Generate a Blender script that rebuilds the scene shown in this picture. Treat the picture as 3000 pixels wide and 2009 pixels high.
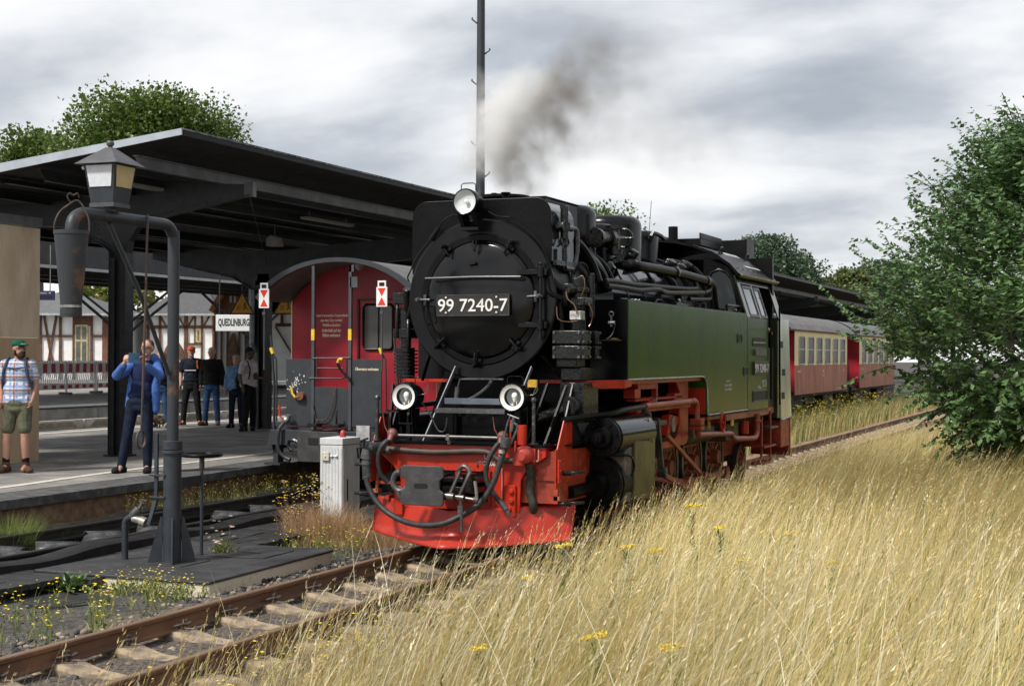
import bpy, bmesh, math, random
import numpy as np
from mathutils import Vector, Matrix, Euler
R = math.radians
random.seed(7); rng = np.random.default_rng(11)
sc = bpy.context.scene
col = sc.collection
for o in list(bpy.data.objects): bpy.data.objects.remove(o)

# ---------------- camera ----------------
TH = R(22.95); PITCH = math.atan(39/4250.); ROLL = R(0.2)
CAM = Vector((6.0, -12.9, 1.91))
_f0 = Vector((-math.sin(TH), math.cos(TH), 0)); _r0 = Vector((math.cos(TH), math.sin(TH), 0)); _u0 = Vector((0, 0, 1))
_fw = _f0*math.cos(PITCH) + _u0*math.sin(PITCH); _up = -_f0*math.sin(PITCH) + _u0*math.cos(PITCH)
_rt = _r0*math.cos(ROLL) + _up*math.sin(ROLL); _up = -_r0*math.sin(ROLL) + _up*math.cos(ROLL)
cd = bpy.data.cameras.new('camera'); cam = bpy.data.objects.new('camera', cd); col.objects.link(cam)
m3 = Matrix((_rt, _up, -_fw)).transposed()
cam.matrix_world = Matrix.Translation(CAM) @ m3.to_4x4()
cd.sensor_width = 36; cd.lens = 4250/3000*36; cd.clip_end = 3000; cd.clip_start = .1
cd.dof.use_dof = True; cd.dof.focus_distance = 15.5; cd.dof.aperture_fstop = 11
sc.camera = cam

# ---------------- world, sun, exposure ----------------
SUN_EL, SUN_AZ = R(50), R(205)          # azimuth clockwise from +Y: behind the camera and to its left
w = bpy.data.worlds.new('World'); sc.world = w; w.use_nodes = True
nt = w.node_tree; nt.nodes.clear()
def N(t, **k):
    n = nt.nodes.new(t)
    for a, b in k.items(): setattr(n, a, b)
    return n
L = lambda a, b: nt.links.new(a, b)
def mth(op, a, b=None, clamp=False):
    n = N('ShaderNodeMath', operation=op, use_clamp=clamp)
    for i, v in enumerate((a, b)):
        if v is None: continue
        if hasattr(v, 'is_linked') or hasattr(v, 'links'): L(v, n.inputs[i])
        else: n.inputs[i].default_value = v
    return n.outputs[0]
sky = N('ShaderNodeTexSky', sky_type='NISHITA', sun_disc=False, sun_elevation=SUN_EL, sun_rotation=SUN_AZ)
geo = N('ShaderNodeTexCoord')
sep = N('ShaderNodeSeparateXYZ'); L(geo.outputs['Generated'], sep.inputs[0])
zz = mth('ADD', mth('MAXIMUM', sep.outputs[2], 0.0), 0.30)
cmb = N('ShaderNodeCombineXYZ')
L(mth('DIVIDE', sep.outputs[0], zz), cmb.inputs[0]); L(mth('DIVIDE', sep.outputs[1], zz), cmb.inputs[1])
mp = N('ShaderNodeMapping'); L(cmb.outputs[0], mp.inputs[0]); mp.inputs['Rotation'].default_value = (0, 0, R(-20)); mp.inputs['Scale'].default_value = (.72, 1.0, 1); mp.inputs['Location'].default_value = (3.3, 1.2, .3)
n1 = N('ShaderNodeTexNoise'); n1.inputs['Scale'].default_value = 3.0; n1.inputs['Detail'].default_value = 7; n1.inputs['Roughness'].default_value = .5; n1.inputs['Distortion'].default_value = .1
n2 = N('ShaderNodeTexNoise'); n2.inputs['Scale'].default_value = 1.2; n2.inputs['Detail'].default_value = 2
L(mp.outputs[0], n1.inputs['Vector']); L(mp.outputs[0], n2.inputs['Vector'])
cl = mth('ADD', mth('MULTIPLY', n1.outputs[0], .6), mth('MULTIPLY', n2.outputs[0], .4))
ramp = N('ShaderNodeValToRGB'); L(cl, ramp.inputs[0])
e = ramp.color_ramp.elements
e[0].position = .37; e[0].color = (.38, .412, .46, 1)
e[1].position = .60; e[1].color = (.97, .965, .955, 1)
for p_, c_ in ((.425, (.49, .52, .57, 1)), (.47, (.65, .67, .70, 1)), (.525, (.83, .835, .85, 1))):
    q = e.new(p_); q.color = c_
bg1 = N('ShaderNodeBackground'); L(sky.outputs[0], bg1.inputs[0]); bg1.inputs[1].default_value = .1
bg2 = N('ShaderNodeBackground'); L(ramp.outputs[0], bg2.inputs[0]); bg2.inputs[1].default_value = .69
mx = N('ShaderNodeMixShader'); mx.inputs[0].default_value = .94; L(bg1.outputs[0], mx.inputs[1]); L(bg2.outputs[0], mx.inputs[2])
L(mx.outputs[0], N('ShaderNodeOutputWorld').inputs[0])
sd = bpy.data.lights.new('sun', 'SUN'); sd.energy = 2.6; sd.angle = R(7); sd.color = (1, .95, .87)
so = bpy.data.objects.new('sun', sd); col.objects.link(so)
sdir = Vector((math.sin(SUN_AZ)*math.cos(SUN_EL), math.cos(SUN_AZ)*math.cos(SUN_EL), math.sin(SUN_EL)))
so.rotation_euler = sdir.to_track_quat('Z', 'Y').to_euler(); so.location = (0, -20, 30)
vs = sc.view_settings; vs.view_transform = 'Standard'; vs.look = 'None'; vs.exposure = 0.72; vs.gamma = 1
sc.cycles.max_bounces = 7; sc.cycles.diffuse_bounces = 3; sc.cycles.glossy_bounces = 3; sc.cycles.adaptive_threshold = .02; sc.cycles.volume_bounces = 5; sc.cycles.transparent_max_bounces = 8

# ---------------- materials ----------------
MATS = {}
def mat(name, c, rough=.5, metal=0, var=.15, vscale=6, bump=0, bscale=40, c2=None, coat=0, spec=None, stretch=None, lo=.42, hi=.62):
    if name in MATS: return MATS[name]
    m = bpy.data.materials.new(name); m.use_nodes = True; t = m.node_tree; b = t.nodes['Principled BSDF']
    b.inputs['Roughness'].default_value = rough; b.inputs['Metallic'].default_value = metal
    b.inputs['Base Color'].default_value = (*c, 1); m.diffuse_color = (*c, 1)
    if spec is not None: b.inputs['Specular IOR Level'].default_value = spec
    if coat: b.inputs['Coat Weight'].default_value = coat; b.inputs['Coat Roughness'].default_value = .08
    tc = t.nodes.new('ShaderNodeTexCoord'); vec = tc.outputs['Object']
    if stretch:
        mpn = t.nodes.new('ShaderNodeMapping'); mpn.inputs['Scale'].default_value = stretch; t.links.new(vec, mpn.inputs[0]); vec = mpn.outputs[0]
    if var or c2:
        n = t.nodes.new('ShaderNodeTexNoise'); n.inputs['Scale'].default_value = vscale; n.inputs['Detail'].default_value = 6; n.inputs['Roughness'].default_value = .62
        t.links.new(vec, n.inputs['Vector'])
        r = t.nodes.new('ShaderNodeValToRGB'); t.links.new(n.outputs[0], r.inputs[0])
        d = c2 if c2 else tuple(x*(1-var) for x in c); u = c if c2 else tuple(min(1, x*(1+var)) for x in c)
        r.color_ramp.elements[0].position = lo; r.color_ramp.elements[1].position = hi
        r.color_ramp.elements[0].color = (*d, 1); r.color_ramp.elements[1].color = (*u, 1)
        t.links.new(r.outputs[0], b.inputs['Base Color'])
        rr = t.nodes.new('ShaderNodeMapRange'); rr.inputs[3].default_value = min(1, rough*1.25); rr.inputs[4].default_value = rough*.8
        t.links.new(n.outputs[0], rr.inputs[0]); t.links.new(rr.outputs[0], b.inputs['Roughness'])
    if bump:
        n = t.nodes.new('ShaderNodeTexNoise'); n.inputs['Scale'].default_value = bscale; n.inputs['Detail'].default_value = 4
        t.links.new(vec, n.inputs['Vector'])
        bp = t.nodes.new('ShaderNodeBump'); bp.inputs['Strength'].default_value = bump; bp.inputs['Distance'].default_value = .02
        t.links.new(n.outputs[0], bp.inputs['Height']); t.links.new(bp.outputs[0], b.inputs['Normal'])
    MATS[name] = m; return m
def tint_mat(name, rough=.6, trans=0., spec=.3):
    """colour from the 'tint' attribute (one tint for each blade, leaf or stone)"""
    m = bpy.data.materials.new(name); m.use_nodes = True; t = m.node_tree; b = t.nodes['Principled BSDF']
    a = t.nodes.new('ShaderNodeAttribute'); a.attribute_name = 'tint'
    t.links.new(a.outputs['Color'], b.inputs['Base Color']); b.inputs['Roughness'].default_value = rough; b.inputs['Specular IOR Level'].default_value = spec
    if trans:
        tr = t.nodes.new('ShaderNodeBsdfTranslucent'); t.links.new(a.outputs['Color'], tr.inputs[0])
        x = t.nodes.new('ShaderNodeMixShader'); x.inputs[0].default_value = trans
        t.links.new(b.outputs[0], x.inputs[1]); t.links.new(tr.outputs[0], x.inputs[2]); t.links.new(x.outputs[0], t.nodes['Material Output'].inputs[0])
    MATS[name] = m; return m

BLACK = mat('black paint', (.0042, .0044, .005), .24, var=.25, vscale=5, bump=.05, bscale=9, spec=.3)
BLACKM = mat('sooty black', (.0042, .0043, .0048), .36, var=.35, vscale=4, bump=.08, bscale=25, spec=.16)
BLACKG = mat('glossy black', (.0045, .0046, .005), .15, var=.2, vscale=3, bump=.05, bscale=6, spec=.36)
GREASE = mat('oily black iron', (.008, .008, .0085), .27, var=.4, vscale=18, bump=.25, bscale=40)
IRON = mat('worn grey iron', (.10, .10, .105), .42, metal=.4, var=.35, vscale=14, bump=.1)
STEEL = mat('bare steel', (.42, .41, .39), .34, metal=.9, var=.25, vscale=10, bump=.08)
STEELG = mat('grey steel paint', (.055, .06, .066), .5, var=.2, vscale=5, bump=.05)
RED = mat('signal red paint', (.45, .026, .008), .36, c2=(.29, .018, .007), lo=.33, hi=.5, vscale=6, bump=.05, bscale=12)
REDD = mat('oily red paint', (.34, .045, .02), .45, var=.3, vscale=9, bump=.1)
REDB = mat('brownish red paint', (.42, .125, .055), .5, c2=(.26, .075, .04), vscale=5, bump=.1)
GREEN = mat('locomotive green', (.036, .088, .006), .25, var=.2, vscale=3, bump=.12, bscale=2.2, spec=.24, stretch=(1, 1.6, .2))
OLIVE = mat('dusty olive sheet', (.095, .10, .032), .3, c2=(.05, .045, .02), vscale=5, bump=.08)
WHITE = mat('white enamel', (.82, .82, .8), .4, var=.05)
WHITED = mat('dull white paint', (.70, .70, .68), .55, var=.1, vscale=9)
LETTER = mat('letter white', (.75, .75, .72), .5, var=.08)
RUBBER = mat('hose rubber', (.026, .027, .029), .55, var=.3, vscale=20, bump=.1, bscale=60)
YELLOW = mat('yellow paint', (.72, .47, .03), .5, var=.1)
BRASS = mat('brass', (.45, .30, .10), .35, metal=.9)
GLASS = mat('window glass', (.035, .04, .042), .05, var=0, spec=.8)
COAL = mat('coal', (.012, .012, .013), .4, var=.5, vscale=30, bump=.6, bscale=20)

# ---------------- mesh collector ----------------
class MB:
    def __init__(s): s.v = []; s.f = []; s.m = []; s.sm = []; s.mi = 0; s.smooth = False
    def add(s, vs_, fs_, smooth=None):
        b = len(s.v); s.v.extend([tuple(x) for x in vs_])
        sm = s.smooth if smooth is None else smooth
        for f in fs_: s.f.append([b+i for i in f]); s.m.append(s.mi); s.sm.append(sm)
        return s
    def box(s, c, d, rot=None):
        x, y, z = d[0]/2, d[1]/2, d[2]/2
        P = [(-x,-y,-z),(x,-y,-z),(x,y,-z),(-x,y,-z),(-x,-y,z),(x,-y,z),(x,y,z),(-x,y,z)]
        c = Vector(c)
        if rot is not None:
            rm = rot if isinstance(rot, Matrix) else Euler(rot).to_matrix()
            P = [rm @ Vector(p) + c for p in P]
        else: P = [Vector(p) + c for p in P]
        return s.add(P, [(0,3,2,1),(4,5,6,7),(0,1,5,4),(1,2,6,5),(2,3,7,6),(3,0,4,7)], False)
    def bb(s, a, b):
        return s.box([(a[i]+b[i])/2 for i in range(3)], [abs(b[i]-a[i]) for i in range(3)])
    def beam(s, p0, p1, wd, ht, upv=(0,0,1)):
        p0, p1 = Vector(p0), Vector(p1); d = (p1-p0); ln = d.length; d = d/ln; u = Vector(upv)
        if abs(d.dot(u)) > .98: u = Vector((0,1,0))
        x = d.cross(u).normalized(); z = x.cross(d)
        return s.box((p0+p1)/2, (wd, ln, ht), Matrix((x, d, z)).transposed())
    def cyl(s, p0, p1, r0, r1=None, n=16, caps=True, smooth=True):
        r1 = r0 if r1 is None else r1
        return s.lathe([(r0, 0), (r1, 1)], p0, p1, n, caps, smooth)
    def lathe(s, prof, p0, p1, n=24, caps=True, smooth=True, hscale=True):
        p0, p1 = Vector(p0), Vector(p1); d = p1-p0; ln = d.length; d = d/ln
        u = Vector((0,0,1)) if abs(d.z) < .95 else Vector((0,1,0))
        x = d.cross(u).normalized(); y = d.cross(x)
        V = []
        for r, h in prof:
            c = p0 + d*(h*ln if hscale else h)
            for i in range(n):
                a = 2*math.pi*i/n; V.append(c + (x*math.cos(a)+y*math.sin(a))*max(r, 1e-4))
        F = []
        for k in range(len(prof)-1):
            for i in range(n):
                j = (i+1) % n; F.append((k*n+i, k*n+j, (k+1)*n+j, (k+1)*n+i))
        s.add(V, F, smooth)
        if caps:
            b = len(s.v)-len(V); m = len(prof)-1
            s.f.append([b+i for i in range(n)][::-1]); s.m.append(s.mi); s.sm.append(False)
            s.f.append([b+m*n+i for i in range(n)]); s.m.append(s.mi); s.sm.append(False)
        return s
    def tube(s, pts, r, n=8, smooth_path=0, rr=None, caps=True):
        P = [Vector(p) for p in pts]
        if smooth_path:
            Q = []
            for i in range(len(P)-1):
                a, b, c, d = P[max(i-1,0)], P[i], P[i+1], P[min(i+2,len(P)-1)]
                for k in range(smooth_path):
                    t = k/smooth_path
                    Q.append(.5*((2*b)+(c-a)*t+(2*a-5*b+4*c-d)*t*t+(3*b-a-3*c+d)*t**3))
            Q.append(P[-1]); P = Q
        V = []; x = None
        for i, p in enumerate(P):
            d = (P[min(i+1,len(P)-1)]-P[max(i-1,0)])
            d = d.normalized() if d.length > 1e-9 else Vector((0,0,1))
            if x is None:
                u = Vector((0,0,1)) if abs(d.z) < .9 else Vector((0,1,0)); x = d.cross(u).normalized()
            else: x = (x - d*x.dot(d)).normalized()
            y = d.cross(x); ra = rr[i] if rr else r
            for k in range(n):
                a = 2*math.pi*k/n; V.append(p+(x*math.cos(a)+y*math.sin(a))*ra)
        F = []; m = len(P)
        for i in range(m-1):
            for k in range(n):
                j = (k+1) % n; F.append((i*n+k, i*n+j, (i+1)*n+j, (i+1)*n+k))
        s.add(V, F, True)
        if caps:
            b = len(s.v)-len(V)
            s.f.append([b+i for i in range(n)][::-1]); s.m.append(s.mi); s.sm.append(False)
            s.f.append([b+(m-1)*n+i for i in range(n)]); s.m.append(s.mi); s.sm.append(False)
        return s
    def sphere(s, c, r, n=12, k=8, sq=(1,1,1)):
        c = Vector(c); V = [c+Vector((0,0,-r*sq[2]))]
        for i in range(1, k):
            a = -math.pi/2+math.pi*i/k
            for j in range(n):
                b = 2*math.pi*j/n; V.append(c+Vector((r*sq[0]*math.cos(a)*math.cos(b), r*sq[1]*math.cos(a)*math.sin(b), r*sq[2]*math.sin(a))))
        V.append(c+Vector((0,0,r*sq[2]))); F = []
        for j in range(n): F.append((0, 1+(j+1)%n, 1+j))
        for i in range(k-2):
            for j in range(n):
                a = 1+i*n; F.append((a+j, a+(j+1)%n, a+n+(j+1)%n, a+n+j))
        t = len(V)-1; a = 1+(k-2)*n
        for j in range(n): F.append((a+j, a+(j+1)%n, t))
        return s.add(V, F, True)
    def prism(s, poly, axis, a, b, smooth=False):
        """extrude a 2D outline: axis 'x' -> (y,z) outline from x=a to x=b, and so on"""
        if b < a: a, b = b, a
        def P(p, h): return {'x': (h, p[0], p[1]), 'y': (p[0], h, p[1]), 'z': (p[0], p[1], h)}[axis]
        n = len(poly); ar = sum(poly[i][0]*poly[(i+1)%n][1]-poly[(i+1)%n][0]*poly[i][1] for i in range(n))
        if (ar < 0) != (axis == 'y'): poly = poly[::-1]
        V = [P(p, a) for p in poly]+[P(p, b) for p in poly]
        s.add(V, [tuple(range(n))[::-1], tuple(range(n, 2*n))], False)
        b0 = len(s.v)-2*n
        for i in range(n):
            j = (i+1) % n; s.f.append([b0+i, b0+j, b0+n+j, b0+n+i]); s.m.append(s.mi); s.sm.append(smooth)
        return s
    def bolts(s, pts, axis, r=.012, h=.012, n=6):
        ax = Vector(axis)
        for p in pts: s.cyl(Vector(p)-ax*.004, Vector(p)+ax*h, r, r*.85, n, smooth=False)
        return s
    def mesh(s, name):
        me = bpy.data.meshes.new(name); me.from_pydata(s.v, [], s.f)
        me.polygons.foreach_set('use_smooth', s.sm); me.polygons.foreach_set('material_index', s.m); me.update()
        if any(s.sm): me.set_sharp_from_angle(angle=R(38))
        return me
    def build(s, name, mats, parent=None, bevel=0, loc=None, rot=None, seg=1):
        me = s.mesh(name)
        for m in (mats if isinstance(mats, (list, tuple)) else [mats]): me.materials.append(m)
        return link(name, me, parent, bevel, loc, rot, seg)
def link(name, me, parent=None, bevel=0, loc=None, rot=None, seg=1):
    o = bpy.data.objects.new(name, me); col.objects.link(o)
    if parent is not None: o.parent = parent
    if loc is not None: o.location = loc
    if rot is not None: o.rotation_euler = rot
    if bevel:
        b = o.modifiers.new('edge', 'BEVEL'); b.width = bevel; b.segments = seg; b.limit_method = 'ANGLE'; b.angle_limit = R(40); b.use_clamp_overlap = True
    return o
def tag(o, label=None, cat=None, group=None, kind=None):
    for k, v in (('label', label), ('category', cat), ('group', group), ('kind', kind)):
        if v: o[k] = v
    return o
def empty(name, loc=(0,0,0), rz=0, label=None, cat=None, group=None):
    o = bpy.data.objects.new(name, None); col.objects.link(o); o.location = loc; o.rotation_euler = (0,0,rz); o.empty_display_size = .2
    return tag(o, label, cat, group)
def copy_tree(o, parent=None):
    c = o.copy(); col.objects.link(c); c.parent = parent
    for ch in list(o.children): copy_tree(ch, c)
    return c
def numpy_mesh(name, verts, quads=None, tris=None, tint=None, mat_=None, smooth=False):
    """large meshes from arrays"""
    me = bpy.data.meshes.new(name); nv = len(verts)
    me.vertices.add(nv); me.vertices.foreach_set('co', np.ascontiguousarray(verts, np.float32).ravel())
    loops = []; tot = []
    if quads is not None and len(quads): loops.append(np.asarray(quads, np.int32).ravel()); tot.append(np.full(len(quads), 4, np.int32))
    if tris is not None and len(tris): loops.append(np.asarray(tris, np.int32).ravel()); tot.append(np.full(len(tris), 3, np.int32))
    lp = np.concatenate(loops); tt = np.concatenate(tot)
    me.loops.add(len(lp)); me.loops.foreach_set('vertex_index', lp)
    me.polygons.add(len(tt)); st = np.concatenate([[0], np.cumsum(tt)[:-1]]).astype(np.int32)
    me.polygons.foreach_set('loop_start', st); me.polygons.foreach_set('loop_total', tt)
    if smooth: me.polygons.foreach_set('use_smooth', np.ones(len(tt), bool))
    me.update(calc_edges=True)
    if tint is not None:
        ca = me.color_attributes.new('tint', 'FLOAT_COLOR', 'POINT')
        c4 = np.ones((nv, 4), np.float32); c4[:, :3] = tint; ca.data.foreach_set('color', c4.ravel())
    if mat_: me.materials.append(mat_)
    return me
_FONT = {}
def text_mesh(txt, size, sx=1., ext=.002, off=0., align='CENTER'):
    k = (txt, size, sx, ext, off)
    cu = bpy.data.curves.new('lettering', 'FONT'); cu.body = txt; cu.size = size; cu.extrude = ext; cu.offset = off; cu.align_x = align; cu.align_y = 'CENTER'; cu.resolution_u = 3
    o = bpy.data.objects.new('lettering', cu); col.objects.link(o)
    dg = bpy.context.evaluated_depsgraph_get(); dg.update()
    me = bpy.data.meshes.new_from_object(o.evaluated_get(dg)); bpy.data.objects.remove(o); bpy.data.curves.remove(cu)
    for v in me.vertices: v.co.x *= sx
    return me
def text(name, txt, size, loc, rot, m, parent, sx=1., ext=.002, off=0., align='CENTER'):
    me = text_mesh(txt, size, sx, ext, off, align); me.materials.clear(); me.materials.append(m)
    return link(name, me, parent, 0, loc, rot)
FRONT = (R(90), 0, 0)            # text readable by someone looking along +Y
RIGHT = (R(90), 0, R(90))        # text on a +X side
# ================= setting: ground, tracks, platform =================
def hor(px): return 1043.5 + .0035*(px-1500)
def at(px, D, z=0.):
    lx = (px-1500)/4250*D; q = CAM + _r0*lx + _f0*D; return Vector((q.x, q.y, z))
def zat(px, py, D): return 1.91-(py-hor(px))*D/4250
def interp(x, xs, ys): return float(np.interp(x, xs, ys))
GX = [-200, -25, -15.3, -5.5, -3.2, -1.6, -1.1, -.95, .95, 1.15, 1.7, 2.4, 4, 6, 9, 14, 200]
GZ = [-.3, -.3, -.3, -.24, -.21, -.22, -.20, -.185, -.185, -.2, -.08, .02, .16, .28, .42, .5, .5]
def gz(x, y): return np.interp(x, GX, GZ)
xs = np.unique(np.concatenate([np.array([-200, -120, -60, -40, -25, -18]), np.arange(-15.4, 10, .12), np.array([10, 12, 15, 20, 30, 50, 100, 200])]))
ys = np.unique(np.concatenate([np.array([-60, -30, -20]), np.arange(-14, 30, .3), np.arange(30, 90, 3), np.array([120, 200, 350, 700])]))
gxx, gyy = np.meshgrid(xs, ys); gzz = gz(gxx, gyy)
wob = .03*np.sin(gxx*2.1+gyy*.7)*np.sin(gyy*1.7-gxx*.6)+.02*np.sin(gxx*5.3+2*np.sin(gyy*2.2))
gzz = gzz + wob*((gxx > 1.2) + .35*((gxx < -1.2) & (gxx > -5.4)))
nx, ny = len(xs), len(ys)
idx = np.arange(nx*ny).reshape(ny, nx)
q = np.stack([idx[:-1, :-1], idx[:-1, 1:], idx[1:, 1:], idx[1:, :-1]], -1).reshape(-1, 4)
def ground_material():
    m = bpy.data.materials.new('ground soil and cinders'); m.use_nodes = True; t = m.node_tree; b = t.nodes['Principled BSDF']; b.inputs['Roughness'].default_value = .95; b.inputs['Specular IOR Level'].default_value = .15
    g = t.nodes.new('ShaderNodeNewGeometry'); s_ = t.nodes.new('ShaderNodeSeparateXYZ'); t.links.new(g.outputs['Position'], s_.inputs[0])
    def no(scale, d=5):
        n = t.nodes.new('ShaderNodeTexNoise'); n.inputs['Scale'].default_value = scale; n.inputs['Detail'].default_value = d; t.links.new(g.outputs['Position'], n.inputs['Vector']); return n.outputs[0]
    def mm(op, a, b_):
        n = t.nodes.new('ShaderNodeMath'); n.operation = op
        for i, v in enumerate((a, b_)):
            if isinstance(v, (int, float)): n.inputs[i].default_value = v
            else: t.links.new(v, n.inputs[i])
        return n.outputs[0]
    def step(v, a, b_):
        n = t.nodes.new('ShaderNodeMapRange'); n.inputs[1].default_value = a; n.inputs[2].default_value = b_; t.links.new(v, n.inputs[0]); return n.outputs[0]
    def rampn(v, c0, c1, a=.35, b_=.65):
        n = t.nodes.new('ShaderNodeValToRGB'); t.links.new(v, n.inputs[0]); n.color_ramp.elements[0].position = a; n.color_ramp.elements[1].position = b_
        n.color_ramp.elements[0].color = (*c0, 1); n.color_ramp.elements[1].color = (*c1, 1); return n.outputs[0]
    def mixc(f_, a, b_):
        n = t.nodes.new('ShaderNodeMix'); n.data_type = 'RGBA'; t.links.new(f_, n.inputs[0]); t.links.new(a, n.inputs[6]); t.links.new(b_, n.inputs[7]); return n.outputs[2]
    wobx = mm('ADD', s_.outputs[0], mm('MULTIPLY', mm('SUBTRACT', no(1.3), .5), 1.1))
    cinder = rampn(no(9), (.04, .039, .038), (.11, .103, .094))
    fine = rampn(no(45), (.03, .03, .03), (.16, .148, .132))
    c = mixc(rampn(no(3), (0, 0, 0), (1, 1, 1)), cinder, fine)
    pale = rampn(no(30), (.10, .085, .065), (.24, .20, .15))
    c = mixc(mm('MULTIPLY', step(wobx, -1.6, -1.1), step(s_.outputs[1], -1.6, -2.6)), c, pale)
    ball = rampn(no(28), (.05, .045, .042), (.17, .14, .12))
    c = mixc(step(mm('ABSOLUTE', s_.outputs[0], 0), 1.25, .95), c, ball)
    pink = rampn(no(20), (.28, .17, .125), (.40, .26, .20))
    c = mixc(mm('MULTIPLY', mm('MULTIPLY', step(s_.outputs[1], 6, 11), step(s_.outputs[0], -2.0, -1.6)), step(s_.outputs[0], 1.6, 1.2)), c, pink)
    soil = rampn(no(7), (.11, .095, .042), (.28, .23, .11))
    c = mixc(step(wobx, 1.0, 1.6), c, soil)
    weedy = rampn(no(5), (.07, .075, .022), (.17, .15, .06))
    c = mixc(mm('MULTIPLY', mm('MULTIPLY', step(s_.outputs[1], 8, 13), step(wobx, -1.3, -1.8)), step(wobx, -4.6, -3.8)), c, weedy)
    t.links.new(c, b.inputs['Base Color'])
    bp = t.nodes.new('ShaderNodeBump'); bp.inputs['Strength'].default_value = .8; bp.inputs['Distance'].default_value = .03
    t.links.new(no(35), bp.inputs['Height']); t.links.new(bp.outputs[0], b.inputs['Normal']); return m
me = numpy_mesh('ground', np.stack([gxx.ravel(), gyy.ravel(), gzz.ravel()], 1), quads=q, mat_=ground_material(), smooth=True)
tag(link('ground', me), kind='structure')

# ---- the locomotive's track ----
RAIL = mat('rusty rail steel', (.20, .098, .048), .62, c2=(.11, .055, .032), vscale=5, bump=.25, bscale=30, stretch=(1, .25, 1))
RAILTOP = mat('rail running surface', (.26, .17, .11), .42, metal=.35, var=.25, vscale=6, stretch=(1, .15, 1))
SLEEP = mat('sleeper concrete', (.37, .285, .19), .9, c2=(.16, .125, .095), lo=.42, hi=.62, vscale=9, bump=.35, bscale=35)
CLIP = mat('rusty clip', (.055, .038, .03), .7, var=.4, vscale=20)
def rail_mesh(y0, y1):
    prof = [(-.055, -.138), (.055, -.138), (.055, -.126), (.012, -.108), (.010, -.045), (.032, -.032), (.033, -.008), (.026, 0), (-.026, 0), (-.033, -.008), (-.032, -.032), (-.010, -.045), (-.012, -.108), (-.055, -.126)]
    b = MB(); n = len(prof); segs = np.arange(y0, y1+.1, 4.)
    V = [(p[0], y, p[1]) for y in segs for p in prof]
    for k in range(len(segs)-1):
        for i in range(n):
            j = (i+1) % n; b.mi = 1 if i == 7 else 0
            b.add([V[k*n+i], V[(k+1)*n+i], V[(k+1)*n+j], V[k*n+j]], [(0, 1, 2, 3)][::1])
    b.mi = 0; b.add([V[i] for i in range(n)], [tuple(range(n))])
    return b
track = empty('railway_track', (0, 0, 0), 0, 'rusty brown narrow gauge track on concrete sleepers under the locomotive', 'track')
rb = rail_mesh(-18, 122)
for x in (-.53, .53): rb.build('rail', [RAIL, RAILTOP], track, loc=(x, 0, 0))
def sleeper_mesh():
    b = MB(); P = []
    st = [(-.95, .10, -.165), (-.88, .125, -.13), (-.60, .13, -.118), (-.40, .125, -.122), (-.22, .105, -.165), (0, .095, -.185), (.22, .105, -.165), (.40, .125, -.122), (.60, .13, -.118), (.88, .125, -.13), (.95, .10, -.165)]
    for x, hw, zt in st: P += [(x, -hw, -.36), (x, -hw*.92, zt-.03), (x, -hw*.75, zt), (x, hw*.75, zt), (x, hw*.92, zt-.03), (x, hw, -.36)]
    F = []
    for k in range(len(st)-1):
        for i in range(5): F.append((k*6+i, (k+1)*6+i, (k+1)*6+i+1, k*6+i+1))
    F += [(0, 1, 2, 3, 4, 5), tuple(range(len(P)-6, len(P)))[::-1]]
    b.add(P, [f[::-1] for f in F]); return b
sl = sleeper_mesh().mesh('sleeper'); sl.materials.append(SLEEP)
cb = MB()
for sx in (-1, 1):
    cb.tube([(sx*.055, -.07, -.09), (sx*.10, -.075, -.075), (sx*.125, -.03, -.07), (sx*.10, 0, -.085), (sx*.05, 0, -.10), (sx*.10, .01, -.085), (sx*.125, .04, -.07), (sx*.10, .08, -.075), (sx*.055, .075, -.09)], .011, 5, 2)
    cb.cyl((sx*.09, 0, -.12), (sx*.09, 0, -.045), .016, n=6)
clip = cb.mesh('rail_clip'); clip.materials.append(CLIP)
k = 0
for y in np.arange(-9.6, 78, .63):
    o = link('sleeper', sl, track, loc=(random.uniform(-.015, .015), y+random.uniform(-.015, .015), random.uniform(-.006, .004)), rot=(0, 0, random.uniform(-.012, .012)))
    if y < 1.5:
        for x in (-.53, .53): link('rail_clip', clip, o, loc=(x, 0, 0))
# ---- ballast stones ----
def stones(n, xr, yr, s0, s1, zoff=.0, excl=True):
    ico = bmesh.new(); bmesh.ops.create_icosphere(ico, subdivisions=1, radius=1); bv = np.array([v.co[:] for v in ico.verts]); bf = np.array([[v.index for v in f.verts] for f in ico.faces]); ico.free()
    bv = bv[:12] if len(bv) == 12 else bv
    x = rng.uniform(*xr, n); y = rng.uniform(*yr, n)
    if excl:
        keep = np.abs(np.abs(x)-.53) > .06; x, y = x[keep], y[keep]; n = len(x)
    s = rng.uniform(s0, s1, n)
    V = bv[None]*(1+rng.uniform(-.28, .28, (n, len(bv), 1)))*s[:, None, None]*rng.uniform(.65, 1.25, (n, 1, 3))
    a = rng.uniform(0, 6.28, n); ca, sa = np.cos(a), np.sin(a)
    V = np.stack([V[..., 0]*ca[:, None]-V[..., 1]*sa[:, None], V[..., 0]*sa[:, None]+V[..., 1]*ca[:, None], V[..., 2]*.75], -1)
    z = gz(x, y)+zoff+rng.uniform(-.5, .6, n)*s
    V += np.stack([x, y, z], -1)[:, None]
    F = (bf[None]+(np.arange(n)*len(bv))[:, None, None]).reshape(-1, 3)
    base = np.array([[.10, .095, .095], [.07, .07, .075], [.21, .18, .15], [.28, .22, .165], [.18, .14, .12], [.34, .28, .21], [.055, .055, .058]])
    c = base[rng.integers(0, len(base), n)]*rng.uniform(.7, 1.25, (n, 1)); c = np.repeat(c, len(bv), 0)
    return V.reshape(-1, 3), F, c
STONE = tint_mat('ballast stone', .9)
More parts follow.
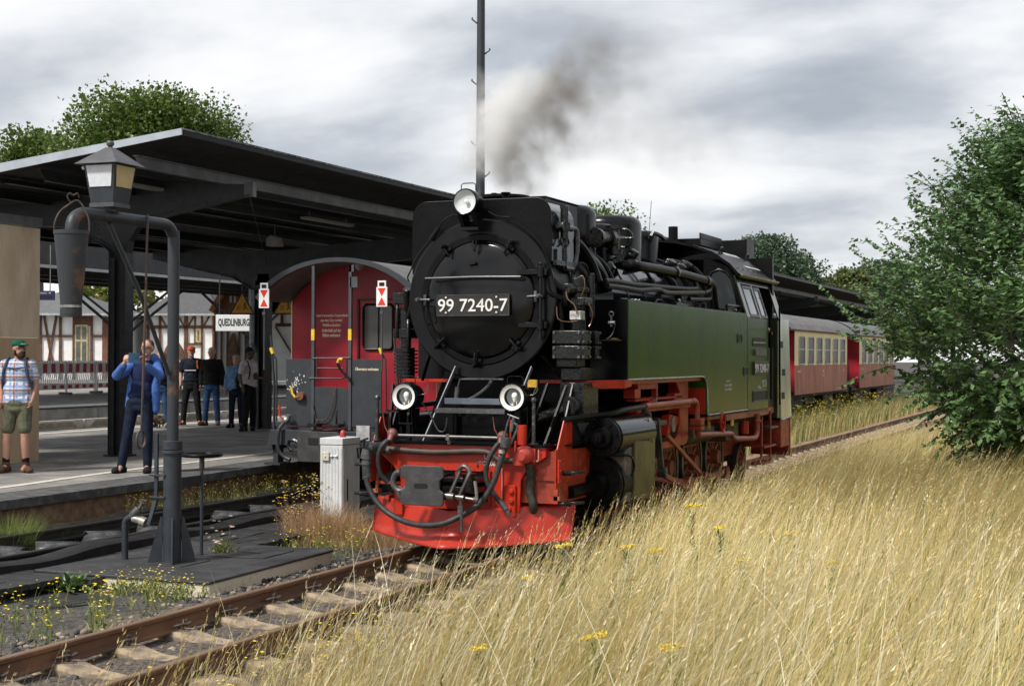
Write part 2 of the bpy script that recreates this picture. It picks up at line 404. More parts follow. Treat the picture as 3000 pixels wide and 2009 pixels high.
parts = [stones(9500, (-1.0, 1.3), (-9.5, 1.6), .016, .04, -.03), stones(1500, (-1.5, -.85), (-7, 2), .015, .035, -.005), stones(2600, (-1.0, 1.2), (7, 20), .02, .04, -.02), stones(700, (-5.4, -2.4), (-5, 4), .008, .02, .0), stones(900, (-2.6, -1.2), (-7, 6), .006, .02, .0)]
vv, ff, cc = [], [], []; off = 0
for V, F, c in parts: vv.append(V); ff.append(F+off); cc.append(c); off += len(V)
tag(link('ballast_stones', numpy_mesh('ballast_stones', np.concatenate(vv), tris=np.concatenate(ff), tint=np.concatenate(cc), mat_=STONE)), 'grey broken ballast stones lying between sleepers and beside rails', 'gravel', kind='stuff')

# ---- second track, under the carriages, sunk in dark panels ----
PANEL = mat('oily dark paving', (.040, .040, .041), .55, c2=(.022, .022, .023), vscale=3.5, bump=.3, bscale=18)
PANELW = mat('wet black strip', (.016, .016, .017), .4, var=.4, vscale=5, bump=.3, bscale=10)
track2 = empty('railway_track', (-4.4, 0, 0), 0, 'blackened track sunk in dark paving beside the platform under the carriages', 'track')
for x in (-.53, .53): rb.build('rail', [mat('black oily rail', (.022, .02, .019), .45, var=.3), mat('dark rail top', (.07, .062, .055), .35, metal=.5)], track2, loc=(x, 0, -.01))
for x, wd, z0 in ((-.78, .34, -.03), (.76, .3, -.03)):
    b = MB(); Ys = np.arange(-12, 6.01, .25)
    P = []
    for y in Ys:
        dz = .018*math.sin(y*1.9+x*3)+.012*math.sin(y*4.3)
        for dx, dzz in ((-wd/2, -.2), (-wd/2, 0), (-wd/2+.04, .012), (wd/2-.04, .012), (wd/2, 0), (wd/2, -.2)): P.append((x+dx+.02*math.sin(y*2.7), y, z0+dz+dzz))
    F = [(k*6+i, (k+1)*6+i, (k+1)*6+i+1, k*6+i+1) for k in range(len(Ys)-1) for i in range(5)]
    b.add(P, [f[::-1] for f in F], True); b.build('edge_panel', PANELW, track2)
# curled rubber mats between the rails
for (x, y, a, s_) in ((-.1, -1.9, .1, .3), (.18, -1.4, .3, .34), (-.2, -1.2, -.2, .36), (.05, -.7, .2, .38), (.22, -.1, -.1, .4), (-.15, .3, .4, .34), (.12, .9, 0, .36), (.2, 2.2, .2, .32), (.0, 2.6, -.2, .36), (.18, 3.1, .1, .34), (-.12, 3.5, .2, .3), (-.25, -2.5, 0, .3), (.2, -3.1, .2, .34)):
    b = MB(); n = 7; P = []
    for i in range(n):
        t_ = i/(n-1); ang = (t_-.5)*1.7
        for j in range(4):
            u = j/3-.5; P.append((u*s_*1.15, math.sin(ang)*s_*.62, (math.cos(ang)-.66)*s_*.55*(1-.25*u)))
    F = [(i*4+j, i*4+j+1, (i+1)*4+j+1, (i+1)*4+j) for i in range(n-1) for j in range(3)]
    b.add(P, F, True)
    o = b.build('rubber_mat', mat('cracked rubber mat', (.05, .052, .056), .42, var=.5, vscale=14, bump=.4, bscale=12), track2, loc=(x, y, -.12), rot=(0, 0, a+R(30)))
    sm = o.modifiers.new('t', 'SOLIDIFY'); sm.thickness = .012
# small dark paving slabs between the two tracks
tb = MB(); tb.box((0, 0, 0), (.238, .238, .05)); tme = tb.mesh('paving_slab'); tme.materials.append(PANEL)
tb2 = MB(); tb2.box((0, 0, 0), (.238, .238, .05)); tme2 = tb2.mesh('paving_slab'); tme2.materials.append(mat('oily paving darker', (.03, .03, .031), .5, c2=(.018, .018, .019), vscale=4, bump=.3, bscale=20))
paving = tag(empty('paved_strip', (0, 0, 0)), kind='structure')
cnt = 0
for i in range(4):
    for j in range(-18, 24):
        x = -3.36+.25*i+.006*j; y = .25*j
        if x > -2.72 and (j < -9 or j > 6): continue
        if cnt >= 150: break
        cnt += 1
        link('paving_slab', random.choice((tme, tme2)), paving, loc=(x+random.uniform(-.004, .004), y, -.125+random.uniform(-.006, .008)+.01*math.sin(y*1.3)), rot=(random.uniform(-.02, .02), random.uniform(-.02, .02), R(-1.4)))

# ---- island platform ----
ASPH = mat('platform asphalt', (.31, .297, .28), .9, c2=(.185, .178, .17), vscale=1.6, bump=.3, bscale=60)
ASPHD = mat('dark worn edge', (.085, .085, .086), .85, var=.35, vscale=6, bump=.4, bscale=30)
EDGEW = mat('stained platform wall', (.27, .165, .095), .9, c2=(.13, .085, .055), vscale=9, bump=.5, bscale=25, lo=.38, hi=.66)
LINE = mat('worn line paint', (.62, .59, .52), .8, c2=(.36, .34, .30), vscale=14, lo=.3, hi=.5)
EY = [-16, -.4, 2.5, 5.5, 12, 30, 70]; EX = [-5.3, -5.42, -5.45, -5.62, -5.8, -5.9, -5.9]
LY = [-16, .8, 3.2, 7.8, 20, 70]; LX = [-6.0, -6.5, -6.83, -7.03, -7.05, -7.1]
Ys = np.concatenate([np.arange(-16, 20, .75), np.arange(20, 71, 5)])
def strip(fx0, fx1, z, name, m, parent=None, th=None, kind=None):
    b = MB(); P = []
    for y in Ys:
        x0, x1 = fx0(y), fx1(y)
        P += [(x0, y, z), (x1, y, z)] if th is None else [(x0, y, z-th), (x0, y, z), (x1, y, z), (x1, y, z-th)]
    n = 2 if th is None else 4
    F = [(k*n+i, k*n+i+1, (k+1)*n+i+1, (k+1)*n+i) for k in range(len(Ys)-1) for i in range(n-1)]
    b.add(P, [f if th is None else f[::-1] for f in F])
    if th is not None: b.add(P[:4], [(0, 1, 2, 3)]); b.add(P[-4:], [(3, 2, 1, 0)])
    o = b.build(name, m, parent); return o
edge = lambda y: interp(y, EY, EX)
plat = strip(lambda y: -15.25, lambda y: edge(y)-.62, .30, 'platform', ASPH, th=.55); tag(plat, kind='structure')
strip(lambda y: edge(y)-.618, lambda y: edge(y), .296, 'edge_slab', ASPHD, plat, th=.10)
strip(lambda y: edge(y)-.6, lambda y: edge(y)-.05, .194, 'edge_wall', EDGEW, plat, th=.45)
strip(lambda y: interp(y, LY, LX)-.075, lambda y: interp(y, LY, LX)+.075, .306, 'white_line', LINE, plat)
LINEG = mat('grey tactile strip', (.33, .32, .30), .85, var=.2, vscale=20)
strip(lambda y: -11.3, lambda y: -11.15, .3055, 'guide_line', LINEG, plat)
strip(lambda y: -14.45, lambda y: -14.2, .3055, 'guide_line', LINE, plat)
b = MB(); b.beam((-11.2, 11, .304), (-9.1, 10.9, .304), .12, .004); b.build('guide_line', LINEG, plat)
b = MB(); b.cyl((-8.4, 4.5, .29), (-8.4, 4.5, .306), .34, n=28); mh = b.build('manhole_cover', mat('cast cover', (.17, .15, .125), .8, var=.3, vscale=15), None); tag(mh, 'round beige manhole cover set in the platform asphalt', 'manhole cover')
# white low barrier blocks on the far side of the platform
BLOCK = mat('white barrier concrete', (.62, .60, .54), .85, var=.14, vscale=5, bump=.1)
CONC = mat('pale concrete wall', (.42, .41, .38), .9, c2=(.30, .29, .27), vscale=2.5, bump=.2)
b = MB(); b.prism([(0, 0), (1.72, 0), (1.72, .2), (0, .2)], 'x', -.06, .06); b.v = [(p[0], p[1], p[2]) for p in b.v]
b.mi = 1; b.prism([(.2, .045), (1.52, .045), (1.36, .155), (.36, .155)], 'x', .055, .066)
bm_ = b.mesh('barrier_block'); bm_.materials.append(BLOCK); bm_.materials.append(mat('block recess', (.36, .32, .26), .9, var=.2))
low = empty('low_concrete_barrier', (-15.1, 4, .3), 0, 'row of low white concrete blocks along the far platform edge', 'barrier')
for j in range(24): link('block', bm_, low, loc=(0, 1.75*j, 0))
# far platform behind
far = MB(); far.bb((-60, -20, -.3), (-19.02, 90, .575)); far = far.build('far_platform', ASPH); tag(far, kind='structure')
b = MB(); b.bb((-.06, 0, 0), (.06, 1.98, .40)); cme = b.mesh('concrete_block'); cme.materials.append(CONC)
for j in range(32): link('concrete_block', cme, far, loc=(-18.94+random.uniform(-.01, .01), -4+2.0*j, .14))
b = MB(); b.bb((-19.6, -20, .574), (-18.86, 90, .60)); b.build('kerb', mat('kerb edge', (.58, .57, .54), .9, var=.1), far)
trk3 = tag(MB().bb((-18.9, -20, -.3), (-15.3, 90, -.05)).build('track_bed', mat('dark track bed', (.07, .065, .06), .95, var=.3, vscale=8, bump=.5)), kind='structure')
# ================= steam locomotive =================
loco = empty('steam_locomotive', (0, 0, 0), 0, 'black, green and red steam locomotive with round smokebox front and number plate', 'locomotive')
def lp(b, name, m, parent=loco, bevel=0, **k): return b.build(name, m, parent, bevel, **k)
def text_fit(name, txt, wd, ht, center, rot, m, parent, ext=.003, off=0.):
    me = text_mesh(txt, 1., 1., ext, off); co = np.array([v.co[:] for v in me.vertices])
    lo, hi = co.min(0), co.max(0)
    co[:, 0] = (co[:, 0]-(lo[0]+hi[0])/2)*wd/(hi[0]-lo[0]); co[:, 1] = (co[:, 1]-(lo[1]+hi[1])/2)*ht/(hi[1]-lo[1])
    me.vertices.foreach_set('co', co.ravel()); me.update(); me.materials.clear(); me.materials.append(m)
    return link(name, me, parent, 0, center, rot)
SZ = 2.482
# ---- smokebox ----
b = MB(); b.lathe([(.795, 0), (.815, .006), (.815, .03), (.80, .035), (.80, 1)], (0, .48, SZ), (0, 2.25, SZ), 72)
smoke = lp(b, 'smokebox', BLACKM)
b = MB(); b.lathe([(.68, .0), (.80, .0), (.815, .012), (.815, .05), (.66, .05), (.66, 0), (.68, 0)], (0, .462, SZ), (0, 1.462, SZ), 72, caps=False); lp(b, 'front_ring', BLACK, smoke)
b = MB(); b.lathe([(.585, .0), (.60, -.012), (.655, -.012), (.668, .0), (.668, .05), (.585, .05)], (0, .462, SZ), (0, 1.462, SZ), 72, caps=False); lp(b, 'door_seat', BLACKM, smoke)
b = MB(); b.lathe([(.588, .05), (.588, -.018), (.578, -.03), (.55, -.042), (.48, -.062), (.38, -.082), (.26, -.097), (.12, -.106), (0, -.108)], (0, .462, SZ), (0, 1.462, SZ), 72, caps=False)
door = lp(b, 'smokebox_door', BLACKG)
for k_, (a, tl) in enumerate(((126, 60), (57.5, -55), (180, 5), (226, 30), (311, -28), (267, 5), (2, 0))):
    ca, sa = math.cos(R(a)), math.sin(R(a)); b = MB(); r0 = .665; cx_, cz_ = r0*ca, SZ+r0*sa
    b.cyl((cx_, .44, cz_), (cx_, .36, cz_), .026, n=8); b.cyl((cx_, .38, cz_), (cx_, .33, cz_), .018, n=8)
    ix, iz = (.535*ca, SZ+.535*sa)
    b.tube([(cx_+.03*ca, .385, cz_+.03*sa), (cx_, .39, cz_), ((cx_+ix)/2, .375, (cz_+iz)/2), (ix, .385, iz)], .014, 6)
    tx, tz = -sa, ca; m_ = ((cx_+ix)/2+.01*ca, (cz_+iz)/2+.01*sa)
    b.beam((m_[0]-tx*.055, .435, m_[1]-tz*.055), (m_[0]+tx*.055, .435, m_[1]+tz*.055), .03, .045, (0, -1, 0))
    lp(b, 'door_clamp', IRON if k_ in (2, 6) else BLACK, door, .003)
for dz in (.262, -.262):
    b = MB(); b.bb((.44, .375, SZ+dz-.028), (.70, .415, SZ+dz+.028)); b.cyl((.675, .39, SZ+dz-.055), (.675, .39, SZ+dz+.055), .032, n=12); b.bb((.6, .4, SZ+dz-.035), (.735, .47, SZ+dz+.035))
    lp(b, 'hinge', BLACK, door, .006)
b = MB(); b.cyl((.675, .39, SZ-.40), (.675, .39, SZ+.33), .017, n=10); b.sphere((.675, .39, SZ+.34), .022); b.cyl((.675, .39, SZ-.42), (.675, .39, SZ-.36), .026, n=8); lp(b, 'hinge_pin', BLACKG, door)
b = MB(); b.tube([(-.555, .36, SZ+.205), (-.545, .30, SZ+.212), (0, .285, SZ+.218), (.50, .30, SZ+.212), (.515, .36, SZ+.205)], .0125, 8); lp(b, 'handrail', mat('worn handrail', (.05, .05, .052), .38, metal=.3), door)
b = MB(); b.tube([(-.555, .41, SZ-.07), (-.565, .36, SZ-.07), (-.565, .35, SZ-.16), (-.55, .36, SZ-.25), (-.545, .41, SZ-.25)], .009, 6); b.tube([(-.02, .38, SZ+.59), (-.035, .34, SZ+.585), (-.03, .335, SZ+.5), (-.02, .35, SZ+.47), (.0, .34, SZ+.55), (-.01, .36, SZ+.585)], .007, 6); b.bb((-.1, .34, SZ+.345), (-.05, .355, SZ+.38)); b.bb((-.05, .335, SZ+.35), (-.01, .36, SZ+.375)); lp(b, 'door_handle', BLACKG, door)
PLATE = mat('rusty number plate', (.018, .017, .016), .45, c2=(.06, .03, .018), vscale=9, lo=.30, hi=.46)
b = MB(); b.bb((-.425, .318, SZ-.168), (.372, .345, SZ+.045)); b.cyl((-.3, .345, SZ), (-.3, .42, SZ), .01, n=6); b.cyl((.25, .345, SZ), (.25, .42, SZ), .01, n=6)
npl = lp(b, 'number_plate', PLATE, loco, .008); npl['label'] = 'black front number plate with light digits'
b = MB()
for p0, p1 in (((-.425, SZ+.042), (.372, SZ+.042)), ((-.425, SZ-.165), (.372, SZ-.165)), ((-.422, SZ-.165), (-.422, SZ+.042)), ((.369, SZ-.165), (.369, SZ+.042))): b.beam((p0[0], .3165, p0[1]), (p1[0], .3165, p1[1]), .005, .005)
lp(b, 'plate_rim', IRON, npl)
text_fit('lettering', '99 7240-7', .765, .128, (-.027, .3165, SZ-.062), FRONT, LETTER, npl, .006, .006)
b = MB()
for x in (-.32, .235):
    for dz in (.018, -.135): b.cyl((x, .318, SZ+dz), (x, .306, SZ+dz), .0095, n=8)
lp(b, 'plate_rivets', LETTER, npl)
# ---- shield and preheater above the smokebox ----
def rounded(w_, zt, zb, r, n=8):
    P = [(-w_, zb), (-w_, zt-r)]
    P += [(-w_+r-r*math.cos(a), zt-r+r*math.sin(a)) for a in np.linspace(0, math.pi/2, n)[1:]]
    P += [(w_-r+r*math.sin(a), zt-r+r*math.cos(a)) for a in np.linspace(0, math.pi/2, n)]
    P += [(w_, zb)]; return P
SHEET = mat('preheater sheet', (.022, .023, .024), .16, var=.25, vscale=3, bump=.06, bscale=4, coat=.3)
b = MB(); b.prism([(x-.035, z) for x, z in rounded(.77, 3.5, 2.75, .17)], 'y', .515, .535); sh = lp(b, 'preheater', BLACKM, loco, .006, seg=2)
b = MB(); b.bolts([(x-.035, .515, z) for x, z in ((-.66, 3.42), (-.35, 3.46), (.3, 3.46), (.6, 3.44), (.72, 3.3), (.73, 3.0), (-.73, 3.3), (-.72, 3.05), (.68, 2.9), (.45, 3.35), (-.45, 3.38))], (0, -1, 0), .009, .006); lp(b, 'rivets', BLACKG, sh)
b = MB(); b.smooth = True
b.prism([(x-.035, z) for x, z in rounded(.755, 3.485, 2.8, .2, 10)], 'y', .536, 1.25, smooth=True); lp(b, 'preheater_tank', SHEET, sh, .05, seg=3)
b = MB(); b.bb((-.36, 1.3, 3.1), (.36, 2.28, 3.585)); b.bb((-.38, 1.28, 3.585), (.38, 2.3, 3.6)); lp(b, 'feed_box', BLACKM, loco, .01)
b = MB(); b.lathe([(.27, 0), (.25, .3), (.25, .86), (.28, .92), (.28, 1), (.23, 1), (.22, .5)], (0, 1.02, 3.25), (0, 1.02, 3.58), 36, caps=False); b.cyl((0, 1.02, 3.46), (0, 1.02, 3.47), .225, n=36); b.box((-.05, .9, 3.59), (.05, .04, .03)); lp(b, 'chimney', BLACKM)
b = MB(); b.lathe([(.03, 0), (.035, .5), (.025, .6), (.045, .8), (.05, 1)], (.2, .62, 3.49), (.2, .62, 3.57), 12); lp(b, 'whistle', BLACKM)
# cable over the left of the shield
b = MB(); b.tube([(-.16, .40, 3.33), (-.30, .43, 3.34), (-.40, .45, 3.30), (-.47, .46, 3.22), (-.53, .45, 3.14), (-.70, .45, 2.95), (-.80, .46, 2.78), (-.84, .48, 2.72), (-.83, .5, 2.68)], .008, 6, 3)
b.cyl((-.47, .45, 3.22), (-.56, .45, 3.10), .024, .03, 8); b.tube([(.10, .40, 3.36), (.2, .42, 3.31), (.32, .44, 3.30)], .009, 6, 3); lp(b, 'lamp_cable', BLACKG)
b = MB(); b.tube([(.18+.64*math.sin(a)*.98, .455, SZ+.80*math.cos(a)) for a in np.linspace(.15, 1.45, 14)], .006, 5); lp(b, 'conduit', BLACKG)
# ---- headlamps ----
LAMPW = mat('lamp white enamel', (.85, .85, .82), .3, var=.03)
REFL = mat('lamp reflector', (.60, .64, .66), .28, var=.05)
BULB = mat('opal bulb', (.9, .9, .88), .2, var=0)
def headlamp(x, y, z, r, top=False):
    b = MB(); k = r/.137
    b.lathe([(r*.93, -.0), (r, -.004), (r*1.04, .012), (r*1.04, .05), (r, .06), (r*.98, .16*k), (r*.88, .20*k), (r*.86, .24*k), (r*.4, .26*k), (0, .26*k)], (x, y, z), (x, y+1, z), 32, caps=False, hscale=True)
    if not top: b.lathe([(r*.66, .018), (r*.66, .085), ], (x, y, z), (x, y+1, z), 28, caps=False)
    h = lp(b, 'headlamp', BLACK)
    b = MB()
    if top: b.lathe([(r*.93, .004), (r*.86, .02), (r*.8, .03), (r*.5, .045), (0, .05)], (x, y, z), (x, y+1, z), 32, caps=False)
    else: b.lathe([(r*.945, -.001), (r*.90, .006), (r*.66, .02)], (x, y, z), (x, y+1, z), 32, caps=False)
    lp(b, 'lamp_rim', LAMPW if not top else REFL, h)
    b = MB()
    if not top: b.lathe([(r*.66, .085), (r*.55, .10), (r*.3, .112), (0, .116)], (x, y, z), (x, y+1, z), 28, caps=False); lp(b, 'reflector', REFL, h)
    b = MB(); bz = z+.012*k if not top else z
    if top: b.sphere((x+.01, y+.02, bz), .024)
    else: b.sphere((x+.012, y+.045, bz), .032*k, sq=(1, 1, 1.12)); b.lathe([(.026*k, 0), (.014*k, 1)], (x+.012, y+.045, bz-.02*k), (x+.012, y+.045, bz-.058*k), 10)
    lp(b, 'bulb', BULB, h)
    if not top: b = MB(); b.cyl((x+.012, y+.045, bz-.055*k), (x+.012, y+.045, bz-.10*k), .014*k, n=10); lp(b, 'bulb_socket', BRASS, h)
    b = MB(); b.tube([(x-.085*k, y+.09, z+r*.9), (x-.085*k, y+.09, z+r*1.38), (x-.06*k, y+.09, z+r*1.5), (x+.06*k, y+.09, z+r*1.5), (x+.085*k, y+.09, z+r*1.38), (x+.085*k, y+.09, z+r*.9)], .0055, 6); lp(b, 'handle', BLACKG, h)
    if not top:
        b = MB(); b.tube([(x+r*.9, y+.15, z+.02), (x+r*1.2, y+.15, z+.02), (x+r*1.3, y+.15, z+.06), (x+r*1.5, y+.15, z+.11), (x+r*1.56, y+.15, z+.08), (x+r*1.42, y+.15, z+.04), (x+r*1.22, y+.15, z+.025)], .0045, 5); lp(b, 'latch_wire', STEEL, h)
        b = MB()
        for s in (-1, 1): b.prism([(y+.03, z-r*.9), (y+.22, z-r*.9), (y+.2, z-.27), (y+.05, z-.27)], 'x', x+s*.07-.004, x+s*.07+.004)
        b.bb((x-.08, y+.04, z-.275), (x+.08, y+.21, z-.262)); b.cyl((x, y+.12, 1.06), (x, y+.12, z-.27), .03, n=10); lp(b, 'bracket', BLACK, h)
    else:
        b = MB()
        for s in (-1, 1): b.prism([(y+.02, z-r*.8), (y+.2, z-r*.8), (y+.32, 3.18), (y+.14, 3.18)], 'x', x+s*.075-.02, x+s*.075+.02)
        b.bb((x-.1, y+.1, 3.17), (x+.1, y+.3, 3.2)); lp(b, 'bracket', BLACK, h)
    return h
headlamp(-.61, -.05, 1.508, .134); headlamp(.558, -.05, 1.516, .134); headlamp(-.055, .18, 3.446, .127, True)
# ---- front deck, beam, plough ----
b = MB(); b.prism([(-.88, -.03), (.88, -.03), (1.04, .28), (1.04, 1.6), (-1.04, 1.6), (-1.04, .28)], 'z', 1.04, 1.06); b.box((0, -.02, 1.062), (1.6, .02, .01)); deck = lp(b, 'front_deck', BLACKM, loco, .003)
b = MB()
for i in range(26): b.box((-.78+i*.062, -.005, 1.0635), (.02, .03, .004))
b.bolts([(x, y, 1.06) for x in (-.98, -.9, .72, .85, .95) for y in (.12, .2)], (0, 0, 1), .014, .012); lp(b, 'chequer_studs', GREASE, deck)
BP = [(-.89, 1.038), (-.89, .93), (-.74, .81), (-.67, .72), (-.645, .41), (.62, .41), (.635, .72), (.70, .82), (.89, .95), (.89, 1.038)]
b = MB(); b.prism(BP, 'y', 0, .03); b.bb((-.89, .03, .94), (-.86, 1.0, 1.038)); b.bb((.86, .03, .94), (.89, .3, 1.038)); b.bb((-.6, .03, .4), (-.57, 2., .95)); b.bb((.55, .03, .4), (.58, 2., .95)); b.bb((-.5, -.004, .80), (.30, 0, .865)); beam = lp(b, 'buffer_beam', RED, loco, .006)
b = MB(); b.bb((-.20, -.02, .79), (.33, -.004, .80)); b.bb((-.05, -.03, .50), (-.03, 0, .78)); b.bb((.30, -.03, .46), (.32, 0, .80)); lp(b, 'beam_flange', RED, beam, .003)
b = MB(); b.bb((-.42, -.006, .50), (.29, .0, .785)); lp(b, 'coupler_recess', BLACKM, beam)
b = MB(); b.bb((.47, -.03, .36), (.59, -.003, .67)); b.bolts([(.55, -.03, .61), (.55, -.03, .52), (.525, -.03, .44)], (0, -1, 0), .03, .025, 8); lp(b, 'plough_bracket', RED, beam, .006)
b = MB(); b.bb((-.72, -.03, .33), (-.63, -.003, .62)); lp(b, 'plough_bracket', RED, beam, .006)
text_fit('lettering', 'Unt. Me', .20, .045, (.35, -.006, .955-.02), FRONT, LETTER, beam, .001); text_fit('lettering', '31.08.20', .19, .045, (.345, -.006, .87), FRONT, LETTER, beam, .001)
b = MB(); b.bb((.44, -.02, .53), (.45, 0, .83)); lp(b, 'rib', mat('scuffed edge', (.5, .2, .2), .4, var=.2), beam)
# plough: a scooped vee with creases
nu, nv = 45, 13; P = []
for i in range(nu):
    u = -1+2*i/(nu-1); X = u*1.09; au = abs(u)
    yb = -.33+.57*au**1.1; zt = .485-.06*(1-au)**1.2; zb = .085+.065*au**1.6
    for j in range(nv):
        t_ = j/(nv-1); z = zt+(zb-zt)*t_; tf = .60+.30*au
        y = yb+.055-.10*t_-(.10*max(0, t_-tf)/(1-tf+.02) if t_ > tf else 0)*(1-.5*au)
        y += .05*math.exp(-((u+.01)/.05)**2-((t_-.70)/.14)**2)+.004*math.sin(u*11+t_*7)
        P.append((X, y, z))
F = [(i*nv+j, i*nv+j+1, (i+1)*nv+j+1, (i+1)*nv+j) for i in range(nu-1) for j in range(nv-1)]
b = MB(); b.add(P, F, True); o = lp(b, 'snow_plough', mat('scuffed plough red', (.44, .028, .012), .33, c2=(.27, .02, .011), vscale=6, bump=.12, bscale=9, lo=.3, hi=.5)); sm = o.modifiers.new('t', 'SOLIDIFY'); sm.thickness = .012
b = MB(); b.bb((-.9, .12, .46), (-.86, .5, .5)); b.bb((.86, .2, .46), (.9, .5, .5)); b.bb((-1.0, .32, .40), (1.0, .36, .5)); lp(b, 'plough_frame', REDD)
# coupler
CP = [(-.395, .845), (-.37, .868), (.035, .868), (.06, .845), (.06, .76), (.02, .73), (.02, .645), (.06, .615), (.06, .515), (.04, .49), (-.37, .49), (-.395, .515), (-.395, .615), (-.345, .645), (-.345, .73), (-.395, .76)]
b = MB(); b.prism(CP, 'y', -.53, -.50); cpl = lp(b, 'coupler', mat('bare dark iron', (.085, .085, .087), .45, metal=.35, c2=(.055, .055, .058), vscale=9, bump=.15), loco, .006)
b = MB(); P = [(-.235, .652), (-.115, .652), (-.1, .667), (-.1, .685), (-.115, .70), (-.235, .70), (-.25, .685), (-.25, .667)]; b.prism(P, 'y', -.5325, -.529); lp(b, 'slot', mat('slot dark', (.004, .004, .004), .8, var=0), cpl)
b = MB(); b.bb((-.22, -.5, .60), (-.1, 0.0, .76)); b.bb((-.06, -.3, .60), (.30, .0, .66)); b.bb((-.06, -.28, .70), (.30, 0, .745)); b.cyl((.22, -.3, .62), (.22, -.3, .78), .055, n=14); b.cyl((.22, -.3, .77), (.22, -.3, .795), .075, n=14); lp(b, 'drawgear', GREASE, cpl, .006)
b = MB(); b.tube([(-.42, -.47, .80), (-.47, -.47, .78), (-.50, -.47, .72), (-.49, -.47, .66), (-.44, -.47, .62), (-.38, -.47, .63), (-.34, -.47, .67), (-.345, -.47, .72)], .03, 8, 3, rr=None); b.tube([(-.44, -.47, .62), (-.43, -.47, .56), (-.38, -.45, .52)], .024, 8, 2); b.cyl((-.40, -.45, .50), (-.40, -.45, .56), .028, n=8); lp(b, 'hook', IRON, cpl)
b = MB()
for dx in (0, .105): b.tube([(.175+dx, -.40, .82), (.165+dx, -.44, .76), (.10+dx, -.47, .60)], .016, 8, 2)
b.cyl((.06, -.48, .595), (.36, -.46, .56), .02, n=10); b.cyl((.09, -.50, .59), (.16, -.5, .585), .034, n=12); b.cyl((.20, -.495, .58), (.26, -.49, .575), .032, n=12); b.cyl((.35, -.47, .56), (.39, -.46, .555), .036, n=10)
b.tube([(.16, -.4, .8), (.17, -.4, .84), (.215, -.4, .87), (.265, -.4, .84), (.275, -.4, .8)], .024, 8, 3); b.tube([(.34, -.42, .73), (.36, -.44, .66), (.38, -.46, .56)], .016, 6, 2); lp(b, 'shackle', mat('greasy steel', (.16, .15, .14), .3, metal=.7, var=.3), cpl)
b = MB(); b.tube([(.23, -.50, .56), (.235, -.50, .45), (.24, -.5, .30), (.245, -.5, .26)], .015, 8); b.box((.232, -.5, .47), (.05, .03, .07)); lp(b, 'screw_handle', IRON, cpl)
b = MB(); b.tube([(.21, -.06, .83), (.21, -.08, .87), (.23, -.08, .885), (.29, -.08, .885)], .01, 6); lp(b, 'lever', IRON, beam)
# hoses and pipes on the beam
b = MB(); b.tube([(-.89, -.12, .99), (-.91, -.2, .95), (-.905, -.27, .88), (-.90, -.3, .80), (-.885, -.3, .70), (-.83, -.3, .56), (-.70, -.31, .42), (-.50, -.34, .325), (-.25, -.42, .292), (0.0, -.46, .315), (.18, -.42, .39), (.32, -.36, .48), (.42, -.32, .60), (.49, -.3, .74), (.53, -.28, .88), (.565, -.26, 1.0), (.58, -.25, 1.07)], .029, 10, 4); heat = lp(b, 'heating_hose', RUBBER)
b = MB(); b.cyl((-.89, -.28, .99), (-.90, -.28, .90), .05, .06, 14); b.cyl((-.90, -.28, .92), (-.89, -.28, .70), .045, .045, 14); b.cyl((-.895, -.28, .875), (-.895, -.28, .84), .056, n=14); b.cyl((-.885, -.28, .735), (-.885, -.28, .715), .05, n=14); b.cyl((-.90, -.26, .99), (-.83, -.02, .99), .07, .06, 14); b.cyl((-.80, -.06, .975), (-.74, -.08, .965), .03, n=8); lp(b, 'hose_coupling', IRON, heat)
b = MB(); b.tube([(-.99, -.28, .90), (-.99, -.3, 1.0), (-.92, -.3, 1.01), (-.85, -.3, 1.0), (-.845, -.3, .86)], .012, 6); b.cyl((-.915, -.3, 1.0), (-.915, -.3, 1.09), .013, n=6); b.cyl((-.95, -.3, 1.07), (-.87, -.3, 1.10), .012, n=6); lp(b, 'valve_yoke', GREASE, heat)
b = MB(); b.cyl((.575, -.25, 1.05), (.59, -.25, 1.13), .048, .056, 14); b.cyl((.59, -.25, 1.13), (.592, -.25, 1.14), .04, n=14); b.tube([(.56, -.25, 1.12), (.60, -.25, 1.27), (.63, -.25, 1.35)], .012, 6); b.tube([(.63, -.25, 1.08), (.70, -.25, 1.22), (.70, -.25, 1.26), (.64, -.25, 1.30)], .012, 6); b.cyl((.64, -.25, 1.20), (.665, -.25, 1.33), .018, n=8); b.cyl((.60, -.25, 1.36), (.72, -.25, 1.32), .009, n=6); lp(b, 'hose_head', IRON, heat)
b = MB(); b.cyl((.548, -.275, .99), (.555, -.27, 1.02), .036, n=14); lp(b, 'hose_clip', STEEL, heat)
for pts in ([(-.70, -.14, 1.09), (-.74, -.2, 1.05), (-.79, -.22, .96), (-.80, -.22, .85), (-.78, -.2, .74), (-.72, -.16, .66)], [(.49, -.14, 1.09), (.46, -.2, 1.05), (.40, -.23, .93), (.37, -.23, .82), (.38, -.23, .72), (.43, -.22, .62), (.50, -.2, .53), (.54, -.2, .48)]):
    b = MB(); b.tube(pts, .025, 10, 4); h = lp(b, 'brake_hose', RUBBER)
    p = Vector(pts[0]); b = MB(); b.cyl(p+Vector((0, -.03, -.02)), p+Vector((0, .02, .06)), .032, n=10); b.sphere(p+Vector((0, .03, .05)), .055); b.tube([p+Vector((-.05, .03, .06)), p+Vector((-.08, .02, .12)), p+Vector((-.09, .0, .24))], .007, 5); lp(b, 'hose_cock', mat('rusty red brass', (.16, .06, .05), .5, var=.4, vscale=20), h)
b = MB(); b.cyl((.5, -.2, .54), (.57, -.2, .45), .026, .03, 10); b.cyl((.565, -.2, .46), (.6, -.2, .4), .02, n=8); lp(b, 'hose_end', IRON, h)
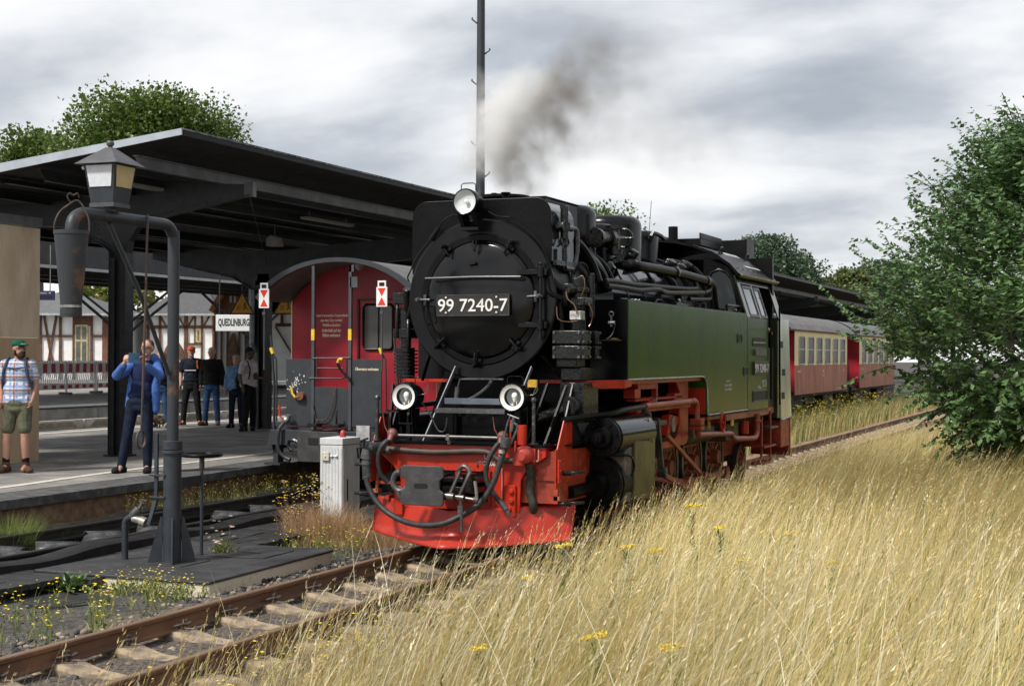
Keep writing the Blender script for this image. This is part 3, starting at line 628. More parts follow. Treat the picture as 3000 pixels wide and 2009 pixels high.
b = MB(); b.tube([(-.86, -.05, .99), (-.3, -.05, .965), (.1, -.05, .985), (.28, -.05, .985), (.36, -.05, .96), (.42, -.05, .915), (.55, -.05, .91), (.66, -.05, .91)], .03, 10, 3); lp(b, 'steam_pipe', mat('sooty pipe', (.03, .024, .02), .55, c2=(.07, .04, .03), vscale=12))
b = MB(); b.cyl((-.66, -.09, 1.125), (.46, -.09, 1.125), .0155, n=10); b.box((-.10, -.09, 1.12), (.035, .03, .06)); b.cyl((-.1, -.06, 1.05), (-.1, -.06, 1.12), .02, n=8); lp(b, 'front_pipe', mat('brushed pipe', (.16, .16, .155), .4, metal=.6))
b = MB(); b.lathe([(.05, 0), (.085, .15), (.09, .5), (.08, .8), (.05, 1)], (.70, .0, .975), (.70, -.18, .965), 18); b.bb((.62, -.05, .90), (.80, 0, 1.03)); b.cyl((.66, -.12, .95), (.66, -.12, .87), .06, .055, 14); b.bolts([(.70+.075*math.cos(a), -.1, .97+.075*math.sin(a)) for a in np.linspace(0, 6.28, 7)], (0, -1, 0), .014, .02); lp(b, 'brake_valve', mat('worn pinkish red', (.46, .055, .042), .4, var=.2, vscale=12), loco, .004)
b = MB(); b.cyl((.655, -.02, 1.06), (.655, -.02, 1.25), .047, n=16); lp(b, 'red_canister', RED, loco, .004)
b = MB(); b.tube([(.545, -.04, 1.06), (.545, -.05, 1.15), (.55, -.05, 1.3)], .01, 6); b.tube([(.6, -.05, 1.1), (.6, -.06, .98)], .012, 6); lp(b, 'red_lever', RED)
b = MB(); b.tube([(.72, .0, .88), (.73, .02, .75), (.72, .03, .6), (.75, .05, .47), (.72, .1, .42)], .042, 10, 3); lp(b, 'flexible_pipe', mat('cloth hose', (.045, .045, .035), .8, var=.4, vscale=14))
b = MB(); b.tube([(.83, -.03, 1.02), (.83, -.035, .92), (.82, -.035, .905), (.805, -.035, .92)], .005, 5); lp(b, 'wire_hook', mat('pale wire', (.6, .4, .33), .4))
for x in (-.946, .755):
    b = MB(); b.cyl((x, .03, 1.06), (x, .03, 1.47), .021, .018, 10); b.sphere((x, .03, 1.49), .03); b.cyl((x, .03, 1.06), (x, .03, 1.075), .05, n=10); b.mi = 0; lp(b, 'marker_post', mat('scratched post', (.05, .05, .052), .35, metal=.5, c2=(.2, .2, .2), vscale=25, lo=.3, hi=.5))
# ---- front struts, steps ----
GREYB = mat('grey flat bar', (.10, .115, .145), .45, var=.2, vscale=5)
b = MB(); b.beam((-.255, .42, 1.80), (-.42, .02, 1.06), .01, .055, (0, 1, 0)); b.v = b.v; st = lp(b, 'front_strut', GREYB)
b = MB(); b.beam((.575, .42, 1.80), (.42, .02, 1.06), .01, .055, (0, 1, 0)); lp(b, 'front_strut', GREYB)
b = MB(); b.bb((-.34, .10, 1.345), (.42, .14, 1.385)); b.bb((-.34, .12, 1.387), (.42, .25, 1.392)); lp(b, 'front_step', IRON, loco, .003)
b = MB(); b.bb((-.30, .24, 1.43), (.42, .255, 1.49)); lp(b, 'step_riser', GREYB, loco, .003)
for s in (-1, 1):
    for a, c_ in (((.76, .4, 1.64), (.645, .15, 1.06)), ((.955, .4, 1.62), (.845, .12, 1.06))):
        b = MB(); b.beam((s*a[0], a[1], a[2]), (s*c_[0], c_[1], c_[2]), .05, .010, (1, 0, 0)); o = lp(b, 'step_stringer', BLACKM)
        b = MB(); b.tube([(s*a[0]-.012, a[1]-.028, a[2]), (s*c_[0]-.012, c_[1]-.028, c_[2])], .0035, 5); lp(b, 'edge_strip', STEELG, o)
    b = MB(); b.prism([(s*.66, .20), (s*.90, .20), (s*.86, .08), (s*.72, .08)], 'z', 1.345, 1.362)
    for i in range(5): b.box((s*(.69+.045*i), .14, 1.365), (.008, .11, .006))
    lp(b, 'step_tread', GREASE)
    b = MB(); b.prism([(.25, 1.06), (.42, 1.06), (.75, 1.55), (.75, 1.64), (.6, 1.64)], 'x', s*.93, s*.945); lp(b, 'step_cheek', BLACK)
    b = MB(); b.beam((s*.62, .55, 1.92), (s*.80, .75, 1.66), .03, .03); lp(b, 'stay', BLACK)
b = MB(); b.tube([(-.20, .3, 1.46), (-.18, .3, 1.56), (-.16, .3, 1.66), (-.1, .3, 1.68), (.3, .35, 1.68)], .01, 6, 2); b.cyl((-.195, .3, 1.46), (-.18, .3, 1.60), .026, n=10); lp(b, 'grease_pipe', IRON)
b = MB(); b.tube([(.15, .4, 1.66), (.1, .35, 1.58), (.0, .3, 1.5), (-.1, .3, 1.46)], .02, 8, 3); b.tube([(-.48, .1, 1.44), (-.40, .1, 1.35), (-.33, .1, 1.22), (-.28, .1, 1.16), (-.22, .1, 1.18), (-.2, .1, 1.30)], .009, 6, 3); lp(b, 'cable', RUBBER)
b = MB(); b.bb((-.5, .5, 1.06), (.5, 1.4, 1.45)); b.bb((-.35, .45, 1.06), (.35, .5, 1.3)); b.cyl((-.25, .4, 1.1), (-.25, .4, 1.4), .03, n=8); b.prism([(-.9, 1.06), (.9, 1.06), (.6, 1.9), (-.6, 1.9)], 'y', 1.0, 1.6); lp(b, 'saddle', BLACKM)
b = MB(); b.box((.55, .5, 1.64), (.105, .006, .075)); lp(b, 'yellow_plate', mat('ochre plate', (.55, .33, .03), .55, var=.2, vscale=30))
# ---- running boards ----
for s in (-1, 1):
    b = MB(); b.prism([(s*.50, .82), (s*1.02, .82), (s*1.26, 1.25), (s*1.26, 1.56), (s*.50, 1.56)], 'z', 1.655, 1.67); rbd = lp(b, 'running_board', BLACKM)
    b = MB()
    b.add([(s*.50, .81, 1.64), (s*1.02, .81, 1.635), (s*1.02, .81, 1.672), (s*.50, .81, 1.672)], [(0, 1, 2, 3)])
    b.add([(s*1.02, .81, 1.635), (s*1.10, .95, 1.585), (s*1.265, 1.25, 1.585), (s*1.265, 1.25, 1.672), (s*1.02, .81, 1.672)], [(0, 1, 2, 3, 4)])
    b.add([(s*1.265, 1.25, 1.585), (s*1.265, 1.46, 1.60), (s*1.265, 1.55, 1.672), (s*1.265, 1.25, 1.672)], [(0, 1, 2, 3)])
    o = lp(b, 'red_fascia', RED, rbd); sm = o.modifiers.new('t', 'SOLIDIFY'); sm.thickness = .012
# right red side plate by the steps
for s in (-1, 1):
    b = MB(); b.prism([(-.02, .64), (.42, .72), (.42, 1.32), (.22, 1.32), (.02, 1.02), (-.02, 1.02)], 'x', s*.99, s*1.005); sp = lp(b, 'side_plate', RED, loco, .003)
    b = MB(); b.bb((s*.985, .23, .72), (s*1.012, .25, 1.3)); b.bb((s*1.006, .0, .70), (s*1.03, .12, .93)); b.bolts([(s*1.03, y, z) for y in (.02, .1) for z in (.72, .82, .91)], (s, 0, 0), .012, .01); lp(b, 'hatch', RED, sp, .004)
    b = MB(); b.cyl((s*.98, .12, 1.03), (s*.98, .10, .53), .018, n=8); b.bb((s*.95, .06, .53), (s*1.01, .14, .57)); lp(b, 'step_hanger', REDB, sp)
    for z in (.79, .50):
        b = MB(); b.cyl((s*.98, .10, z), (s*1.12, .10, z), .022, n=8); b.prism([(s*1.06, .04), (s*1.2, .02), (s*1.24, .14), (s*1.1, .2)], 'z', z+.005, z+.03); lp(b, 'step', GREASE, sp, .004)
b = MB(); b.bb((.62, .04, .72), (.99, .06, .76)); b.bb((.62, .1, .62), (.98, .14, .65)); b.bb((-.98, .1, .62), (-.64, .14, .65)); lp(b, 'cross_bar', REDD)
b = MB(); b.bb((.58, .06, .5), (.99, 1.9, 1.0)); b.v = [(x, y, z) for x, y, z in b.v]; lp(b, 'inner_shield', REDD)
# ---- boiler, domes ----
BZ_ = 2.44; BR = .70
b = MB(); b.lathe([(BR, 0), (BR, 1)], (0, 2.24, BZ_), (0, 5.2, BZ_), 64); boil = lp(b, 'boiler', BLACKG)
b = MB(); b.prism([(.74*math.cos(a), BZ_+.06+.72*math.sin(a)) for a in np.linspace(-.5, math.pi+.5, 40)], 'y', 5.2, 6.85, smooth=True); lp(b, 'firebox', BLACKG, boil)
for y in (2.32, 3.1, 3.75, 4.45, 5.18, 5.6, 6.2):
    b = MB(); r = BR+.006 if y < 5.19 else .768; c = BZ_ if y < 5.19 else BZ_+.045
    b.lathe([(r, 0), (r+.004, .01), (r+.004, .04), (r, .05)], (0, y, c), (0, y+1, c), 64, caps=False); lp(b, 'boiler_band', BLACK, boil)
b = MB()
for y in np.arange(2.5, 5.0, .045):
    a0, a1 = -.05, .28
    b.tube([(BR*1.006*math.cos(a), y, BZ_+BR*1.006*math.sin(a)) for a in np.linspace(a0, a1, 5)], .007, 4)
lp(b, 'ribbed_lagging', BLACK, boil)
def dome(y, r, zt, zb=2.95, x=0, name='dome', rt=.12):
    b = MB(); h = zt-zb; pr = [(r*1.16, 0), (r*1.04, .10/h*.6), (r, .2/h*.7), (r, (h-rt)/h)]
    pr += [(r-rt*(1-math.cos(a)), (h-rt+rt*math.sin(a))/h) for a in np.linspace(.2, math.pi/2, 7)] + [(0, 1.0)]
    b.lathe(pr, (x, y, zb), (x, y, zt), 40, caps=False); return lp(b, name, BLACK)
d1 = dome(2.93, .33, 3.66, name='sand_dome'); dome(4.35, .42, 3.66, name='steam_dome'); dome(5.6, .26, 3.58, name='sand_dome', rt=.08); dome(3.55, .24, 3.50, x=.12, name='feed_dome', rt=.1)
# valve cluster and handwheel on the right
b = MB(); b.cyl((.45, 2.62, 3.26), (.45, 3.3, 3.30), .075, n=14); b.cyl((.45, 2.60, 3.26), (.45, 2.68, 3.26), .11, n=14); b.cyl((.45, 3.02, 3.28), (.45, 3.12, 3.29), .115, n=8, smooth=False); b.cyl((.47, 3.2, 3.1), (.47, 3.2, 3.43), .07, n=12); b.cyl((.47, 3.2, 3.40), (.47, 3.2, 3.44), .105, n=8, smooth=False); b.cyl((.48, 3.2, 3.10), (.48, 3.2, 3.16), .105, n=12); b.cyl((.48, 3.2, 3.0), (.48, 3.2, 3.05), .09, n=12); b.cyl((.45, 3.3, 3.30), (.45, 3.62, 3.33), .025, n=8)
b.bolts([(.45+.09*math.cos(a), 2.6, 3.26+.09*math.sin(a)) for a in np.linspace(0, 6.28, 7)], (0, -1, 0), .012, .02); vc = lp(b, 'main_valve', GREASE)
b = MB(); b.tube([(.45+.0, 3.64, 3.33)]+[(.45+.11*math.cos(a), 3.64, 3.33+.11*math.sin(a)) for a in np.linspace(0, 6.28, 20)], .014, 6); b.tube([(.45-.11, 3.64, 3.33), (.45+.11, 3.64, 3.33)], .01, 5); lp(b, 'handwheel', GREASE, vc)
b = MB(); b.tube([(.48, 3.2, 3.02), (.55, 3.3, 2.98), (.72, 3.0, 2.96), (.80, 3.1, 2.955), (.84, 3.5, 2.955), (.9, 4.5, 2.94), (.95, 5.5, 2.90), (.96, 5.68, 2.88), (.965, 5.78, 2.82), (.965, 5.9, 2.55)], .058, 12, 3); pp = lp(b, 'steam_pipe', BLACKM)
b = MB()
for p in ((.76, 3.05, 2.96), (.89, 4.3, 2.945), (.95, 5.5, 2.90)): b.cyl((p[0], p[1]-.04, p[2]), (p[0], p[1]+.04, p[2]), .072, n=12)
b.prism([(.62, 2.86), (.80, 2.9), (.84, 3.0), (.7, 3.04)], 'y', 3.05, 3.2); lp(b, 'pipe_flange', GREASE, pp, .004)
for pts, r in (([(.98, 1.45, 2.70), (.98, 1.8, 2.715), (.98, 2.4, 2.71), (.98, 2.8, 2.72), (.98, 3.4, 2.73), (.98, 4.3, 2.75), (.98, 4.9, 2.775), (.97, 4.98, 2.80), (.95, 5.0, 2.85)], .026), ([(1.0, 1.45, 2.65), (1.0, 2.0, 2.655), (1.0, 2.5, 2.65), (1.0, 3.0, 2.68), (1.0, 3.3, 2.69), (1.0, 3.5, 2.665), (1.0, 4.2, 2.69), (1.0, 5.2, 2.735)], .031), ([(.98, 5.3, 2.74), (.98, 5.55, 2.78), (.98, 5.6, 2.84), (.98, 5.5, 2.90)], .034), ([(.98, 5.62, 2.80), (.98, 5.6, 2.68), (.98, 5.4, 2.655), (.98, 4.6, 2.63)], .03), ([(.70, 1.26, 3.12), (.74, 1.4, 3.05), (.80, 1.55, 2.88), (.85, 1.6, 2.7)], .05), ([(.62, 1.5, 3.08), (.68, 1.65, 2.98), (.78, 1.85, 2.82), (.84, 1.95, 2.62)], .055), ([(.4, 2.3, 3.12), (.55, 2.35, 3.02), (.66, 2.4, 2.9), (.74, 2.45, 2.7)], .03), ([(.58, 4.75, 3.0), (.72, 4.8, 2.85), (.80, 4.85, 2.65)], .03), ([(.55, 5.0, 3.1), (.70, 5.1, 2.98), (.82, 5.15, 2.8), (.84, 5.2, 2.6)], .026), ([(.3, 6.1, 3.2), (.62, 6.15, 3.08), (.78, 6.2, 2.8), (.80, 6.2, 2.55)], .05), ([(.5, 3.95, 3.05), (.64, 3.98, 2.92), (.74, 4.0, 2.7)], .022)):
    b = MB(); b.tube(pts, r, 8, 3); lp(b, 'pipe', BLACKM)
for c, d in (((.62, 3.42, 3.10), (.10, .12, .16)), ((.60, 5.05, 3.10), (.10, .22, .12)), ((.62, 5.45, 3.06), (.10, .16, .14)), ((.55, 6.0, 3.14), (.14, .2, .10)), ((.86, 4.9, 2.58), (.16, .4, .07))): b = MB(); b.box(c, d, (0, .6, 0)); b.cyl((c[0], c[1]-d[1]*.7, c[2]), (c[0], c[1]+d[1]*.7, c[2]), .035, n=10); lp(b, 'boiler_fitting', GREASE, loco, .015, seg=2)
for c, r in (((.62, 2.62, 2.90), .09), ((.64, 4.5, 2.98), .085)): b = MB(); b.sphere(c, r, 18, 12, (.7, 1, 1)); b.cyl((c[0]-.05, c[1], c[2]-.03), (c[0]+.05, c[1], c[2]+.04), r*.5, n=12); lp(b, 'washout_cap', BLACKG, loco)
b = MB(); b.bolts([(.735+.01*k, 2.7+.09*k, 2.56+.0*k) for k in range(6)]+[(.73, 2.72+.09*k, 2.50) for k in range(5)], (1, 0, .15), .018, .03); b.tube([(.74, 3.9, 2.53), (.78, 3.95, 2.6), (.78, 4.1, 2.6), (.74, 4.15, 2.53)], .012, 6); lp(b, 'washout_plugs', IRON)
b = MB(); b.tube([(.2, 4.85, 3.1), (.2, 5.0, 3.1)], .02, 6); b.cyl((.1, 4.7, 3.5), (.3, 4.7, 3.5), .03, n=8); b.tube([(.30, 5.2, 3.45), (.32, 5.2, 3.52), (.36, 5.4, 3.50), (.38, 5.5, 3.46)], .03, 6, 2); lp(b, 'safety_valve', GREASE)
b = MB(); b.tube([(.25, 5.25, 3.45), (.27, 5.3, 3.95)], .004, 4); lp(b, 'antenna', IRON)
# ---- preheater valve gear on its right end ----
b = MB(); b.cyl((.745, .72, 3.22), (.80, .72, 3.22), .05, n=12); b.cyl((.77, .6, 3.22), (.77, 1.0, 3.215), .032, n=10); b.cyl((.77, .80, 3.10), (.77, .80, 3.42), .042, n=10); b.bb((.735, .76, 3.40), (.80, .86, 3.44)); b.cyl((.77, .80, 3.18), (.77, .80, 3.26), .062, n=8, smooth=False); b.tube([(.77, .70, 3.10), (.77, .70, 3.05), (.77, .75, 3.03), (.77, .8, 3.10)], .012, 6, 2); b.tube([(.77, .90, 3.10), (.77, .92, 3.05), (.77, .86, 3.03)], .012, 6, 2); b.cyl((.77, .80, 2.80), (.77, .80, 3.0), .024, n=8)
b.bb((.745, .55, 2.82), (.79, 1.1, 2.87)); b.cyl((.78, .78, 2.80), (.78, 1.0, 2.80), .03, n=8); lp(b, 'water_gauge', GREASE)
b = MB(); b.tube([(.77, .98, 3.215), (.78, 1.08, 3.22), (.79, 1.12, 3.17), (.79, 1.12, 3.0), (.78, 1.1, 2.9), (.79, 1.0, 2.7), (.82, .92, 2.5), (.83, .9, 2.2)], .025, 8, 3); lp(b, 'pipe', IRON)
# ---- right pump stack ----
b = MB(); b.bb((.80, .62, 1.67), (1.02, 1.05, 1.80)); b.bb((.78, .55, 1.80), (1.0, .8, 1.98)); b.bb((.76, .48, 1.88), (1.08, .74, 2.02)); b.bb((.76, .48, 2.03), (1.08, .74, 2.17)); b.cyl((.92, .74, 1.95), (.92, 1.0, 1.95), .07, n=14); b.cyl((.92, .74, 2.1), (.92, 1.0, 2.1), .07, n=14); b.bb((.84, .96, 1.88), (1.06, 1.06, 2.02)); b.bb((.84, .96, 2.03), (1.06, 1.06, 2.17)); b.cyl((.9, .8, 2.17), (.9, .8, 2.42), .10, n=16); b.cyl((.92, .78, 2.38), (.92, .78, 2.70), .085, n=16); b.cyl((.92, .78, 2.55), (.92, .78, 2.60), .12, n=14); b.cyl((1.02, .9, 2.3), (1.02, .9, 2.75), .04, n=10); b.bb((.9, .6, 2.42), (1.06, .85, 2.5)); b.cyl((.9, .5, 2.58), (.9, .85, 2.58), .06, n=10)
pump = lp(b, 'feed_pump', GREASE, loco, .012, seg=2)
b = MB(); b.bolts([(x, .48, z) for x in (.79, 1.05) for z in (1.905, 1.995, 2.055, 2.145)]+[(1.08, y, z) for y in (.51, .71) for z in (1.905, 1.995, 2.055, 2.145)], (0, -1, 0), .016, .02); b.bolts([(1.06, y, z) for y in (.98, 1.04) for z in (1.9, 2.0, 2.05, 2.15)], (1, 0, 0), .016, .02); lp(b, 'bolts', IRON, pump)
b = MB(); b.tube([(.74, .55, 2.78), (.76, .5, 2.68), (.84, .5, 2.60), (.90, .5, 2.57)], .032, 8, 3); b.tube([(.73, .55, 2.80), (.72, .48, 2.68), (.74, .46, 2.55), (.86, .5, 2.48)], .028, 8, 3); b.tube([(.80, .6, 2.45), (.83, .58, 2.1), (.82, .6, 1.8)], .03, 8, 3); b.tube([(.95, .6, 2.72), (1.0, .58, 2.82), (1.06, .62, 2.82), (1.08, .7, 2.72)], .012, 6, 3); lp(b, 'pump_pipes', BLACKM, pump)
b = MB(); b.tube([(.90, .5, 2.58), (.93, .47, 2.48), (1.0, .47, 2.42), (1.03, .48, 2.32)], .006, 5, 3); b.tube([(1.02, .5, 2.68), (1.08, .5, 2.70), (1.1, .5, 2.6), (1.06, .5, 2.5)], .005, 5, 3); b.tube([(.82, .46, 2.4), (.84, .45, 2.28), (.95, .45, 2.25), (1.04, .46, 2.26)], .005, 5, 3); b.tube([(1.06, .7, 2.45), (1.1, .72, 2.35), (1.08, .74, 2.25), (1.06, .72, 2.2)], .006, 5, 3); lp(b, 'copper_lines', mat('copper line', (.30, .2, .13), .35, metal=.8), pump)
b = MB(); b.bb((.94, .50, 2.27), (1.06, .62, 2.36)); lp(b, 'oiler_box', mat('bright glass box', (.5, .5, .48), .2, metal=.5, var=.4, vscale=30), pump, .006)
b = MB(); b.tube([(1.05, 1.3, 2.09), (1.10, 1.33, 2.14), (1.12, 1.35, 2.24), (1.08, 1.35, 2.27)], .007, 5, 3); b.cyl((1.07, 1.3, 2.26), (1.14, 1.3, 2.26), .02, n=8); b.cyl((1.1, 1.3, 2.22), (1.1, 1.3, 2.34), .012, n=6); b.tube([(1.1+.025*math.cos(a), 1.3, 2.35+.025*math.sin(a)) for a in np.linspace(0, 6.28, 12)], .007, 5); b.bb((1.0, 1.25, 2.075), (1.18, 1.4, 2.085)); lp(b, 'drain_cock', IRON)
b = MB(); b.cyl((1.12, 1.3, 2.09), (1.12, 1.3, 2.10), .055, n=14); lp(b, 'brass_dish', BRASS)
b = MB(); b.bb((.8, .6, 1.25), (1.05, 1.05, 1.655)); b.cyl((.93, .6, 1.42), (.93, .5, 1.42), .1, n=14); b.bolts([(x, .6, z) for x in (.83, .93, 1.02) for z in (1.3, 1.45, 1.6)], (0, -1, 0), .018, .02); b.cyl((.86, .55, 1.38), (.62, .4, 1.28), .06, n=10); lp(b, 'steam_chest', GREASE, loco, .01)
# ---- left compressor ----
b = MB(); b.cyl((-1.10, .95, 1.67), (-1.10, .95, 2.0), .10, n=18); b.cyl((-1.10, .95, 2.0), (-1.10, .95, 2.12), .06, n=12); b.bb((-1.2, .85, 2.10), (-1.0, 1.05, 2.2)); b.cyl((-1.10, .95, 2.18), (-1.10, .95, 2.42), .09, n=14); b.bb((-1.19, .82, 2.46), (-1.05, .95, 2.58)); b.cyl((-1.05, .9, 2.4), (-1.0, .8, 2.62), .05, n=10); b.tube([(-1.05, .9, 2.3), (-.98, .85, 2.45), (-.95, .85, 2.6)], .03, 8, 2); b.cyl((-1.15, .85, 2.1), (-1.15, .85, 2.5), .02, n=8); b.cyl((-1.02, .85, 1.95), (-1.02, .85, 2.3), .02, n=8)
cmp_ = lp(b, 'air_compressor', GREASE, loco, .006)
for k in range(7):
    b = MB(); b.cyl((-1.10, .95, 1.73+.038*k), (-1.10, .95, 1.745+.038*k), .135, n=20); lp(b, 'cooling_fin', GREASE, cmp_)
# ---- side tanks ----
TP = [(1.5, 2.5), (6.66, 2.5), (6.66, 1.195), (4.63, 1.195), (4.61, 1.50), (4.56, 1.61), (4.46, 1.665), (4.35, 1.675), (1.5, 1.675)]
for s in (-1, 1):
    b = MB(); b.prism(TP, 'x', s*.82, s*1.22); tk = lp(b, 'side_tank', GREEN, loco, .006, seg=2)
    b = MB(); b.bb((s*.80, 1.485, 1.67), (s*1.215, 1.499, 2.502)); b.bb((s*.80, 1.49, 2.501), (s*1.215, 6.66, 2.509)); lp(b, 'tank_top', BLACK, tk)
    b = MB(); b.tube([(s*1.222, p[0], p[1]-.004) for p in TP[2:][::-1]], .011, 6); lp(b, 'edge_bead', mat('pale edge bead', (.42, .44, .42), .4, var=.3, vscale=9), tk)
    for y, z in ((6.22, 2.16), (6.56, 1.715)):
        b = MB(); b.bb((s*1.21, y-.11, z-.055), (s*1.2235, y+.11, z+.055)); g_ = lp(b, 'hand_hold', mat('hold dark', (.004, .004, .004), .6, var=0), tk)
        b = MB(); b.tube([(s*1.224, y-.11, z-.055), (s*1.224, y+.11, z-.055), (s*1.224, y+.11, z+.055), (s*1.224, y-.11, z+.055), (s*1.224, y-.11, z-.055)], .007, 5); lp(b, 'hold_rim', STEELG, g_)
    b = MB(); b.cyl((s*.95, 5.2, 2.5), (s*.95, 5.2, 2.6), .09, n=14); b.box((s*.95, 4.0, 2.53), (.25, .5, .06)); b.box((s*1.0, 6.2, 2.53), (.2, .6, .05)); b.tube([(s*1.1, 6.0, 2.51), (s*1.1, 6.0, 2.6), (s*1.12, 6.6, 2.6), (s*1.12, 6.6, 2.51)], .022, 6); lp(b, 'filler_lid', BLACK, tk, .005)
    if s > 0:
        for k, (t_, w_) in enumerate((('A.d.F. 2', .2), ('Br. 2 Ho  12.08.12', .34), ('Br. 2 Ho  09.06.12', .34))): text_fit('lettering', t_, w_, .03, (1.2235, 5.62+.0*k, 1.60-.055*k), RIGHT, LETTER, tk, .0008)
    b = MB(); b.bb((s*.72, 4.60, 1.2), (s*1.19, 4.612, 1.66)); b.bb((s*.7, 1.6, 1.62), (s*1.18, 4.6, 1.668)); lp(b, 'tank_support', RED, tk)
# ---- cab ----
def cabx(z): return 1.22 if z <= 2.46 else 1.22-(z-2.46)*.32
for s in (-1, 1):
    b = MB(); b.bb((s*1.17, 6.68, 1.17), (s*1.22, 7.92, 2.30)); cs = lp(b, 'cab_side', GREEN, loco, .004)
    b = MB()
    def slab(y0, y1, z0, z1, t=.02, dx=0):
        x0, x1 = cabx(z0)+dx, cabx(z1)+dx
        b.add([(s*x0, y0, z0), (s*x0, y1, z0), (s*x1, y1, z1), (s*x1, y0, z1), (s*(x0-t), y0, z0), (s*(x0-t), y1, z0), (s*(x1-t), y1, z1), (s*(x1-t), y0, z1)], [(0, 1, 2, 3), (4, 7, 6, 5), (0, 4, 5, 1), (1, 5, 6, 2), (2, 6, 7, 3), (3, 7, 4, 0)])
    b = MB(); slab(6.68, 6.84, 2.302, 2.46); slab(6.84, 7.92, 2.302, 2.46); slab(6.68, 6.84, 2.461, 3.04); slab(6.84, 8.9, 2.93, 3.05); slab(8.62, 8.9, 2.461, 2.93); slab(7.44, 7.50, 2.461, 2.93); lp(b, 'upper_panel', GREEN if 0 else mat('cab dark green', (.022, .032, .014), .25, var=.2, coat=.4), cs)
    for y0, y1 in ((6.86, 7.42), (7.52, 7.9)):
        b = MB(); slab(y0, y1, 2.48, 2.90, .006, -.006); wn = lp(b, 'cab_window', mat('cab glass', (.16, .18, .19), .06, var=.2, vscale=3, spec=.9), cs)
        b = MB(); slab(y0, y0+.05, 2.47, 2.91, .012, .006); slab(y1-.05, y1, 2.47, 2.91, .012, .006); slab(y0+.05, y1-.05, 2.47, 2.51, .012, .006); slab(y0+.05, y1-.05, 2.87, 2.91, .012, .006); lp(b, 'window_frame', IRON, wn)
    b = MB(); b.bb((s*1.21, 6.95, 2.06), (s*1.2245, 7.75, 2.18)); sl_ = lp(b, 'vent_slot', MATS['hold dark'], cs); b = MB(); b.bb((s*1.22, 6.95, 2.105), (s*1.235, 7.7, 2.125)); lp(b, 'slot_bar', STEEL, sl_)
    b = MB(); b.bb((s*1.21, 6.99, 1.30), (s*1.2245, 7.8, 1.43)); lp(b, 'vent_slot', MATS['hold dark'], cs)
    b = MB(); b.tube([(s*1.225, 6.98, 1.295), (s*1.225, 7.81, 1.295), (s*1.225, 7.81, 1.435), (s*1.225, 6.98, 1.435), (s*1.225, 6.98, 1.295)], .008, 5); b.beam((s*1.226, 6.68, 1.175), (s*1.226, 7.92, 1.175), .008, .012); lp(b, 'slot_rim', STEELG, cs)
    b = MB(); b.bb((s*1.2, 7.05, 1.93), (s*1.245, 7.72, 2.02)); pl2 = lp(b, 'builder_plate', IRON, cs, .003)
    b = MB(); b.bb((s*1.2, 6.98, 1.66), (s*1.245, 7.86, 1.85)); pl2 = lp(b, 'number_plate', PLATE, cs, .004)
    text_fit('lettering', '99 7240-7', .82, .12, (s*1.248, 7.42, 1.755), RIGHT if s > 0 else (R(90), 0, R(-90)), LETTER, pl2, .003, .004)
    text_fit('lettering', 'Wer', .2, .05, (s*1.2225, 7.37, 1.485), RIGHT, LETTER, cs, .001); text_fit('lettering', 'K57.10', .26, .1, (s*1.2225, 7.68, 1.535), RIGHT, LETTER, cs, .001)
    b = MB(); b.cyl((s*1.24, 8.0, 1.3), (s*1.24, 8.0, 2.5), .014, n=6); b.cyl((s*1.24, 8.6, 1.2), (s*1.24, 8.55, 2.9), .014, n=6); lp(b, 'hand_rail', BLACKG, cs)
    b = MB(); b.bb((s*1.12, 7.93, 1.19), (s*1.16, 8.60, 2.05)); lp(b, 'cab_door', BLACKM, cs)
    b = MB(); b.bb((s*1.1, 8.62, 1.0), (s*1.20, 8.80, 2.5)); lp(b, 'rear_corner', mat('dark olive side', (.03, .04, .015), .25, var=.2), cs)
RP = [(-1.14, 3.04), (-1.10, 3.07), (-.98, 3.20), (-.75, 3.36), (-.45, 3.47), (-.2, 3.53), (0, 3.55), (.2, 3.53), (.45, 3.47), (.75, 3.36), (.98, 3.20), (1.10, 3.07), (1.14, 3.04)]
b = MB(); b.prism(RP+[(x*.985, z-.035) for x, z in RP[::-1]], 'y', 6.62, 8.95); roof = lp(b, 'cab_roof', BLACKM)
b = MB(); b.add([(.62, 7.5, 3.425), (.62, 8.4, 3.425), (1.0, 8.4, 3.19), (1.0, 7.5, 3.19), ], [(0, 3, 2, 1)]); lp(b, 'roof_panel', mat('pale roof patch', (.45, .46, .46), .4, var=.2, vscale=4), roof)
b = MB(); b.bb((1.1, 6.62, 3.03), (1.15, 8.95, 3.055)); lp(b, 'gutter', mat('ochre gutter', (.30, .23, .10), .5, var=.3), roof)
b = MB()
for y in (7.0, 8.5):
    b.tube([(.75, y-.06, 3.36), (.77, y-.05, 3.44), (.77, y+.05, 3.44), (.75, y+.06, 3.36)], .014, 6, 2)
b.bolts([(x, y, z) for y in np.arange(6.8, 8.9, .3) for x, z in ((1.05, 3.14), (.6, 3.43))], (.5, 0, .85), .01, .008); lp(b, 'lifting_eye', BLACKG, roof)
b = MB(); b.cyl((0, 7.2, 3.5), (0, 7.2, 3.78), .07, n=12); b.bb((-.35, 7.4, 3.52), (.35, 8.6, 3.62)); b.bb((-.35, 7.4, 3.62), (-.33, 8.6, 3.7)); b.bb((.33, 7.4, 3.62), (.35, 8.6, 3.7)); lp(b, 'roof_vent', BLACKM, roof, .004)
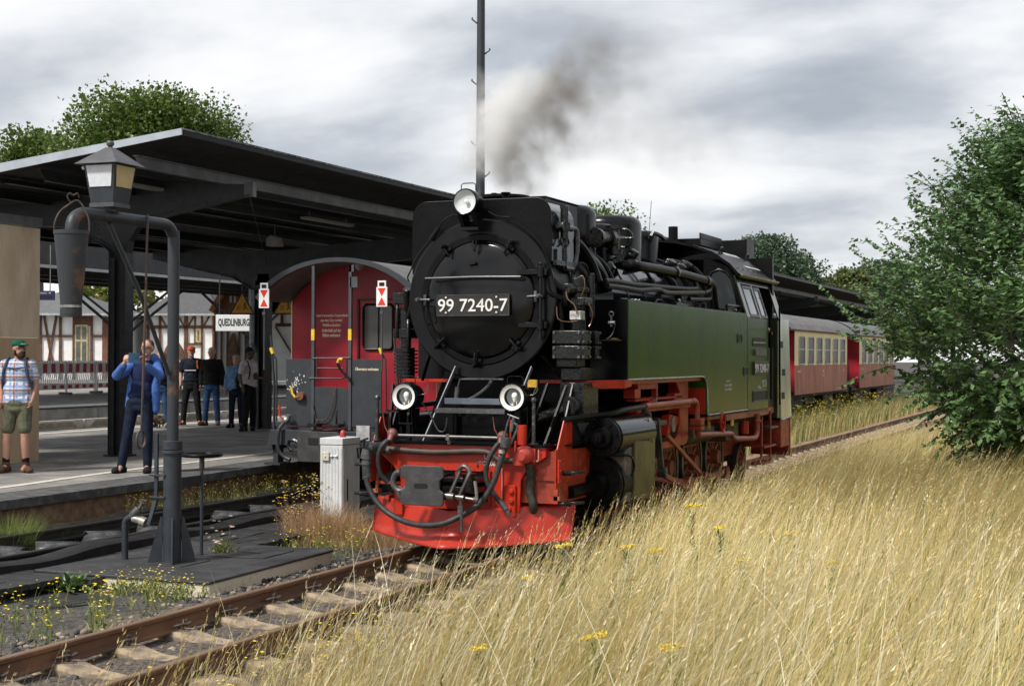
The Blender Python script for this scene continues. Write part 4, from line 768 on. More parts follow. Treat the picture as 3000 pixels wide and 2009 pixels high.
for s in (-1, 1):
    b = MB(); b.prism([(s*.60, 2.5), (s*1.15, 2.5), (s*1.15, 2.6), (s*1.02, 3.02), (s*.95, 3.15), (s*.6, 3.3)], 'y', 6.66, 6.69); cf = lp(b, 'cab_front', BLACK)
    b = MB(); b.prism([(s*.66, 2.55), (s*1.08, 2.55), (s*1.07, 2.7), (s*1.0, 2.98), (s*.92, 3.08), (s*.82, 3.12), (s*.72, 3.08), (s*.66, 2.98)], 'y', 6.652, 6.662); lp(b, 'front_window', GLASS, cf)
    b = MB(); b.tube([(s*x, 6.65, z) for x, z in ((.66, 2.55), (1.08, 2.55), (1.07, 2.7), (1.0, 2.98), (.92, 3.08), (.82, 3.12), (.72, 3.08), (.66, 2.98), (.66, 2.55))], .016, 6); lp(b, 'window_frame', BLACK, cf)
b = MB(); b.bb((-1.1, 6.7, 1.1), (1.1, 8.8, 1.17)); b.bb((-1.1, 8.7, 1.17), (1.1, 8.8, 3.4)); b.bb((-.9, 6.7, 1.17), (.9, 6.75, 2.9)); lp(b, 'cab_interior', BLACKM)
# ---- bunker ----
SKYSHEEN = mat('bunker side with sky sheen in colour', (.62, .64, .56), .2, metal=.5, var=.15, vscale=3, bump=.12, bscale=2.5, stretch=(1, 2, .15))  # bright sky reflection on the panel is put into this pale base colour
b = MB(); b.bb((-1.14, 8.81, .99), (1.14, 9.5, 2.48)); bk = lp(b, 'coal_bunker', GREEN, loco, .006)
for s in (-1, 1):
    b = MB(); b.prism([(8.80, .965), (9.5, 1.005), (9.5, 2.49), (8.80, 2.49)], 'x', s*1.201, s*1.222); b.v = [(x-s*.045*max(0, z-1.0)/1.49, y, z) for x, y, z in b.v]; bs = lp(b, 'bunker_side', SKYSHEEN, bk)
    for y, z in ((8.93, 2.1), (9.03, 1.68), (8.95, 1.33)): b = MB(); dx_ = s*.045*(z-1)/1.49; b.bb((s*1.205-dx_, y-.09, z-.05), (s*1.228-dx_, y+.09, z+.05)); lp(b, 'step_hole', MATS['hold dark'], bs)
    b = MB(); b.tube([(s*1.223, 8.80, .965), (s*1.223, 9.5, 1.005)], .012, 6); lp(b, 'edge_bead', MATS['pale edge bead'], bs)
b = MB(); b.prism([(-.66, 2.48), (-.66, 3.74), (.66, 3.74), (.66, 2.48)], 'y', 9.38, 9.42); b.bb((.64, 8.9, 2.48), (.66, 9.42, 3.72)); b.bb((-.66, 8.9, 2.48), (-.64, 9.42, 3.72)); lp(b, 'bunker_board', BLACKM, bk)
b = MB(); b.sphere((0, 9.15, 2.9), .55, 14, 8, (1, .4, .9)); lp(b, 'coal', COAL, bk)
# ---- cylinders ----
for s in (-1, 1):
    b = MB(); b.cyl((s*1.155, .92, 1.10), (s*1.155, 2.05, 1.10), .205, n=32); cy = lp(b, 'valve_cylinder', BLACKG)
    b = MB(); b.cyl((s*1.155, .86, 1.10), (s*1.155, .92, 1.10), .195, n=32); b.cyl((s*1.155, .80, 1.10), (s*1.155, .87, 1.10), .10, .13, 20); b.cyl((s*1.155, .68, 1.10), (s*1.155, .80, 1.10), .055, .06, 14); b.cyl((s*1.155, .66, 1.10), (s*1.155, .69, 1.10), .03, n=10); b.bolts([(s*1.155+.155*math.cos(a), .862, 1.10+.155*math.sin(a)) for a in np.linspace(0.2, 6.28+.2, 9)[:-1]], (0, -1, 0), .02, .02); b.cyl((s*1.12, .84, 1.23), (s*1.11, .80, 1.28), .02, n=8); lp(b, 'cylinder_cover', BLACKM, cy)
    b = MB(); b.cyl((s*1.06, 1.02, .62), (s*1.06, 2.05, .62), .285, n=36); cy2 = lp(b, 'main_cylinder', BLACKM)
    b = MB(); b.cyl((s*1.06, .96, .62), (s*1.06, 1.03, .62), .275, n=36); b.cyl((s*1.06, .86, .60), (s*1.06, .97, .62), .12, .15, 20); b.cyl((s*1.0, .35, .585), (s*1.04, .86, .60), .062, n=16); b.bolts([(s*1.06+.225*math.cos(a), .962, .62+.225*math.sin(a)) for a in np.linspace(0.2, 6.28+.2, 11)[:-1]], (0, -1, 0), .026, .025); lp(b, 'cylinder_cover', BLACKM, cy2)
    CASE = [(1.30, .44), (2.03, .40), (2.03, 1.16), (1.95, 1.16), (1.8, 1.02), (1.32, 1.06)]
    b = MB(); b.prism(CASE, 'x', s*1.05, s*1.352); cs2 = lp(b, 'cylinder_casing', OLIVE, loco, .01)
    b = MB(); b.prism([(1.06, .42), (1.299, .43), (1.299, 1.02), (1.1, .94)], 'x', s*1.05, s*1.33); lp(b, 'casing_edge', mat('worn pinkish sheet', (.20, .15, .13), .5, c2=(.08, .07, .06), vscale=9), cs2, .02)
    b = MB(); b.bolts([(s*1.352, 1.36+.11*k, 1.04) for k in range(5)]+[(s*1.352, 1.35, .5+.12*k) for k in range(4)]+[(s*1.352, 1.98, .5+.14*k) for k in range(4)], (s, 0, 0), .008, .005); b.cyl((s*1.350, 1.55, .80), (s*1.354, 1.55, .80), .02, n=8); b.tube([(s*1.3, 1.9, 1.28), (s*1.34, 1.9, 1.15), (s*1.356, 1.9, 1.0)], .005, 5); lp(b, 'rivets', OLIVE, cs2)
    b = MB(); b.tube([(s*1.30, 1.0, .92), (s*1.36, 1.15, .90), (s*1.37, 1.25, .80), (s*1.36, 1.2, .7)], .012, 6, 3); b.tube([(s*1.20, .9, .93), (s*1.32, 1.05, .92)], .025, 6); lp(b, 'drain_pipe', BLACKM, cs2)
# ---- wheels, rods ----
TYRE = mat('wheel tyre', (.16, .15, .145), .4, metal=.6, c2=(.08, .075, .07), vscale=8)
def wheel(r, n):
    b = MB(); b.lathe([(r-.075, 0), (r, 0), (r, .11), (r+.025, .115), (r+.025, .14), (r-.075, .14), (r-.075, 0)], (.06, 0, 0), (-.94, 0, 0), 44, caps=False); t_ = b.mesh('tyre'); t_.materials.append(TYRE)
    b = MB(); b.lathe([(r-.125, .015), (r-.072, .015), (r-.072, .12), (r-.125, .12), (r-.125, .015)], (.06, 0, 0), (-.94, 0, 0), 44, caps=False); b.cyl((.09, 0, 0), (-.07, 0, 0), .11 if r > .4 else .08, n=18)
    for k in range(n):
        a = 2*math.pi*k/n; b.beam((.0, .08*math.cos(a), .08*math.sin(a)), (.0, (r-.10)*math.cos(a), (r-.10)*math.sin(a)), .045, .05, (1, 0, 0))
    if r > .4:
        b.prism([(.1*math.cos(a)+.0, .1*math.sin(a)) for a in np.linspace(0, 6.28, 14)[:-1]], 'x', .05, .12); b.cyl((.06, .0, -.22), (.12, 0, -.22), .09, n=14)
        b.prism([((r-.1)*math.cos(a), (r-.1)*math.sin(a)) for a in np.linspace(.6, 2.5, 10)]+[(-.2, .2), (.2, .2)], 'x', -.03, .04)
    c_ = b.mesh('wheel_centre'); c_.materials.append(REDB); return t_, c_
wt, wc = wheel(.5, 12); lt, lc = wheel(.3, 9)
DY = [2.6, 3.75, 4.9, 6.05, 7.2]
for s in (-1, 1):
    for y in DY:
        o = link('driving_wheel', wt, loco, loc=(s*.56, y, .5), rot=(0, 0, 0 if s > 0 else math.pi)); link('wheel_centre', wc, o)
    for y in (.78, 8.75):
        o = link('carrying_wheel', lt, loco, loc=(s*.56, y, .3), rot=(0, 0, 0 if s > 0 else math.pi)); link('wheel_centre', lc, o)
    b = MB(); b.bb((s*.74, 2.5, .235), (s*.78, 7.3, .325)); 
    for y in DY: b.cyl((s*.70, y, .28), (s*.82, y, .28), .09, n=16)
    lp(b, 'coupling_rod', REDB, loco, .006)
    b = MB(); b.beam((s*.92, 2.55, .62), (s*.88, 4.9, .30), .045, .09); b.cyl((s*.84, 4.9, .29), (s*.96, 4.9, .29), .10, n=16); b.cyl((s*.86, 2.55, .62), (s*.98, 2.55, .62), .07, n=12); lp(b, 'connecting_rod', mat('orange red rod', (.42, .10, .05), .45, var=.25, vscale=8), loco, .006)
    b = MB(); b.bb((s*1.0, 2.05, .50), (s*1.08, 3.2, .58)); b.bb((s*1.0, 2.05, .70), (s*1.08, 3.2, .75)); lp(b, 'slide_bar', REDB, loco, .006)
    b = MB(); b.bb((s*.95, 2.4, .50), (s*1.13, 2.75, .75)); b.cyl((s*1.0, 2.0, .62), (s*1.0, 2.4, .62), .035, n=12); b.cyl((s*1.13, 2.58, .62), (s*1.17, 2.58, .62), .06, n=12); lp(b, 'crosshead', STEELG, loco, .01)
    b = MB(); b.beam((s*1.14, 2.75, 1.22), (s*1.14, 2.95, .56), .04, .07, (1, 0, 0)); b.cyl((s*1.10, 2.95, .60), (s*1.2, 2.95, .60), .06, n=12); b.beam((s*1.16, 2.3, 1.17), (s*1.16, 2.45, .95), .03, .05, (1, 0, 0)); b.beam((s*1.14, 2.2, 1.18), (s*1.14, 3.1, 1.16), .035, .06); b.tube([(s*1.16, 2.2, 1.32), (s*1.18, 2.35, 1.28), (s*1.18, 2.38, 1.1), (s*1.18, 2.42, 1.0)], .028, 8, 3); lp(b, 'combination_lever', mat('oily steel lever', (.10, .10, .095), .35, metal=.5, var=.4), loco, .006)
    b = MB(); b.beam((s*1.08, 2.9, .62), (s*1.0, 4.9, .2), .04, .06); b.beam((s*1.1, 3.3, 1.0), (s*1.05, 4.9, .45), .03, .05); lp(b, 'eccentric_rod', MATS['orange red rod'])
    b = MB(); b.beam((s*1.10, 2.15, 1.17), (s*1.10, 3.0, 1.17), .03, .05); lp(b, 'valve_rod', RED)
    b = MB(); b.prism([(4.22, 1.66), (4.22, .93), (4.16, .87), (4.05, .85), (3.0, .85), (3.0, .92), (3.68, .94), (3.80, 1.0), (3.85, 1.12), (3.85, 1.50), (3.7, 1.62), (3.4, 1.66)], 'x', s*1.06, s*1.085); mb_ = lp(b, 'motion_bracket', RED, loco, .004)
    b = MB(); b.bb((s*1.0, 2.1, 1.30), (s*1.12, 4.2, 1.345)); b.bb((s*1.0, 2.1, 1.42), (s*1.10, 4.0, 1.45)); b.bb((s*.9, 2.2, 1.55), (s*1.1, 2.9, 1.66)); b.bb((s*1.0, 3.0, 1.45), (s*1.06, 3.06, 1.66)); b.prism([(3.3, 1.0), (3.75, 1.12), (3.75, 1.2), (3.4, 1.24)], 'x', s*1.0, s*1.1); b.bb((s*1.0, 2.0, 1.46), (s*1.13, 2.2, 1.56)); b.prism([(2.55, 1.345), (2.85, 1.345), (2.75, 1.46), (2.65, 1.46)], 'x', s*1.0, s*1.1); b.prism([(3.6, 1.345), (3.95, 1.345), (3.9, 1.48), (3.6, 1.48)], 'x', s*1.0, s*1.1); lp(b, 'guide_rail', RED, mb_, .004)
    b = MB(); b.cyl((s*1.1, 2.78, 1.42), (s*1.13, 2.78, 1.42), .035, n=12); b.cyl((s*1.09, 3.5, 1.12), (s*1.12, 3.5, 1.12), .09, n=16); lp(b, 'pin', STEEL, mb_)
    b = MB(); b.bb((s*.50, 2.0, .45), (s*.53, 9.4, 1.15)); lp(b, 'main_frame', REDD)
    b = MB(); b.tube([(s*1.24, 2.0, 1.378), (s*1.24, 3.75, 1.382), (s*1.24, 3.95, 1.38), (s*1.24, 4.04, 1.33), (s*1.24, 4.06, 1.2), (s*1.24, 4.07, 1.05), (s*1.24, 4.13, .975), (s*1.24, 4.3, .962), (s*1.24, 5.6, .915), (s*1.24, 5.7, .89), (s*1.24, 5.85, .84), (s*1.24, 6.0, .83), (s*1.24, 6.9, .79), (s*1.24, 7.08, .81), (s*1.24, 7.17, .88), (s*1.24, 7.18, 1.12)], .036, 10, 2); rp = lp(b, 'brake_pipe', mat('dull red pipe', (.36, .085, .05), .45, var=.2, vscale=8))
    b = MB(); b.tube([(s*1.24, 2.0, 1.378), (s*1.22, 1.3, 1.36), (s*1.18, 1.0, 1.33), (s*1.05, .5, 1.31), (s*1.0, .2, 1.3)], .03, 8, 2); lp(b, 'pipe_front', BLACKM, rp)
    b = MB(); b.bb((s*1.17, 3.98, 1.09), (s*1.31, 4.15, 1.17)); b.bb((s*1.17, 3.98, 1.03), (s*1.31, 4.15, 1.08)); b.cyl((s*1.24, 3.78, 1.382), (s*1.24, 3.8, 1.382), .042, n=12); b.cyl((s*1.24, 7.18, 1.0), (s*1.24, 7.18, 1.03), .07, n=12); lp(b, 'flange', REDD, rp, .004)
    b = MB(); b.tube([(s*1.26, 5.2+.09*math.cos(a), 1.08+.12*math.sin(a)) for a in np.linspace(0, 6.28, 16)], .018, 6); b.cyl((s*1.0, 5.2, 1.08), (s*1.27, 5.2, 1.08), .016, n=6); b.cyl((s*1.0, 5.2, .92), (s*1.0, 5.2, 1.1), .02, n=6); lp(b, 'handwheel', RED)
    b = MB(); b.cyl((s*1.16, 6.75, .86), (s*1.16, 6.75, 1.03), .06, n=14); b.cyl((s*1.16, 6.75, 1.03), (s*1.16, 6.75, 1.15), .012, n=6); lp(b, 'red_cylinder', RED)
    b = MB(); b.bb((s*1.18, 5.9, 1.0), (s*1.2, 6.0, 1.12)); b.bb((s*1.1, 5.05, 1.0), (s*1.12, 5.12, 1.1)); lp(b, 'yellow_tag', YELLOW)
    b = MB(); b.bb((s*1.10, 4.7, 1.12), (s*1.2, 8.2, 1.168)); b.bb((s*1.12, 5.6, 1.08), (s*1.205, 8.0, 1.165)); b.bb((s*.9, 7.9, 1.08), (s*1.15, 8.6, 1.18)); lp(b, 'footplate_edge', REDB, loco, .003)
    b = MB(); b.bb((s*1.14, 7.75, .60), (s*1.17, 7.80, 1.12)); b.bb((s*1.14, 8.3, .60), (s*1.17, 8.35, 1.15)); b.bb((s*1.02, 7.7, .60), (s*1.22, 8.45, .63)); b.bb((s*1.0, 7.7, .36), (s*1.2, 8.4, .39)); b.bb((s*1.14, 7.75, .36), (s*1.17, 7.80, .6)); b.bb((s*1.14, 8.3, .36), (s*1.17, 8.35, .6)); lp(b, 'cab_steps', mat('dark red steps', (.30, .03, .018), .45, var=.3), loco, .003)
    b = MB(); b.bb((s*1.02, 8.0, .87), (s*1.24, 8.5, .90)); lp(b, 'step_tread', IRON)
    b = MB(); b.bb((s*.6, 8.85, .55), (s*1.2, 9.48, .96)); b.bb((s*.6, 9.44, .4), (s*1.21, 9.5, 1.0)); lp(b, 'rear_apron', REDD, loco, .004)
    b = MB(); b.box((s*.86, 6.75, .88), (.26, .7, .24)); b.cyl((s*.9, 4.6, .95), (s*.9, 5.6, .95), .15, n=16); lp(b, 'brake_gear', mat('tan greasy gear', (.16, .10, .05), .55, c2=(.05, .04, .03), vscale=5), loco, .01)
b = MB(); b.bb((-.9, 1.2, .95), (.9, 9.0, 1.12)); b.bb((-.48, .1, .35), (.48, 9.3, 1.0)); lp(b, 'inner_frame', mat('frame dark', (.02, .014, .012), .7, var=.4))
b = MB(); b.bb((-1.1, 9.45, .6), (1.1, 9.55, 1.0)); lp(b, 'rear_beam', RED, loco, .01)
# ================= platform canopy =================
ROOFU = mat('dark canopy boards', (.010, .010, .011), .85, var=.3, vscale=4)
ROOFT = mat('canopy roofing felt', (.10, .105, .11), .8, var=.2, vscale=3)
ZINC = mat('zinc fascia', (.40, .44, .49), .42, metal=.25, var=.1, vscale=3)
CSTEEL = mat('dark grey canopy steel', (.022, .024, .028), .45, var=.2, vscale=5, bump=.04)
CSTEELL = mat('lighter grey purlin', (.105, .107, .112), .5, var=.2, vscale=3)
canopy = empty('platform_canopy', (-10.2, 5.95, .3), 0, 'black butterfly canopy roof on riveted steel columns over the platform', 'canopy')
OFF = Vector((10.2, -5.95, -.3))
def cb(b, name, m, parent=canopy, bevel=0):
    b.v = [tuple(Vector(p)+OFF) for p in b.v] if parent is canopy or True else b.v
    return b.build(name, m, parent, bevel)
def rz_(x): return 5.008-.1035*(-5.9-x) if x > -10.2 else 4.563+.035*(x+10.2)
Y0c, Y1c = 3.6, 76.
for nm, xa, xb in (('roof', -10.2, -5.9), ('roof', -14.6, -10.2)):
    b = MB(); za, zb = rz_(xa), rz_(xb)
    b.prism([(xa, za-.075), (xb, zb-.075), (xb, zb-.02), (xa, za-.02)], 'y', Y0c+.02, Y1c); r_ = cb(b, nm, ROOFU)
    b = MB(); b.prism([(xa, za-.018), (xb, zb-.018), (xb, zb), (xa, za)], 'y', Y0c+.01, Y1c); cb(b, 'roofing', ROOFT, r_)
    b = MB(); b.prism([(xa, za-.135), (xb, zb-.085), (xb, zb+.006), (xa, za+.006)], 'y', Y0c-.02, Y0c+.005); cb(b, 'end_fascia', ZINC, r_)
b = MB(); b.bb((-5.93, Y0c+.02, 4.92), (-5.895, Y1c, 4.99)); b.mi = 1; b.bb((-5.94, Y0c, 4.99), (-5.88, Y1c, 5.018)); cb(b, 'eave_trim', [BLACKM, mat('lichen eave edge', (.20, .20, .205), .8, c2=(.05, .05, .05), vscale=7, lo=.4, hi=.55)])
for x, z0, z1, m in ((-6.8, 4.55, 4.70, CSTEELL), (-8.5, 4.44, 4.60, CSTEEL), (-7.6, 4.60, 4.66, CSTEEL), (-9.4, 4.47, 4.53, CSTEEL), (-10.2, 4.35, 4.48, CSTEEL), (-11.9, 4.28, 4.42, CSTEEL), (-13.6, 4.22, 4.36, CSTEEL), (-12.8, 4.36, 4.40, CSTEEL), (-14.5, 4.24, 4.33, CSTEEL)):
    b = MB(); ya = 3.75 if z1-z0 > .1 else 3.9
    b.prism([(ya, z1), (ya+.06, z1-.09), (ya+.16, z0), (Y1c, z0), (Y1c, z1)], 'x', x-.012, x+.012); b.bb((x-.05, ya+.16, z0-.008), (x+.05, Y1c, z0+.004)); b.bb((x-.05, ya, z1-.004), (x+.05, Y1c, z1+.01)); cb(b, 'purlin', m)
def frame(X, Y, full=True):
    arm = [(X-.14, 3.45), (X+.14, 3.45), (X+.20, 3.72), (X+.34, 3.92), (X+.6, 4.04), (X+1.0, 4.11), (-6.3, 4.36), (-6.3, 4.52), (X+.5, rz_(X+.5)-.12), (X, 4.5), (X-.5, 4.42), (-14.2, 4.36), (-14.2, 4.22), (X-1.0, 3.98), (X-.6, 3.76), (X-.36, 3.68), (X-.20, 3.58)]
    if X < -10: arm = [(X-.14, 3.3), (X+.14, 3.3), (X+.2, 3.5), (X+.4, 3.6), (X+1.2, 3.68), (-7.2, 4.02), (-6.3, 4.2), (-6.3, 4.5), (-7.8, 4.42), (X+.4, 4.2), (X, 4.22), (-14.4, 4.34), (-14.4, 4.1), (X-1.6, 3.80), (X-.75, 3.62), (X-.35, 3.4), (X-.2, 3.3)]
    b = MB(); b.prism(arm, 'y', Y-.012, Y+.012); a_ = cb(b, 'cross_arm', CSTEEL)
    b = MB()
    low = [p for p in arm[1:7]]
    for i in range(len(low)-1): b.beam((low[i][0], Y, low[i][1]), (low[i+1][0], Y, low[i+1][1]), .14, .016)
    low = [p for p in arm[12:]]+[arm[0]]
    for i in range(len(low)-1): b.beam((low[i][0], Y, low[i][1]), (low[i+1][0], Y, low[i+1][1]), .14, .016)
    cb(b, 'arm_flange', CSTEEL, a_)
    b = MB(); b.bb((-6.42, Y-.05, 4.33), (-6.26, Y+.05, 4.55)); cb(b, 'end_plate', CSTEELL, a_)
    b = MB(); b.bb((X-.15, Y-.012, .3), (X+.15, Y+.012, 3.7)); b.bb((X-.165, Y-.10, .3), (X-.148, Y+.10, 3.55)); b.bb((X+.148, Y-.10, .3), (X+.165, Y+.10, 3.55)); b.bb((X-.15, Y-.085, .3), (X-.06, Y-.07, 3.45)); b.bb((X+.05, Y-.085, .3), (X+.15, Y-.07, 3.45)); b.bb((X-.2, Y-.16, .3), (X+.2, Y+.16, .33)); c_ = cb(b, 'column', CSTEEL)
    b = MB()
    pts = [(X+dx, Y-.086, z) for dx in (-.125, -.085, .075, .125) for z in np.arange(.45, 3.5, .14)]
    for dz, (p0, p1) in enumerate(zip(arm[2:6], arm[3:7])):
        for t_ in np.linspace(0, 1, 8): pts.append((p0[0]+(p1[0]-p0[0])*t_, Y-.013, p0[1]+(p1[1]-p0[1])*t_+.06))
    for p0, p1 in zip(arm[12:16], arm[13:17]):
        for t_ in np.linspace(0, 1, 7): pts.append((p0[0]+(p1[0]-p0[0])*t_, Y-.013, p0[1]+(p1[1]-p0[1])*t_+.06))
    for i in range(5):
        for j in range(6): pts.append((X-.75+.09*i+.02*j, Y-.013, 3.78+.07*j))
    b.bolts(pts, (0, -1, 0), .014, .009, 6); b.bolts([(X+.165, Y+dy, z) for dy in (-.06, .06) for z in np.arange(.45, 3.5, .14)], (1, 0, 0), .014, .009, 6)
    o = cb(b, 'rivets', CSTEEL, c_); o['kind'] = 'stuff'
    return c_
frame(-8.755, 5.95); frame(-11.45, 14.3)
for y in (23, 32, 41, 50, 59, 68): frame(-11.2, y)
b = MB(); b.beam((-6.35, 5.95, 4.33), (-11.3, 14.2, 3.9), .012, .012); b.beam((-6.4, 14.3, 4.3), (-11.2, 23, 3.9), .012, .012); cb(b, 'tie_rod', CSTEEL)
TUBE = mat('fluorescent cover', (.33, .33, .31), .4, var=.1)
for i, (x, ya, yb, z) in enumerate(((-8.0, 4.95, 6.3, 4.53), (-8.2, 10.6, 12.4, 4.52), (-8.2, 16.5, 18.2, 4.52), (-12.2, 9.5, 11.2, 4.5))):
    b = MB(); b.prism([(-.09, .0), (.09, 0), (.07, -.05), (-.07, -.05)], 'y', 0, yb-ya); b.cyl((0, .2, 0), (0, .2, .12), .012, n=6); b.cyl((0, yb-ya-.2, 0), (0, yb-ya-.2, .12), .012, n=6)
    o = b.build('strip_light', TUBE, None, .01, loc=(x, ya, z)); tag(o, ('unlit strip light under the near end of the canopy', 'second unlit strip light under the canopy, above the red carriage roof', 'third unlit strip light along the canopy, behind the smokebox', 'unlit strip light under the far wing of the canopy')[i], 'light fixture', 'strip lights under the canopy')
b = MB(); b.prism([(-.13, 0), (.13, 0), (.10, .17), (-.02, .22), (-.12, .15)], 'y', -.12, .12); b.cyl((0, 0, .2), (0, 0, .42), .01, n=5); o = b.build('loudspeaker', mat('grey speaker', (.28, .27, .25), .6), None, .02, loc=(-9.4, 11.5, 4.05)); tag(o, 'small grey loudspeaker hanging under the canopy', 'loudspeaker')
# zinc downpipe at the second column
b = MB(); b.tube([(-11.62, 14.12, 3.35), (-11.62, 14.12, 2.3), (-11.6, 14.1, 2.15), (-11.52, 14.05, 1.95), (-11.5, 14.04, 1.8), (-11.5, 14.04, .3)], .06, 12, 2)
for z in (1.75, .95): b.cyl((-11.5, 14.04, z), (-11.5, 14.04, z+.04), .07, n=12)
cb(b, 'downpipe', mat('zinc pipe', (.20, .21, .225), .4, metal=.3, var=.2))
# plywood hoarding round a column at the left
PLY = mat('plywood', (.56, .42, .27), .7, c2=(.44, .31, .19), vscale=2.2, bump=.1, bscale=8, stretch=(1.6, 1, .35))
PLY2 = mat('plywood pale', (.62, .50, .36), .7, c2=(.48, .37, .25), vscale=2.6, bump=.1, bscale=8, stretch=(1.6, 1, .35))
hoard = empty('plywood_hoarding', (-10.0, 4.3, .3), 0, 'tall plywood hoarding boxed round a canopy column at left', 'hoarding')
for z0_, z1_, m_ in ((0, 1.86, PLY), (1.864, 3.52, PLY2)):
    for k in range(3): b = MB(); b.bb((.782, -5.2+1.83*k, z0_), (.806, -3.374+1.83*k-.004, z1_)); b.build('side_panel', m_, hoard)
b = MB(); b.bb((-1.2, .27, 0), (.78, .288, 3.5)); b.build('panel', PLY2, hoard)
b = MB(); b.bb((.72, -5.2, 3.54), (.84, .3, 3.68)); b.build('top_rail', CSTEELL, hoard)

# ================= water crane =================
CRANE = mat('crane paint', (.030, .036, .046), .42, var=.18, vscale=6, bump=.05)
CRANER = mat('crane paint rusting', (.030, .035, .043), .5, c2=(.16, .075, .04), vscale=4, lo=.30, hi=.42, bump=.1)
slab_ = empty('concrete_slab', (-2.4, -1.0, -.22), 0, 'dark topped concrete slab under the water crane beside the rails', 'slab')
b = MB(); b.prism([(-.9, -1.2), (.97, -1.17), (.88, 1.13), (-.85, 1.10)], 'z', -.1, .115); b.build('slab_body', mat('pitted pale concrete', (.66, .60, .46), .9, c2=(.42, .36, .26), vscale=16, bump=.6, bscale=30, lo=.3, hi=.45), slab_, .01)
SLABT = mat('oil blackened top', (.050, .049, .050), .62, c2=(.026, .026, .027), vscale=5, bump=.35, bscale=14)
b = MB(); b.prism([(-.92, -1.22), (.985, -1.19), (.895, 1.145), (-.87, 1.115)], 'z', .116, .14); b.build('slab_top', SLABT, slab_, .006)
b = MB(); b.prism([(-.1, .15), (.62, .25), (.6, .85), (-.08, .75)], 'z', .14, .15); b.build('cover_plate', SLABT, slab_, .003); b = MB(); b.bb((.2, .5, .15), (.42, .52, .158)); b.build('plate_handle', STEELG, slab_)
b = MB(); b.prism([(-.94, -1.215), (-.918, -1.215), (-.88, 1.11), (-.9, 1.11)], 'z', -.08, .137); b.build('side_kerb', PANELW, slab_)
crane = empty('water_crane', (-2.44, -1.324, -.08), 0, 'grey water crane with bent pipe arm and hanging spout bucket beside the track', 'water crane')
b = MB(); b.cyl((0, 0, 0), (0, 0, 1.06), .086, n=28); post = b.build('lower_post', CRANE, crane)
b = MB(); b.cyl((0, 0, 1.045), (0, 0, 1.075), .106, n=28); b.cyl((0, 0, 1.082), (0, 0, 1.17), .096, n=28); b.build('collar', CRANE, crane, .004)
for a in (0, 90, 180, 270):
    b = MB(); b.prism([(.09, 0), (.225, 0), (.225, .02), (.11, .44), (.09, .44)], 'y', -.008, .008); b.build('foot_gusset', CRANE, crane, rot=(0, 0, R(a+35)))
b = MB(); b.prism([(-.27, -.24), (.27, -.24), (.27, .24), (-.27, .24)], 'z', .0, .008); b.build('base_plate', SLABT, crane)
ZA = 3.155+.08
b = MB(); pts = [(0, 0, 1.12), (0, 0, ZA-.22), (0, -.012, ZA-.11), (0, -.05, ZA-.045), (0, -.11, ZA-.008), (0, -.2, ZA)]+[(-.02*t_, -.2-1.05*t_, ZA) for t_ in (.25, .5, .75, 1)]+[(-.022, -1.33, ZA-.012), (-.024, -1.40, ZA-.05), (-.025, -1.435, ZA-.11), (-.025, -1.44, ZA-.22)]
b.tube(pts, .056, 20, 3); b.build('pipe_arm', CRANER, crane)
be = Vector((-.025, -1.44, 0))
b = MB(); zt, zb = 3.07, 2.40
b.lathe([(.152, 1), (.152, .95), (.146, .95), (.088, .0), (.075, 0), (.13, .9)], (be.x, be.y, zb), (be.x, be.y, zt), 28, caps=False); bu = b.build('spout_bucket', CRANER, crane)
b = MB(); b.cyl((be.x, be.y, zb-.08), (be.x, be.y, zb+.0), .093, n=24); b.build('rubber_sleeve', RUBBER, bu); b = MB(); b.cyl((be.x, be.y, zb), (be.x, be.y, zb+.022), .096, n=24); b.build('clamp_ring', STEEL, bu)
b = MB(); b.tube([(be.x-.10, be.y-.1, zt), (be.x-.10, be.y-.1, zt+.06), (be.x-.08, be.y-.06, zt+.16), (be.x-.03, be.y+.02, zt+.24), (be.x, be.y+.06, zt+.27), (be.x+.04, be.y+.08, zt+.24), (be.x+.09, be.y+.1, zt+.14), (be.x+.11, be.y+.1, zt+.07), (be.x+.11, be.y+.1, zt)], .008, 6, 3); b.tube([(be.x-.03, be.y+.02, zt+.25), (be.x-.05, be.y, zt+.30), (be.x-.02, be.y, zt+.33), (be.x+.0, be.y+.02, zt+.31), (be.x+.03, be.y+.04, zt+.33), (be.x+.03, be.y+.06, zt+.29)], .007, 6, 2); b.build('bucket_bail', mat('rusty wire', (.07, .045, .035), .6, var=.4, vscale=25), bu)
b = MB(); b.tube([(-.01, -.95, ZA-.06), (-.005, -.5, 2.55), (0, -.1, 1.86), (0, -.08, 1.80)], .021, 8); b.build('brace', CRANE, crane)
b = MB(); b.tube([(0.0, -.46, ZA-.05), (.05, -.48, ZA+.04), (.07, -.5, ZA+.055), (.085, -.52, ZA), (.085, -.53, 2.9), (.07, -.54, 2.0), (.05, -.55, 1.28)], .011, 6); b.tube([(.05, -.55+.065*math.sin(a), 1.21+.08*math.cos(a)) for a in np.linspace(0, 6.28, 20)], .011, 6); b.build('pull_rod', mat('rusty rod', (.09, .05, .035), .55, c2=(.04, .04, .042), vscale=5, stretch=(1, 1, .3)), crane)
b = MB(); b.bb((-.16, -.075, .60), (-.12, -.05, 1.24)); b.beam((-.14, -.06, .62), (-.2, -.1, .36), .04, .025, (0, 1, 0)); 
for z in (.62, .83): b.bb((-.2, -.10, z), (-.02, -.085, z+.018))
b.build('stop_bar', CRANE, crane, .003)
